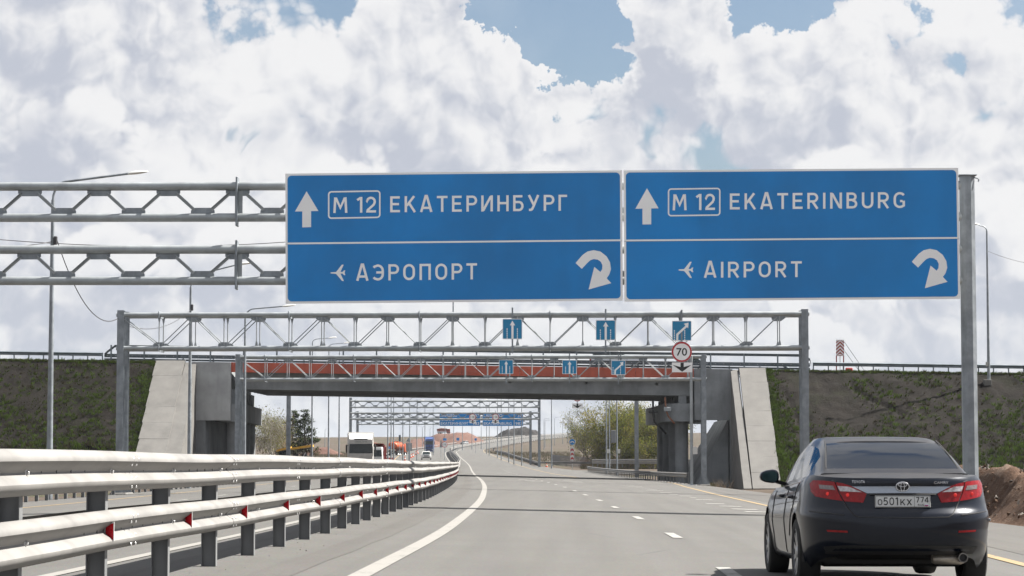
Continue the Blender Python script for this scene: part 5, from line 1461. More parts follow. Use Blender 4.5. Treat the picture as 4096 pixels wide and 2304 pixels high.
    # window frames, pillars, door gaps, handles, mirrors
    for s_ in (-1, 1):
        ff = lambda y, z, l: sidep(y, z, s_, l)
        seam([(2.05, .30), (2.02, .60), (2.06, .94)], fn=ff); seam([(1.62, .48), (1.45, .62), (1.30, .80), (1.20, 1.00)], fn=ff); seam([(3.15, .28), (3.18, .6), (3.30, .90)], fn=ff)
        seam([(1.45, .285), (3.1, .275)], fn=ff, r=.008, mt=PLAST); seam([(.75, .83), (1.6, .81), (2.6, .775), (3.4, .74)], fn=ff, r=.005, mt=PAINT_CAR, lift=.0)
        for y0 in (1.50, 2.42):
            p0, p1 = ff(y0, .865, .035), ff(y0 + .2, .858, .035)
            MB().tube([ff(y0 - .02, .866, .0), p0, (p0 + p1) / 2 + Vector((s_ * .006, 0, 0)), p1, ff(y0 + .22, .857, .0)], .013, 8).build('door_handle', PAINT_CAR, car, world=False)
        # bright belt strip under the side windows and dark pillar
        MB().tube([Vector((s_ * (wb(y) + .012), y, ztop(y) + .012)) for y in np.arange(1.05, 3.25, .1)], .008, 6).build('belt_strip', CHROME, car, world=False)
        # door mirror
        sq = lambda v: math.copysign(abs(v) ** .72, v)
        mm = MB(); cx = s_ * .955; ringp = [(math.cos(2 * math.pi * i / 14), math.sin(2 * math.pi * i / 14)) for i in range(14)]
        secs = []
        for yy, a, b, dz in ((2.99, .085, .062, 0), (3.0, .100, .074, 0), (3.05, .104, .078, 0), (3.12, .085, .064, .0), (3.17, .05, .04, .0)):
            secs.append(lambda q, w, yy=yy, a=a, b=b: Vector((cx + sq(q) * a, yy, 1.05 + sq(w) * b * (1.0 - .22 * sq(q) * s_) * (1 if w > 0 else .80))))
        mm.sweep(ringp[::-1], secs, closed=True, cap=True); mo = mm.build('door_mirror', PAINT_CAR, car, world=False)
        g2 = [Vector((cx + sq(q) * .082, 2.985, 1.05 + sq(w) * .060 * (1.0 - .22 * sq(q) * s_) * (1 if w > 0 else .80))) for q, w in ringp]
        MB().add(g2, [tuple(range(14))]).build('mirror_glass', mat('mirror_glass', (.02, .05, .055), .05, .6), mo, world=False)
        MB().beam((s_ * .78, 3.10, .975), (s_ * .90, 3.07, 1.01), .06, .035).build('mirror_foot', PLAST, mo, world=False)
        # wheels
        for ay, nm in ((ax_r, 'wheel'), (ax_f, 'wheel')):
            W = bpy.data.objects.new('wheel', None); C.objects.link(W); W.parent = car; W.location = (s_ * .80, ay, rw - .002)
            M = Matrix.Rotation(R(90) * s_, 4, 'Y')
            tp = [(.215, -.09), (.235, -.105), (.29, -.112), (.322, -.095), (.333, -.06), (.334, .06), (.322, .095), (.29, .112), (.235, .105), (.215, .09), (.215, -.09)]
            MB().lathe(tp, M, 40).build('tyre', RUBBER, W, world=False)
            rp = [(.215, -.09), (.228, .10), (.218, .104), (.205, .085), (.200, .0), (.03, .02), (0, .02)]
            MB().lathe(rp, M, 40).build('rim_barrel', mat('rim_dark_grey', (.10, .10, .11), .5, .6), W, world=False)  # barrel in a darker grey than the spokes
            for k in range(10):
                a = 2 * math.pi * k / 10 + (.09 if k % 2 else -.09) * 0
                d = Vector((math.cos(a), math.sin(a), 0)); e = Vector((-math.sin(a), math.cos(a), 0))
                q = [d * .045 + e * .020, d * .045 - e * .020, d * .214 - e * .028, d * .214 + e * .028]
                vs = [M @ (p + Vector((0, 0, .085 if i < 2 else .096))) for i, p in enumerate(q)] + [M @ (p + Vector((0, 0, .05))) for p in q]
                MB().add(vs, [(3, 2, 1, 0), (4, 5, 6, 7), (0, 1, 5, 4), (1, 2, 6, 5), (2, 3, 7, 6), (3, 0, 4, 7)]).build('spoke', RIMM, W, world=False)
            MB().lathe([(0, .105), (.03, .103), (.055, .09), (.055, .05)], M, 16).build('hub_cap', RIMM, W, world=False)
            # dark wheel housing
            hp = [(.37, -.16), (.375, .05)]
            arcm = MB(); pts = []
            for i in range(17):
                a = R(-12 + 204 * i / 16); pts.append((math.cos(a), math.sin(a)))
            vs = []
            for c_, q in pts: vs += [Vector((-s_ * .30, .379 * c_, .379 * q)), Vector((s_ * .085, .383 * c_, .383 * q))]
            arcm.add(vs, [(2 * i, 2 * i + 1, 2 * i + 3, 2 * i + 2) for i in range(16)], 0, True)
            arcm.add([Vector((-s_ * .29, .379 * c_, .379 * q)) for c_, q in pts], [tuple(range(17))]); arcm.build('wheel_housing', PLAST, W, world=False)
    # roof aerial, screen edge strips
    MB().tube([Vector((-wr(y) + .02, y, zr(y) - .006)) for y in np.arange(.72, 1.5, .06)], .007, 5).build('screen_strip', PLAST, car, world=False)
    MB().tube([Vector((wr(y) - .02, y, zr(y) - .006)) for y in np.arange(.72, 1.5, .06)], .007, 5).build('screen_strip', PLAST, car, world=False)
    MB().tube([Vector((x, 1.42, zr(1.42) + .004 - .03 * (x / .56) ** 4)) for x in np.arange(-.54, .55, .06)], .006, 5).build('screen_strip', PLAST, car, world=False)
    LOCAL = False
    return car
sed = sedan()

# ================================================================== traffic and machines beyond the bridge
def on_road(px, py, y0=200, y1=1500):
    """point of the motorway surface that the photograph shows at this pixel"""
    best = None; prev = None
    for Y in np.arange(y0, y1, 1.0):
        p = at(px, py, Y); e = p.z - road_z(max(min(p.x - off(Y), 13), -18), Y)
        if prev is not None and prev[0] <= 0 < e or (prev is not None and prev[0] >= 0 > e): return Vector((p.x, Y, road_z(max(min(p.x - off(Y), 13), -18), Y)))
        prev = (e,)
    return None
def loft(rings, closed=True):
    """rings: lists of equal length of points"""
    n = len(rings[0]); vs = [p for r in rings for p in r]; fs = []
    for i in range(len(rings) - 1):
        for k in range(n if closed else n - 1): fs.append((i * n + k, i * n + (k + 1) % n, (i + 1) * n + (k + 1) % n, (i + 1) * n + k))
    return vs, fs
def rbox(mb, c, d, r, m=0, taper=(1, 1), seg=3):
    """box with rounded vertical edges, its top scaled by taper"""
    cx, cy_, cz = c; pl = rounded(-d[0] / 2, -d[1] / 2, d[0] / 2, d[1] / 2, r, seg); rings = []
    for z, k, s in ((0, .96, 0), (.04, 1, .04), (.94, 1, .96), (1, .95, 1)):
        rings.append([Vector((cx + x * k * (1 + (taper[0] - 1) * z), cy_ + y * k * (1 + (taper[1] - 1) * z), cz - d[2] / 2 + d[2] * z)) for x, y in pl])
    mb.add(*loft(rings), m, True); n = len(pl)
    mb.add(rings[0], [tuple(range(n))[::-1]], m); mb.add(rings[-1], [tuple(range(n))], m); return mb
def add_wheel(parent, x, y, r, w, s):
    W = bpy.data.objects.new('wheel', None); C.objects.link(W); W.parent = parent; W.location = (x, y, r)
    M = Matrix.Rotation(R(90) * s, 4, 'Y')
    MB().lathe([(r * .62, -w / 2), (r * .9, -w / 2), (r, -w * .35), (r, w * .35), (r * .9, w / 2), (r * .62, w / 2)], M, 22).build('tyre', RUBBER, W)
    MB().lathe([(r * .62, w * .45), (r * .5, w * .25), (r * .2, w * .2), (r * .16, w * .42), (0, w * .42)], M, 16).build('rim', RIMM, W)
GLASSB = mat('dark_glass', (.008, .014, .016), .08, spec=.5)
HEADL = mat('head_lamp', (.55, .56, .58), .15, .2, coat=.5)
def small_car(name, label, cat, loc, rz, L, W, H, paint, suv=False, front_lamps=True):
    global LOCAL; LOCAL = True
    t = thing(name, label, cat, loc, rz); hb = H * (.62 if suv else .60); zb = .26 if suv else .2
    hood = hb * (.98 if suv else .93)
    # body tub (front towards +y)
    rings = []; W2 = W / 2
    prof = [(zb, .90, .10), (zb + .08, .97, .03), ((zb + hb) / 2, 1.0, 0), (hb * .86, .985, .02), (hb, .93, .07)]
    for z, k, ins in prof:
        ring = []
        for x, y in rounded(-W2 * k, -L / 2 + ins, W2 * k, L / 2 - ins, W2 * .42, 6):
            zz = z if y < L * .12 else z - (z - zb) / (hb - zb) * (hb - hood) * 1.0 * smooth(L * .12, L * .5, y) * 1.3
            ring.append(Vector((x, y, zz)))
        rings.append(ring)
    mb = MB().add(*loft(rings), 0, True); mb.add(rings[-1], [tuple(range(len(rings[-1])))]); mb.add(rings[0], [tuple(range(len(rings[0])))[::-1]])
    mb.build('body', paint, t, sharp=50)
    # cabin
    y0, y1 = (-L * .46, L * .20) if suv else (-L * .38, L * .20)
    def cab(inset, z0, z1, mt, nm, k0=.88, k1=.70):
        r0 = [Vector((x, y, z0)) for x, y in rounded(-W2 * k0, y0, W2 * k0, y1, .12, 3)]
        yy0, yy1 = y0 + (.22 if suv else .62), y1 - .75
        a = (z1 - z0) / (H - hb)
        r1 = [Vector((x, y, z1)) for x, y in rounded(-W2 * (k0 + (k1 - k0) * a), y0 + (yy0 - y0) * a, W2 * (k0 + (k1 - k0) * a), y1 + (yy1 - y1) * a, .16, 3)]
        m2 = MB().add(*loft([r0, r1]), 0, True); m2.add(r1, [tuple(range(len(r1)))]); return m2.build(nm, mt, t, sharp=50)
    cab(0, hb - .04, H - .09, GLASSB, 'window_band')
    zt = H
    r1 = [Vector((x, y, H - .10)) for x, y in rounded(-W2 * .735, y0 + (.19 if suv else .55), W2 * .735, y1 - .66, .16, 4)]
    r2 = [Vector((x, y, H - .02)) for x, y in rounded(-W2 * .70, y0 + (.26 if suv else .68), W2 * .70, y1 - .80, .16, 4)]
    r3 = [Vector((x * .8, y * .9, H)) for x, y in [(p.x, p.y) for p in r2]]
    m2 = MB().add(*loft([r1, r2, r3]), 0, True); m2.add(r3, [tuple(range(len(r3)))]); m2.build('roof', paint, t, sharp=60)
    for s in (-1, 1):
        MB().beam((s * W2 * .87, y1 - .02, hb - .02), (s * W2 * .72, y1 - .68, H - .07), .07, .06).build('pillar', paint, t)
        MB().beam((s * W2 * .845, (y0 + y1) / 2 - .1, hb), (s * W2 * .75, (y0 + y1) / 2 - .12, H - .08), .08, .05).build('pillar', PLAST, t)
        for yy in (L / 2 - .85, -L / 2 + .85): add_wheel(t, s * (W2 - .11), yy, .345 if suv else .32, .22, s)
        MB().box((s * (W2 + .06), y1 - .35, hb + .06), (.16, .10, .13), ch=.03).build('door_mirror', paint, t)
        MB().box((s * W2 * .72, L / 2 - .14, hb * .78), (.36, .16, .15), ch=.03).build('head_lamp', HEADL, t)
        MB().box((s * W2 * .78, -L / 2 + .10, hb * .84), (.30, .12, .18), ch=.03).build('tail_lamp', LAMPR, t)
    MB().box((0, L / 2 - .04, hb * .70), (W * .50, .08, .26), ch=.03).build('grille', PLAST, t)
    MB().box((0, L / 2 - .03, zb + .14), (W * .70, .10, .16), ch=.03).build('lower_grille', PLAST, t)
    MB().box((0, L / 2 + .005, hb * .40), (.5, .02, .11)).build('number_plate', PLATEW, t)
    LOCAL = False
    return t
WPAINT = mat('white_paint', (.62, .62, .61), .3, 0, .04, 2, coat=.6, obj=True)
DWHITE = mat('dusty_white', (.50, .49, .47), .45, 0, .10, 2, coat=.2, obj=True)
SILV = mat('silver_paint', (.42, .43, .45), .3, .4, .04, 2, coat=.6, obj=True)
BPAINT = mat('truck_blue', (.015, .05, .20), .3, 0, .08, 2, coat=.6, obj=True)
def road_truck(name, label, loc, rz, cabm, boxm, defm, text=None, trailer=12.5):
    """cab-over lorry with box body, front towards +y"""
    global LOCAL; LOCAL = True
    t = thing(name, label, 'truck', loc, rz); W = 2.48
    rbox(MB(), (0, 0, 2.08), (W, 2.1, 2.9), .22, taper=(.96, .93)).build('cab', cabm, t, sharp=45)
    f = 1.02
    def panel(x0, x1, z0, z1, mt, nm, yo=.03, slope=0.0):
        return MB().add([(x0, f + yo, z0), (x1, f + yo, z0), (x1 * .97, f + yo - slope, z1), (x0 * .97, f + yo - slope, z1), (x0, f - .1, z0), (x1, f - .1, z0), (x1 * .97, f - .16 - slope, z1), (x0 * .97, f - .16 - slope, z1)],
                 [(3, 2, 1, 0), (0, 1, 5, 4), (1, 2, 6, 5), (2, 3, 7, 6), (3, 0, 4, 7)]).build(nm, mt, t, weld=True)
    panel(-1.14, 1.14, 2.18, 3.08, GLASSB, 'windscreen', .045, .02)
    panel(-1.16, 1.16, 3.10, 3.50, cabm, 'head_panel', .035, .02)
    panel(-1.0, 1.0, 1.22, 1.66, cabm, 'grille_panel', .05); panel(-1.12, 1.12, 1.70, 2.16, cabm, 'front_panel', .045)
    for z in (1.28, 1.40, 1.52): MB().box((0, f + .055, z), (1.7, .03, .06)).build('grille_slat', PLAST, t)
    rbox(MB(), (0, f - .12, .70), (W, .5, .72), .12).build('bumper', cabm, t)
    MB().box((0, f + .14, .80), (1.5, .04, .24), ch=.02).build('air_intake', PLAST, t)
    MB().box((0, f + .16, .55), (.52, .02, .11)).build('number_plate', PLATEW, t)
    for s in (-1, 1):
        MB().beam((s * .25, f + .045, 2.22), (s * .85, f + .035, 2.30), .03, .02).build('wiper', PLAST, t)
        MB().box((s * .95, f + .12, .86), (.42, .08, .26), ch=.03).build('head_lamp', HEADL, t)
        MB().box((s * 1.40, f - .12, 2.62), (.17, .16, .80), ch=.05).build('door_mirror', PLAST, t)
        MB().beam((s * 1.2, f - .15, 2.95), (s * 1.4, f - .12, 2.95), .04, .04).build('mirror_arm', PLAST, t)
        MB().add([(s * 1.235, -.5, 2.25), (s * 1.235, .72, 2.25), (s * 1.20, .62, 3.05), (s * 1.20, -.5, 3.05)], [(0, 1, 2, 3)]).build('side_window', GLASSB, t)
        add_wheel(t, s * 1.08, .25, .5, .32, s); add_wheel(t, s * 1.08, -3.4, .5, .34, s)
        for yy in (-9.0, -10.2, -11.4): add_wheel(t, s * 1.08, yy, .5, .34, s)
    # sloping roof deflector with side fairings
    dv = [(-1.1, .80, 3.55), (1.1, .80, 3.55), (1.2, -.75, 4.12), (-1.2, -.75, 4.12), (-1.15, -.95, 3.5), (1.15, -.95, 3.5), (1.2, -.95, 4.10), (-1.2, -.95, 4.10)]
    MB().add(dv, [(0, 1, 2, 3), (4, 7, 6, 5), (0, 4, 5, 1), (3, 2, 6, 7), (0, 3, 7, 4), (1, 5, 6, 2)]).build('roof_deflector', defm, t, weld=True)
    MB().box((0, .86, 3.56), (1.3, .3, .10), ch=.03).build('sun_visor', PLAST, t)
    MB().box((0, -1.3 - trailer / 2, 2.65), (2.55, trailer, 3.2), ch=.04).build('box_body', boxm, t)
    MB().box((0, -1.3 - trailer / 2, .95), (1.0, trailer + 1.6, .28)).build('chassis', PLAST, t)
    for s in (-1, 1): MB().box((s * 1.2, -6.2, .75), (.06, 4.5, .5)).build('side_guard', DWHITE, t)
    if text: lettering(lambda x, y, l: Vector((x, f + .05 + l, y)), text, .62, -.62, 3.22, 3.40, 'lettering', mat('faded_print', (.16, .20, .20), .6), t, .012, bold=0.0)
    LOCAL = False
    return t
def tipper(name, label, loc, rz, cabm, bodym, cat='truck', scale=1.0):
    global LOCAL; LOCAL = True
    t = thing(name, label, cat, loc, rz)
    rbox(MB(), (0, 2.2, 1.85), (2.4, 1.9, 2.2), .2, taper=(.94, .9)).build('cab', cabm, t, sharp=45)
    MB().add([(-1.05, 3.17, 1.9), (1.05, 3.17, 1.9), (.98, 3.06, 2.7), (-.98, 3.06, 2.7)], [(0, 1, 2, 3)]).build('windscreen', GLASSB, t)
    for s in (-1, 1): MB().add([(s * 1.19, 1.6, 1.95), (s * 1.19, 2.9, 1.95), (s * 1.13, 2.8, 2.65), (s * 1.13, 1.6, 2.65)], [(0, 1, 2, 3)]).build('side_window', GLASSB, t)
    rbox(MB(), (0, 3.05, .8), (2.4, .45, .6), .1).build('bumper', cabm, t)
    MB().box((0, -.6, .95), (1.0, 7.4, .3)).build('chassis', PLAST, t)
    a = [(-1.25, 1.0, 1.35), (1.25, 1.0, 1.35), (1.25, -4.1, 1.35), (-1.25, -4.1, 1.35), (-1.3, 1.15, 3.2), (1.3, 1.15, 3.2), (1.3, -4.4, 2.95), (-1.3, -4.4, 2.95)]
    MB().add(a, [(0, 1, 2, 3), (0, 4, 5, 1), (1, 5, 6, 2), (2, 6, 7, 3), (3, 7, 4, 0)]).build('tipper_body', bodym, t, weld=True)
    MB().add([(-1.3, 1.15, 3.2), (1.3, 1.15, 3.2), (1.2, 2.6, 3.35), (-1.2, 2.6, 3.35)], [(0, 1, 2, 3)]).build('cab_guard', bodym, t)
    for s in (-1, 1):
        for k in range(5): MB().box((s * 1.31, .6 - k * 1.05, 2.2), (.06, .12, 1.6)).build('body_rib', bodym, t)
        for yy in (2.3, -1.9, -3.2): add_wheel(t, s * 1.05, yy, .52, .36, s)
    pile = MB(); n = 12; vs = []; fs = []
    for i in range(n):
        for k in range(n):
            x = -1.2 + 2.4 * i / (n - 1); y = -4.0 + 4.9 * k / (n - 1); vs.append((x, y, 2.75 + .75 * (1 - (x / 1.3) ** 2) * (1 - ((y + 1.5) / 2.7) ** 2) + .08 * hnoise(x, y, 2, 4)))
    for i in range(n - 1):
        for k in range(n - 1): fs.append((i * n + k, i * n + k + 1, (i + 1) * n + k + 1, (i + 1) * n + k))
    pile.add(vs, fs, 0, True).build('load', REDSOIL, t)
    t.scale = (scale,) * 3
    LOCAL = False
    return t
TOW = math.pi      # facing the camera
def spot(px, Y): 
    p = at(px, 1850, Y); return Vector((p.x, Y, road_z(max(p.x - off(Y), -18), Y)))
p = spot(1443, 240); road_truck('box_truck', 'white box truck with roof deflector coming up the opposite carriageway', p, TOW + heading(240) + .05, DWHITE, DWHITE, WPAINT, text='ТРАНСТРАК')
p = on_road(1705, 1839); small_car('crossover', 'white crossover driving towards us in front of the blue truck', 'car', p, TOW + heading(p.y), 4.4, 1.95, 1.66, WPAINT, suv=True)
p = on_road(1716, 1812); road_truck('box_truck', 'blue truck following the white crossover', p, TOW + heading(p.y), BPAINT, mat('truck_blue_box', (.02, .06, .22), .4, 0, .1, 1), BPAINT, text=None)
p = on_road(1858, 1778, 500); small_car('hatchback', 'grey car coming down the far bend', 'car', p, TOW + heading(p.y) - .5, 4.2, 1.9, 1.55, SILV, suv=True)
p = spot(1508, 275); tipper('tipper_truck', 'dark red tipper truck with white cab half hidden behind the white truck', Vector((p.x - .4, p.y, p.z)), TOW + heading(275), WPAINT, mat('tipper_red', (.16, .015, .015), .5, 0, .15, 2))

def tanker():
    global LOCAL; p = on_road(1568, 1822); LOCAL = True
    t = thing('tank_truck', 'orange tank truck parked with its tail towards us beside the cones', 'truck', p, heading(p.y) - .28)
    OR = mat('tank_orange', (.42, .075, .02), .4, .1, .2, .8, streak=.3, obj=True)
    rings = []
    for y, k in ((0, .55), (.06, .8), (.2, .97), (.4, 1), (5.6, 1), (5.85, .95), (6, .6)): rings.append([Vector((1.2 * k * math.cos(a), y, 2.25 + .85 * k * math.sin(a))) for a in np.linspace(0, 2 * math.pi, 24, endpoint=False)])
    m = MB().add(*loft(rings), 0, True); m.add(rings[0], [tuple(range(24))[::-1]]); m.add(rings[-1], [tuple(range(24))]); m.build('tank', OR, t, sharp=60)
    for y in (1.2, 3.0, 4.8):
        MB().tube([(1.215 * math.cos(a), y, 2.25 + .865 * math.sin(a)) for a in np.linspace(0, 2 * math.pi, 25)], .03, 5, cap=False).build('tank_band', OR, t)
    MB().lathe([(0, .25), (.3, .25), (.32, 0)], Matrix.Translation((0, 2.2, 3.05)), 16).build('manhole', OR, t); MB().lathe([(0, .25), (.3, .25), (.32, 0)], Matrix.Translation((0, 4.2, 3.05)), 16).build('manhole', OR, t)
    MB().box((0, 3.2, 1.05), (1.1, 8.4, .32)).build('chassis', PLAST, t)
    rbox(MB(), (0, 7.2, 1.75), (2.3, 1.6, 2.0), .2, taper=(.94, .9)).build('cab', OR, t)
    MB().box((0, .05, .95), (2.3, .16, .28), ch=.03).build('rear_bumper', PLAST, t)
    for s in (-1, 1):
        MB().box((s * .95, -.05, 1.05), (.3, .06, .14)).build('tail_lamp', LAMPR, t)
        for yy in (1.2, 2.5, 6.9): add_wheel(t, s * 1.0, yy, .52, .34, s)
        MB().box((s * 1.12, 1.85, 1.35), (.4, 2.7, .06)).build('mudguard', PLAST, t)
    bl = MB().lathe([(0, .0), (.30, 0), (.30, .02)], Matrix.Translation((-.62, -.06, 1.82)) @ Matrix.Rotation(R(90), 4, 'X'), 20).build('pass_side_disc', BLUE, t)
    f = lambda x, z, l: Vector((x, -.10 - l, z))
    decal(f, [(-.72, 1.98), (-.66, 1.98), (-.58, 1.80), (-.52, 1.84), (-.50, 1.66), (-.66, 1.74), (-.62, 1.77)], 'disc_arrow', WHITE, bl, .002)
    for x, z in ((.1, 2.55), (.45, 1.95)):
        d = MB().add([(x, .0, z + .26), (x - .26, .0, z), (x, .0, z - .26), (x + .26, .0, z)], [(0, 1, 2, 3)]).build('hazard_diamond', mat('hazard_orange', (.6, .22, .03), .5), t); d.location.y = .02
    LOCAL = False
tanker()
def flatbed():
    global LOCAL; p = on_road(1612, 1816); LOCAL = True
    t = thing('utility_truck', 'dark small truck parked ahead of the orange tank truck', 'truck', p, heading(p.y) - .1); G = mat('dark_green_paint', (.02, .03, .025), .45, 0, .2, 3, obj=True)
    rbox(MB(), (0, 4.2, 1.6), (2.1, 1.7, 1.7), .18, taper=(.9, .9)).build('cab', G, t); MB().box((0, 1.2, 1.15), (2.2, 4.2, .5), ch=.05).build('load_bed', G, t)
    MB().add([(-.8, 3.34, 1.7), (.8, 3.34, 1.7), (.75, 3.40, 2.3), (-.75, 3.40, 2.3)], [(0, 1, 2, 3)]).build('rear_window', GLASSB, t)
    for s in (-1, 1):
        MB().lathe([(0, 0), (.32, 0), (.32, .5), (0, .5)], Matrix.Translation((s * .55, .8, 1.4)), 14).build('drum', mat('drum_copper', (.35, .14, .06), .4, .4), t)
        MB().box((s * .9, -.93, 1.0), (.28, .06, .16)).build('tail_lamp', LAMPR, t)
        for yy in (.3, 4.0): add_wheel(t, s * .95, yy, .42, .28, s)
    MB().box((0, -.9, .8), (2.1, .12, .2)).build('rear_bumper', PLAST, t)
    MB().box((0, 3.0, 1.95), (2.0, .1, 1.0)).build('headboard', G, t)
    LOCAL = False
flatbed()
def paver():
    global LOCAL; Y = 300; p = at(1180, 1835, Y); X = p.x; z = terrain_z(X - off(Y), Y); LOCAL = True
    t = thing('road_paver', 'yellow-roofed paving machine standing on the verge before the pines', 'machine', (X, Y, z), .0)
    YL = mat('machine_yellow', (.55, .30, .025), .45, 0, .12, 2, obj=True); DK = mat('machine_dark', (.02, .025, .027), .6, 0, .3, 3, obj=True)
    k = 36.6
    MB().box((-.9, 0, 1.05), (1.6, 2.2, 1.0), ch=.1).build('engine_body', DK, t); MB().box((.95, 0, .85), (1.9, 2.4, .7), ch=.08).build('screed', DK, t)
    for x0, x1, za, zb_, nm in ((-1.8, -.45, 1.95, 2.25, 'cab_roof'), (-.3, 1.8, 2.15, 2.45, 'canopy')):
        MB().add([(x0, -1.1, za), (x1, -1.1, zb_), (x1, 1.1, zb_), (x0, 1.1, za), (x0, -1.1, za + .2), (x1, -1.1, zb_ + .22), (x1, 1.1, zb_ + .22), (x0, 1.1, za + .2)], [(3, 2, 1, 0), (4, 5, 6, 7), (0, 1, 5, 4), (1, 2, 6, 5), (2, 3, 7, 6), (3, 0, 4, 7)]).build(nm, YL, t, weld=True)
    for x, zt in ((-1.7, 2.0), (-.6, 2.2), (-.2, 2.2), (.65, 2.3), (1.65, 2.45)):
        for y in (-1, 1): MB().beam((x, y, .9), (x, y, zt), .07, .07).build('roof_post', DK, t)
    MB().box((-1.15, -.2, 1.75), (.8, 1.7, .7), ch=.06).build('cab_glazing', GLASSB, t)
    for x in (.1, .9): MB().box((x, .1, 1.45), (.5, .5, .7), ch=.08).build('operator_seat', DK, t)
    MB().tube([(.4, -1.1, .6), (.9, -1.15, 1.3), (1.2, -1.1, 1.9)], .05, 6).build('handrail', mat('rail_grey', (.4, .4, .4), .5), t)
    MB().tube([(1.0, -1.2, .5), (1.6, -1.2, 1.2)], .05, 6).build('handrail', DK, t)
    for s in (-1, 1):
        ring = rounded(-1.6, -.42, 1.0, .42, .4, 5)
        MB().prism([(a, b) for a, b in ring], lambda a, b: Vector((a - .2, s * 1.05 - .2, .45 + b)), lambda a, b: Vector((a - .2, s * 1.05 + .2, .45 + b))).build('track', RUBBER, t, weld=True)
    MB().box((1.75, -.6, .7), (.25, .5, .5), ch=.05).build('auger_box', mat('machine_white', (.5, .5, .48), .5), t)
    t.scale = (1.2, 1.2, 1.22)
    LOCAL = False
paver()
# cars on the overpass
p = Vector((at(2468, 1470, 211).x, 211.5, 0)); p.z = deck_z(p.x) + .02
small_car('van', 'silver van passing on the overpass behind the lane signs', 'van', p, R(-90), 4.8, 1.9, 1.72, SILV, suv=True)
p = Vector((at(2680, 1475, 213).x + 1.0, 213.5, 0)); p.z = deck_z(p.x) - .5
p = Vector((at(2740, 1475, 213).x, 214, deck_z(9) + .02)); small_car('sedan', 'white car crossing the overpass near its bridge end', 'car', p, R(90), 4.5, 1.8, 1.32, WPAINT)
MB_ = tag(MB().box(at(3396, 1480, 207), (.58, .5, .36), ch=.05).build('red_plastic_block', mat('plastic_red', (.45, .03, .03), .45)), 'red plastic block behind the crest rail below the chevron board', 'barrier block')
# tippers and dozer working on the skyline
def hill_pt(px, py, Y): 
    q = at(px, py, Y); return Vector((q.x, Y, terrain_z(q.x - off(Y), Y)))

# ================================================================== soil heaps
def heap(name, label, cat, cx, cy_, rx, ry, h, m, rough=.2, n=44, seed=1, flat=0.0):
    vs = []; fs = []
    for i in range(n):
        for k in range(n):
            u, v = -1 + 2 * i / (n - 1), -1 + 2 * k / (n - 1); X, Y = cx + u * rx, cy_ + v * ry
            d = math.sqrt(u * u + v * v); e = max(0, 1 - smooth(flat, 1.0, d))
            lump = .55 * hnoise(X, Y, 2.2 / rx * 1.5, seed) + .3 * hnoise(X, Y, 6 / rx * 1.5, seed + 3) + .2 * hnoise(X, Y, 14 / rx, seed + 8)
            z = terrain_z(X - off(Y), Y) - .08 + h * e * (1 + rough * 2.2 * lump) 
            vs.append((X, Y, z))
    for i in range(n - 1):
        for k in range(n - 1): fs.append((i * n + k, i * n + k + 1, (i + 1) * n + k + 1, (i + 1) * n + k))
    return tag(MB().add(vs, fs, 0, True).build(name, m, sharp=85), label, cat)
def dug_bank():
    # dug-over red-brown soil beside the shoulder, right of the sedan
    xs = list(np.arange(10.35, 20, .16)) + list(np.arange(20, 40, .8)); ys = list(np.arange(54, 84, .2)) + list(np.arange(84, 97, .8)); vs = []; fs = []
    for Y in ys:
        for X in xs:
            e = smooth(0, 1.4, X - 10.45 - .35 * hnoise(X, Y, .5, 3) - max(0, (58.5 - Y) * .55))
            l = .16 * hnoise(X, Y, .6, 2) + .13 * hnoise(X, Y, 1.5, 7) + .10 * hnoise(X, Y, 3.6, 5) + .05 * hnoise(X, Y, 7.5, 9)
            e *= 1 - smooth(86, 95, Y); h = (.85 + .80 * smooth(57, 70, Y)) * e + l * e
            vs.append((X, Y, terrain_z(X - off(Y), Y) - .03 * (1 - e) - .01 + h))
    n = len(xs)
    for i in range(len(ys) - 1):
        for k in range(n - 1): fs.append((i * n + k, i * n + k + 1, (i + 1) * n + k + 1, (i + 1) * n + k))
    o = tag(MB().add(vs, fs, 0, True).build('soil_bank', DIRT, sharp=85), 'dug-over reddish brown soil bank beside the shoulder, right of the sedan', 'soil bank')
    cl = MB(); rnd = random.Random(5)
    for i in range(900):
        X = rnd.uniform(10.7, 17); Y = rnd.uniform(57, 84); r = rnd.uniform(.02, .09)
        e = smooth(0, 1.4, X - 10.45 - max(0, (58.5 - Y) * .55)); z = terrain_z(X - off(Y), Y) + (.85 + .80 * smooth(57, 70, Y)) * e + .05
        pts = [Vector((X, Y, z)) + Vector((rnd.gauss(0, 1), rnd.gauss(0, 1), rnd.gauss(0, .7))).normalized() * r for _ in range(6)]
        bm = bmesh.new(); [bm.verts.new(p) for p in pts]; bmesh.ops.convex_hull(bm, input=bm.verts); bm.verts.index_update()
        cl.add([v.co.copy() for v in bm.verts], [[v.index for v in f.verts] for f in bm.faces], rnd.choice((0, 0, 1))); bm.free()
    cl.build('clod', [DIRT, mat('pale_stone', (.13, .115, .10), .9, 0, .2, 3)], o, world=False, kind='stuff')
dug_bank()
heap('red_soil_heap', 'low red soil heap in the field behind the worker', 'soil heap', xat(1290, 700), 700, 8.5, 7, 2.3, REDSOIL, .12, 26, 4)
heap('red_soil_ridge', 'long ridge of red-orange soil below the skyline machines', 'soil heap', xat(1810, 1090), 1090, 17, 30, 4.6, REDSOIL, .1, 40, 6, .35)
heap('red_soil_ridge', 'red soil slope running down behind the blue truck', 'soil heap', xat(1690, 1010), 1010, 11, 60, 3.6, REDSOIL, .12, 36, 9, .2)
heap('dark_spoil_heap', 'dark grey spoil heap on the skyline beside the distance boards', 'soil heap', xat(2075, 1290), 1290, 15, 12, 4.2, DARKSOIL, .35, 40, 3, .35)
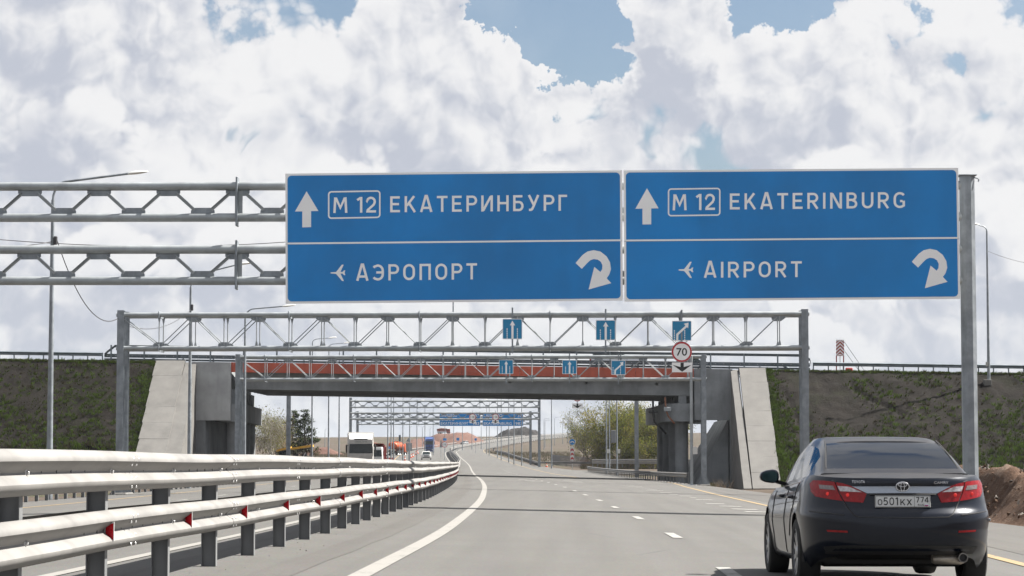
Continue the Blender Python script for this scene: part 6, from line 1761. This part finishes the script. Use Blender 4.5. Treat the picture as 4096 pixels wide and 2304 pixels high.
q = hill_pt(1778, 1740, 1095); tipper('tipper_truck', 'red tipper truck working on the skyline above the red soil', Vector((q.x, q.y, q.z + 4.5)), R(-80), mat('tipper_orange', (.25, .04, .02), .5), mat('tipper_dull_red', (.17, .03, .02), .6, 0, .2, 1), scale=.78)

# ================================================================== trees
BARK = mat('bark_grey', (.075, .062, .052), .95, 0, .3, 5, bump=.4); BIRCH = mat('birch_bark', (.30, .285, .26), .85, 0, .35, 2.5, col2=(.36, .34, .31), streak=.0)
def leaf_mat(name, col):
    # thin leaves: part of the light passes through them
    m = bpy.data.materials.new(name); m.use_nodes = True; t = m.node_tree; t.nodes.clear(); g = NT(t)
    pos = g.node('ShaderNodeNewGeometry').outputs['Position']; n = g.noise(pos, .9, 3, .6).outputs['Fac']
    c = g.mix(g.mr(n, .3, .7), tuple(x * .7 for x in col), tuple(x * 1.3 for x in col))
    d = g.node('ShaderNodeBsdfDiffuse', {'Color': c}); tr = g.node('ShaderNodeBsdfTranslucent', {'Color': c}); mx = g.node('ShaderNodeMixShader', {0: .42, 1: d.outputs[0], 2: tr.outputs[0]})
    g.node('ShaderNodeOutputMaterial', {'Surface': mx.outputs[0]}); return m
LW = [leaf_mat('willow_leaf', (.155, .172, .040)), leaf_mat('willow_leaf_dark', (.095, .105, .028)), leaf_mat('willow_leaf_yellow', (.235, .205, .055)), leaf_mat('twig_brown', (.10, .085, .05))]
LB = [leaf_mat('birch_leaf', (.14, .15, .045)), leaf_mat('birch_leaf_pale', (.19, .18, .07)), leaf_mat('birch_twig', (.12, .095, .075))]
LP = [leaf_mat('pine_needle', (.030, .042, .020)), leaf_mat('pine_needle_light', (.055, .068, .032)), leaf_mat('pine_needle_dark', (.016, .022, .013))]
def broad_tree(name, label, base, h, cw, seed, mats, bark, leaves=5200, droop=.5, bare=.25, size=.17, trunk_r=.16, mults=(.35, 1.0), group=None, lean=0.0):
    rnd = random.Random(seed); t = thing(name, label, 'tree', base, group=group); b = Vector(base)
    tr = MB(); tips = []
    def limb(p, d, L, r, lev):
        n = 5; pts = [p]; rr = [r]; q = p.copy(); dd = d.copy()
        for i in range(n):
            dd = (dd + Vector((rnd.gauss(0, .14), rnd.gauss(0, .14), rnd.gauss(.04, .10)))).normalized(); q = q + dd * L / n; pts.append(q.copy()); rr.append(max(r * (1 - .8 * (i + 1) / n), .008))
            if lev < 3 and i >= 1:
                for _ in range(2 if lev < 2 else 2):
                    a = rnd.uniform(0, 6.28); sd = (dd * rnd.uniform(.5, .9) + Vector((math.cos(a), math.sin(a), rnd.uniform(-.1, .5))) * rnd.uniform(.6, 1.0)).normalized()
                    limb(q.copy(), sd, L * rnd.uniform(.42, .62), rr[-1] * .62, lev + 1)
            if lev >= 1: tips.append((q.copy(), lev))
        tr.tube(pts, rr, 6 if lev < 2 else 4, cap=False)
    # a few stems from the ground
    k = 1 if droop < .3 else 3
    for i in range(k):
        a = rnd.uniform(0, 6.28); d = Vector((math.cos(a) * .22 * (k > 1) + lean, math.sin(a) * .22 * (k > 1), 1)).normalized()
        limb(b + Vector((math.cos(a) * .25 * (k > 1), math.sin(a) * .25 * (k > 1), -.2)), d, h * (.62 if k > 1 else .80), trunk_r * (1 if k == 1 else .75), 0)
    tr.build('trunk', bark, t)
    # fit the crown's width
    xs = [p.x - b.x for p, _ in tips]; s = cw / 2 / max(1e-3, np.percentile(np.abs(xs), 92)); zmx = max(p.z for p, _ in tips) - b.z
    cr = MB()
    for i in range(leaves):
        p, lev = rnd.choice(tips); sp = .42 if lev > 1 else .6
        q = p + Vector((rnd.gauss(0, sp), rnd.gauss(0, sp), rnd.gauss(-.15, sp * (1 + droop))))
        if q.z < b.z + .5: q.z = b.z + rnd.uniform(.3, h * .4)
        a = rnd.uniform(0, 6.28); w = size * rnd.uniform(.5, 1.2); u = Vector((math.cos(a), math.sin(a), rnd.gauss(0, .5))).normalized(); v = Vector((rnd.gauss(0, .5), rnd.gauss(0, .5), -1 if rnd.random() < droop else rnd.gauss(0, 1))).normalized()
        cl = hnoise(p.x * 1.0, p.z, .55, seed) + .5 * hnoise(p.y, p.z, .9, seed + 5)
        mi = (1 if cl < -.12 else 2 if cl > .22 else 0) if rnd.random() > .18 else rnd.randrange(len(mats))
        L = w * (1.9 if rnd.random() < droop else 1.0)
        cr.add([q - u * w * .5, q + v * L * .5 + u * .1 * w, q + u * w * .5, q - v * L * .5], [(0, 1, 2, 3)], mi)
    cr.build('crown', mats, t); return t
def gz(X, Y): return terrain_z(X - off(Y), Y)
i = 0
WN = ['slender dark-trunked willow standing free at the thicket edge', 'tall yellow-green willow behind the slim columns', 'full willow behind the control cabinet', 'broad olive willow behind the hidden gantry post', 'leafy willow next to the bridge columns', 'pale willow partly hidden by the bridge cap', 'small pale bush-like willow beside the far bend', 'low willow bush at the foot of the thicket', 'dense willow bush behind the side road rail', 'willow bush nearest the dark bridge columns']
for px, Y, top, cw, lv, sz in ((2366, 415, 1652, 4.6, 4200, .15), (2448, 402, 1614, 5.5, 8200, .18), (2502, 396, 1622, 6.5, 9600, .18), (2560, 404, 1618, 7.0, 10000, .18), (2612, 392, 1648, 6.5, 9600, .18), (2650, 388, 1655, 6.0, 8200, .18), (2330, 520, 1712, 3.6, 1500, .15), (2420, 398, 1745, 4.5, 3600, .15), (2520, 386, 1752, 6.0, 4200, .15), (2610, 380, 1760, 6.0, 4200, .15)):
    X = xat(px, Y); z = gz(X, Y); h = zat(top, Y) - z
    broad_tree('willow_tree', WN[i], (X, Y, z), h, cw, 30 + i, LW, BARK, lv, .55 if i else .35, .2, sz, .15, group='willows beyond the side road'); i += 1
X, Y = xat(1097, 300), 300; broad_tree('birch_tree', 'pale-trunked birch with thin new leaves beside the bridge columns', (X, Y, gz(X, Y)), zat(1640, Y) - gz(X, Y), 4.2, 71, LB, BIRCH, 2600, .6, .3, .13, .10)
X, Y = xat(1072, 312), 312; broad_tree('birch_tree', 'second birch half hidden by the bridge columns', (X, Y, gz(X, Y)), zat(1660, Y) - gz(X, Y), 4.0, 74, LB, BIRCH, 2200, .6, .3, .13, .09)
X, Y = xat(1130, 335), 335; broad_tree('birch_tree', 'thin birch between the thick gantry post and the pale birch', (X, Y, gz(X, Y)), zat(1690, Y) - gz(X, Y), 3.4, 77, LB, BIRCH, 1500, .6, .3, .13, .08)
def pine(label, px, Y, top, cw, seed):
    rnd = random.Random(seed); X = xat(px, Y); z = gz(X, Y); h = zat(top, Y) - z
    t = thing('pine_tree', label, 'tree', (X, Y, z), group='pines behind the paving machine'); tr = MB(); cr = MB(); b = Vector((X, Y, z))
    tr.tube([b + Vector((.12 * math.sin(k * .9), 0, h * k / 8)) for k in range(9)], [.17 * (1 - .95 * k / 8) + .01 for k in range(9)], 7, cap=False)
    zz = h * .22
    while zz < h * .98:
        f = 1 - (zz - h * .22) / (h * .78); R_ = cw / 2 * (.12 + .95 * f ** .8) * rnd.uniform(.7, 1.15)
        for k in range(rnd.randint(4, 6)):
            a = rnd.uniform(0, 6.28); L = R_ * rnd.uniform(.6, 1.1); p0 = b + Vector((0, 0, zz)); d = Vector((math.cos(a), math.sin(a), rnd.uniform(-.05, .35)))
            p1 = p0 + d * L * .6; p2 = p0 + d * L + Vector((0, 0, .25 * L)); tr.tube([p0, p1, p2], [.03 * f + .012, .018, .006], 4, cap=False)
            for _ in range(int(26 + 46 * L)):
                u = rnd.uniform(.25, 1.05) ** .7; q = p0.lerp(p2, u) + Vector((rnd.gauss(0, .16), rnd.gauss(0, .16), rnd.gauss(.02, .09)))
                a2 = rnd.uniform(0, 6.28); w = rnd.uniform(.10, .24); e = Vector((math.cos(a2), math.sin(a2), rnd.uniform(.1, .8))) * w; s = Vector((-math.sin(a2), math.cos(a2), rnd.gauss(0, .3))) * w * .35
                cr.add([q - s, q + s, q + e], [(0, 1, 2)], 2 if u < .5 and rnd.random() < .5 else (1 if rnd.random() < .25 else 0))
        zz += h * rnd.uniform(.035, .06)
    tr.build('trunk', BARK, t); cr.build('crown', LP, t)
pine('dark pine with a spiky top right of the thick gantry post', 1222, 318, 1641, 4.6, 5)
pine('dark pine partly hidden by the thick gantry post', 1172, 326, 1640, 4.2, 8)
pine('lower pine at the edge of the left tree group', 1140, 340, 1690, 3.6, 12)
# leafless scrub along the foot of the trees and the field edge
def scrub(name, label, px0, px1, Y, n, h, mats, seed, zoff=0, spread=8, cat='shrub'):
    rnd = random.Random(seed); m = MB(); c = None
    for i in range(n):
        px = rnd.uniform(px0, px1); y = Y + rnd.uniform(0, spread); X = xat(px, y); z = gz(X, y) + zoff
        if -20.5 < X - off(y) < right_edge(y) + 1.2: continue
        for k in range(5):
            a = rnd.uniform(0, 6.28); L = h * rnd.uniform(.4, 1.1); d = Vector((math.cos(a) * .45, math.sin(a) * .45, 1)).normalized() * L; s = Vector((rnd.uniform(.01, .03), 0, 0)); p = Vector((X + rnd.gauss(0, .2), y, z))
            m.add([p - s, p + s, p + d], [(0, 1, 2)], rnd.randrange(len(mats)))
            q = p + d * .6; m.add([q - s, q + s, q + Vector((rnd.gauss(0, .3), rnd.gauss(0, .3), .5)) * L * .4], [(0, 1, 2)], rnd.randrange(len(mats)))
    o = m.build(name, mats, kind='stuff'); return o
SC = [mat('dry_stem', (.15, .115, .08), .9, 0, .3, 2), mat('dry_stem_red', (.14, .085, .065), .9, 0, .3, 2), mat('weed_green', (.09, .11, .03), .9, 0, .3, 2)]
scrub('undergrowth', '', 1070, 1260, 296, 900, 1.3, SC, 3, spread=50)
scrub('undergrowth', '', 2330, 2660, 384, 1300, 1.4, SC, 4, spread=40)
scrub('undergrowth', '', 2330, 2560, 425, 700, 2.2, SC[:2], 6, spread=60)
scrub('roadside_weeds', '', 2775, 2860, 163, 160, .35, [SC[2], SC[0]], 8, spread=12)
scrub('field_weeds', '', 1255, 2320, 480, 4000, .8, [SC[0], SC[2], SC[0]], 9, spread=320)
# bare bush at the foot of the second gantry
t = thing('bare_bush', 'leafless dry bush at the foot of the wing wall', 'shrub', at(2888, 1950, 163)); rnd = random.Random(2); b = at(2888, 1950, 163); b.z = gz(b.x, 163); tw = MB()
for i in range(46):
    a = rnd.uniform(0, 6.28); L = rnd.uniform(.35, .75); p = b + Vector((rnd.gauss(0, .25), rnd.gauss(0, .2), 0)); d = Vector((math.cos(a) * .7, math.sin(a) * .7, 1.0)).normalized()
    q = p + d * L * .6; tw.tube([p, q, q + (d + Vector((rnd.gauss(0, .4), rnd.gauss(0, .4), .2))).normalized() * L * .5], [.014, .010, .004], 4, cap=False)
tw.build('twigs', SC[0], t)

# ================================================================== signs and small roadside things
def round_blue():
    Y = 407; cx, cy_, r = 2289, 1768, 12.5
    f = Face(at(cx - r, cy_ + r, Y), at(cx + r, cy_ + r, Y), at(cx - r, cy_ - r, Y)); fn = f.pt
    b = at(cx, 1850, Y); z0 = gz(b.x, Y)
    t = thing('keep_either_side_sign', 'round blue sign with a white two-way arrow above a red chevron post', 'road sign', (b.x, Y, z0))
    plate(fn, circle(cx, cy_, r), 'disc', WHITE, t, .04); decal(fn, circle(cx, cy_, r * .94), 'blue_field', BLUE, t, .006)
    a = [(-9.3, 4.2), (-5.6, -2.6), (-4.4, -1.2), (-1.5, -3.4), (1.5, -3.4), (4.4, -1.2), (5.6, -2.6), (9.3, 4.2), (3.4, 3.8), (4.3, 2.0), (1.2, .2), (-1.2, .2), (-4.3, 2.0), (-3.4, 3.8)]
    decal(fn, [(cx + x, cy_ + y) for x, y in a], 'two_way_arrow', WHITE, t, .012)
    MB().tube([(b.x, Y + .12, z0 - .2), (b.x, Y + .12, fn(cx, cy_ - r).z)], .06, 8).build('post', GALV, t)
    c = thing('chevron_marker', 'white marker post with three red chevrons below the round blue sign', 'road sign', (b.x, Y - .1, z0))
    f2 = Face(at(2281, 1842, Y - .1), at(2296, 1842, Y - .1), at(2281, 1787, Y - .1)); plate(f2.pt, [(2280.5, 1787.5), (2280.5, 1842), (2297, 1842), (2297, 1787.5)], 'panel', WHITE, c, .04)
    for k in range(3):
        y = 1793.5 + 17.2 * k; decal(f2.pt, [(2288.7, y - 1), (2282, y + 5), (2282, y + 13), (2288.7, y + 8), (2295.5, y + 13), (2295.5, y + 5)], 'chevron', RED, c, .008)
round_blue()
# speed sign and plates on the opposite verge
b = spot(1778, 470); limit_sign(1778, 1778, 12.2, 468, '110', 'round 110 sign standing between the carriageways before the far bend', post=Vector((at(1778, 1778, 468).x, 468.1, road_z(-3.5, 468))))
def small_plate(x0, y0, x1, y1, Y, m, name, label, cat='road sign', tri=False, post=True):
    t = thing(name, label, cat, at((x0 + x1) / 2, y1, Y)); f = Face(at(x0, y1, Y), at(x1, y1, Y), at(x0, y0, Y))
    pl = [((x0 + x1) / 2, y0), (x0, y1), (x1, y1)] if tri else [(x0, y0), (x0, y1), (x1, y1), (x1, y0)]
    plate(f.pt, pl, 'panel', m, t, .05)
    p = f.pt((x0 + x1) / 2, y1, -.08); zg = gz(p.x, p.y)
    if post: MB().tube([(p.x, p.y, min(zg, p.z - .5)), (p.x, p.y, p.z + .2)], .05, 6).build('post', GALV, t)
SB = mat('sign_back_grey', (.26, .275, .29), .5, .3, .1, 2)
small_plate(1772, 1753, 1786, 1762, 469, BLUE, 'direction_plate', 'tiny blue plate above the 110 sign between the carriageways')
small_plate(1623, 1772, 1648, 1804, 470, SB, 'works_board', 'grey back of a roadworks board on the opposite carriageway')
small_plate(1625, 1750, 1642, 1767, 472, SB, 'warning_triangle', 'grey back of a warning triangle above the roadworks board', tri=True)
small_plate(1758, 1752, 1770, 1790, 500, SB, 'works_board', 'grey back of a triangular board near the blue truck', tri=True)
small_plate(1595, 1740, 1603, 1765, 520, mat('plate_dark', (.05, .07, .09), .6), 'pole_plate', 'dark panel on a column behind the orange tank truck')
small_plate(1898, 1753, 1907, 1762, 640, BLUE, 'direction_plate', 'tiny blue plate beside the far bend')
small_plate(1826, 1751, 1837, 1762, 640, BLUE, 'direction_plate', 'tiny blue plate on the far verge above the grey car')
def chevron_board():
    Y = 208.5; x0, x1, y0, y1 = 3344.5, 3376.5, 1359, 1424; f = Face(at(x0, y1, Y), at(x1, y1, Y), at(x0, y0, Y)); fn = f.pt
    t = thing('chevron_board', 'tall red and white striped chevron board on legs above the embankment', 'road sign', at(3360, 1484, Y))
    plate(fn, [(x0, y0), (x0, y1), (x1, y1), (x1, y0)], 'panel', WHITE, t, .06); w = x1 - x0; RB = mat('board_red', (.33, .03, .025), .5, 0, .1, 4)
    xm = (x0 + x1) / 2
    for k in range(-1, 5):
        ya = y0 + 6 + 14 * k; 
        for s in (-1, 1):
            xe = xm + s * w / 2; q = [(xm, ya), (xe, ya + 16), (xe, ya + 23), (xm, ya + 7)]
            q = [(x, min(max(y, y0 + .3), y1 - .3)) for x, y in q]
            if abs(q[0][1] - q[3][1]) + abs(q[1][1] - q[2][1]) > 1: decal(fn, q if s < 0 else q[::-1], 'stripe', RB, t, .006)
    for x in (x0 + 1.5, xm, x1 - 1.5):
        a, b = fn(x, y1 - 2, -.08), fn(x, 1486, -.08); MB().beam(a, b, .09 if x != xm else .05, .06).build('leg', RB if x != xm else GALV, t)
    for xa, ya, xb in ((x1, 1366, 3461), (x1, 1401, 3440)): MB().tube([fn(xa, ya, -.05), at(xb, 1488, Y + 1)], .02, 5).build('guy_wire', CAB, t)
chevron_board()
# traffic cones and barriers
CO = mat('cone_orange', (.55, .09, .02), .5, 0, .1, 5)
def cone_mesh():
    m = MB(); m.box((0, 0, .03), (.42, .42, .06), ch=.02, m=0)
    m.lathe([(.17, .06), (.13, .27)], Matrix.Identity(4), 14); m.lathe([(.13, .27), (.095, .45)], Matrix.Identity(4), 14, m=1); m.lathe([(.095, .45), (.03, .78), (0, .78)], Matrix.Identity(4), 14)
    return mesh_of(m, 'traffic_cone', [CO, WHITE])
cm = cone_mesh(); lab = ['nearest cone, between the red barrier and the crossover', 'tall cone beside the crossover', 'cone just behind the tall cone', 'cone in the middle of the closed lane', 'cone before the roadworks board', 'last cone before the far bend', 'cone standing on the verge before the fence']
for i, (px, py) in enumerate(((1619, 1843), (1637, 1842), (1645, 1832), (1652, 1828), (1664, 1819), (1670, 1814))):
    p = on_road(px, py, 250); o = link('traffic_cone', cm, None, p); o.scale = (1.3, 1.3, 1.15); tag(o, 'orange ' + lab[i], 'traffic cone', 'cones closing the lane')
p = at(2186, 1850, 404); o = link('traffic_cone', cm, None, (p.x, 404, gz(p.x, 404))); tag(o, 'orange ' + lab[6], 'traffic cone', 'cones closing the lane')
p = on_road(1559, 1846, 250); m = MB(); m.prism([(-.22, 0), (.22, 0), (.20, .22), (.10, .40), (.09, .72), (-.09, .72), (-.10, .40), (-.20, .22)], lambda a, b: Vector((-.9, a, b)), lambda a, b: Vector((.9, a, b)))
o = m.build('water_barrier', mat('barrier_red', (.45, .04, .03), .5)); o.location = p; tag(o, 'red plastic road barrier lying before the orange tank truck', 'barrier')

# worker on the far verge
def worker():
    Y = 262; p = at(1334, 1850, Y); z = gz(p.x, Y); k = 1.72 / 1.75
    t = thing('person', 'worker in dark jacket with a pale hood standing on the far verge', 'person', (p.x, Y, z))
    J = {'pel': (0, 0, .93), 'spine': (0, .01, 1.15), 'chest': (0, .0, 1.36), 'neck': (0, -.01, 1.50), 'head': (0, -.03, 1.64), 'crown': (0, -.02, 1.74),
         'shl': (-.19, 0, 1.42), 'ell': (-.25, .02, 1.14), 'wrl': (-.22, -.12, .92), 'hal': (-.21, -.17, .84), 'shr': (.19, 0, 1.42), 'elr': (.27, .03, 1.15), 'wrr': (.25, -.08, .92), 'har': (.24, -.12, .83),
         'hil': (-.10, 0, .90), 'knl': (-.12, -.03, .50), 'anl': (-.13, .02, .09), 'tol': (-.14, -.15, .03), 'hir': (.10, 0, .90), 'knr': (.12, -.02, .50), 'anr': (.14, .03, .09), 'tor': (.16, -.14, .03)}
    E = [('pel', 'spine'), ('spine', 'chest'), ('chest', 'neck'), ('neck', 'head'), ('head', 'crown'), ('chest', 'shl'), ('shl', 'ell'), ('ell', 'wrl'), ('wrl', 'hal'), ('chest', 'shr'), ('shr', 'elr'), ('elr', 'wrr'), ('wrr', 'har'),
         ('pel', 'hil'), ('hil', 'knl'), ('knl', 'anl'), ('anl', 'tol'), ('pel', 'hir'), ('hir', 'knr'), ('knr', 'anr'), ('anr', 'tor')]
    Rd = {'pel': .15, 'spine': .14, 'chest': .16, 'neck': .06, 'head': .105, 'crown': .07, 'hil': .10, 'hir': .10, 'knl': .065, 'knr': .065, 'anl': .045, 'anr': .045, 'tol': .035, 'tor': .035, 'shl': .07, 'shr': .07, 'ell': .05, 'elr': .05, 'wrl': .035, 'wrr': .035, 'hal': .04, 'har': .04}
    names = list(J); me = bpy.data.meshes.new('body'); me.from_pydata([J[n] for n in names], [(names.index(a), names.index(b)) for a, b in E], [])
    o = bpy.data.objects.new('body', me); C.objects.link(o); o.modifiers.new('skin', 'SKIN'); o.modifiers.new('sub', 'SUBSURF').levels = 1; o.modifiers['sub'].render_levels = 1
    for v, n in zip(me.skin_vertices[0].data, names): v.radius = (Rd[n], Rd[n] * .85); v.use_root = (n == 'pel')
    bpy.context.view_layer.update(); ev = o.evaluated_get(bpy.context.evaluated_depsgraph_get()); m2 = bpy.data.meshes.new_from_object(ev); bpy.data.objects.remove(o)
    for mt in (mat('work_jacket', (.02, .024, .03), .9), mat('work_skin', (.35, .2, .14), .6)): m2.materials.append(mt)
    for pg in m2.polygons: pg.use_smooth = True; pg.material_index = 1 if (pg.center.z > 1.54 or (abs(pg.center.x) > .17 and pg.center.z < .90 and pg.center.z > .76)) else 0
    link('body', m2, t)
    global LOCAL; LOCAL = True
    MB().lathe([(.125, -.08), (.135, .0), (.12, .09), (.07, .14), (0, .155)], Matrix.Translation((0, 0, 1.64)), 14).build('hood', mat('hood_pale', (.42, .41, .40), .9), t)
    MB().tube([(-.2, -.17, 1.0), (-.14, -.19, 1.0)], .012, 6).build('glove_strap', mat('hood_pale', (.42, .41, .40), .9), t)
    LOCAL = False
worker()
# mesh fence running away behind the chevron marker
def fence():
    pts = [(2205, 470), (2240, 455), (2290, 440), (2340, 428), (2400, 418)]
    t = thing('mesh_fence', 'grey picket fence running away behind the chevron marker', 'fence', hill_pt(2205, 1850, 470)); FM = mat('fence_grey', (.20, .20, .21), .6, .3)
    P = [hill_pt(px, 1850, Y) for px, Y in pts]
    for a, b in zip(P, P[1:]):
        n = max(4, int((b - a).length / .45))
        for i in range(n):
            q = a.lerp(b, i / n); MB().box(q + Vector((0, 0, .95)), (.05, .05, 1.9)).build('picket', FM, t)
        for h in (.3, 1.7): MB().beam(a + Vector((0, .04, h)), b + Vector((0, .04, h)), .04, .06).build('rail', FM, t)
fence()

# ================================================================== the air between here and the hill
def haze():
    x0, x1, y0, y1, z0, z1 = -1750, 1900, -120, 4500, -6, 60
    o = MB().add([(x, y, z) for x in (x0, x1) for y in (y0, y1) for z in (z0, z1)], [(0, 1, 3, 2), (4, 6, 7, 5), (0, 4, 5, 1), (2, 3, 7, 6), (0, 2, 6, 4), (1, 5, 7, 3)]).build('haze', [], kind='stuff')
    m = bpy.data.materials.new('haze_air'); m.use_nodes = True; t = m.node_tree; t.nodes.clear(); g = NT(t)
    v = g.node('ShaderNodeVolumePrincipled', {'Color': (.86, .92, 1.0, 1), 'Density': 0.00005, 'Anisotropy': .2}); g.node('ShaderNodeOutputMaterial', {'Volume': v.outputs[0]})
    o.data.materials.clear(); o.data.materials.append(m); return o
haze()
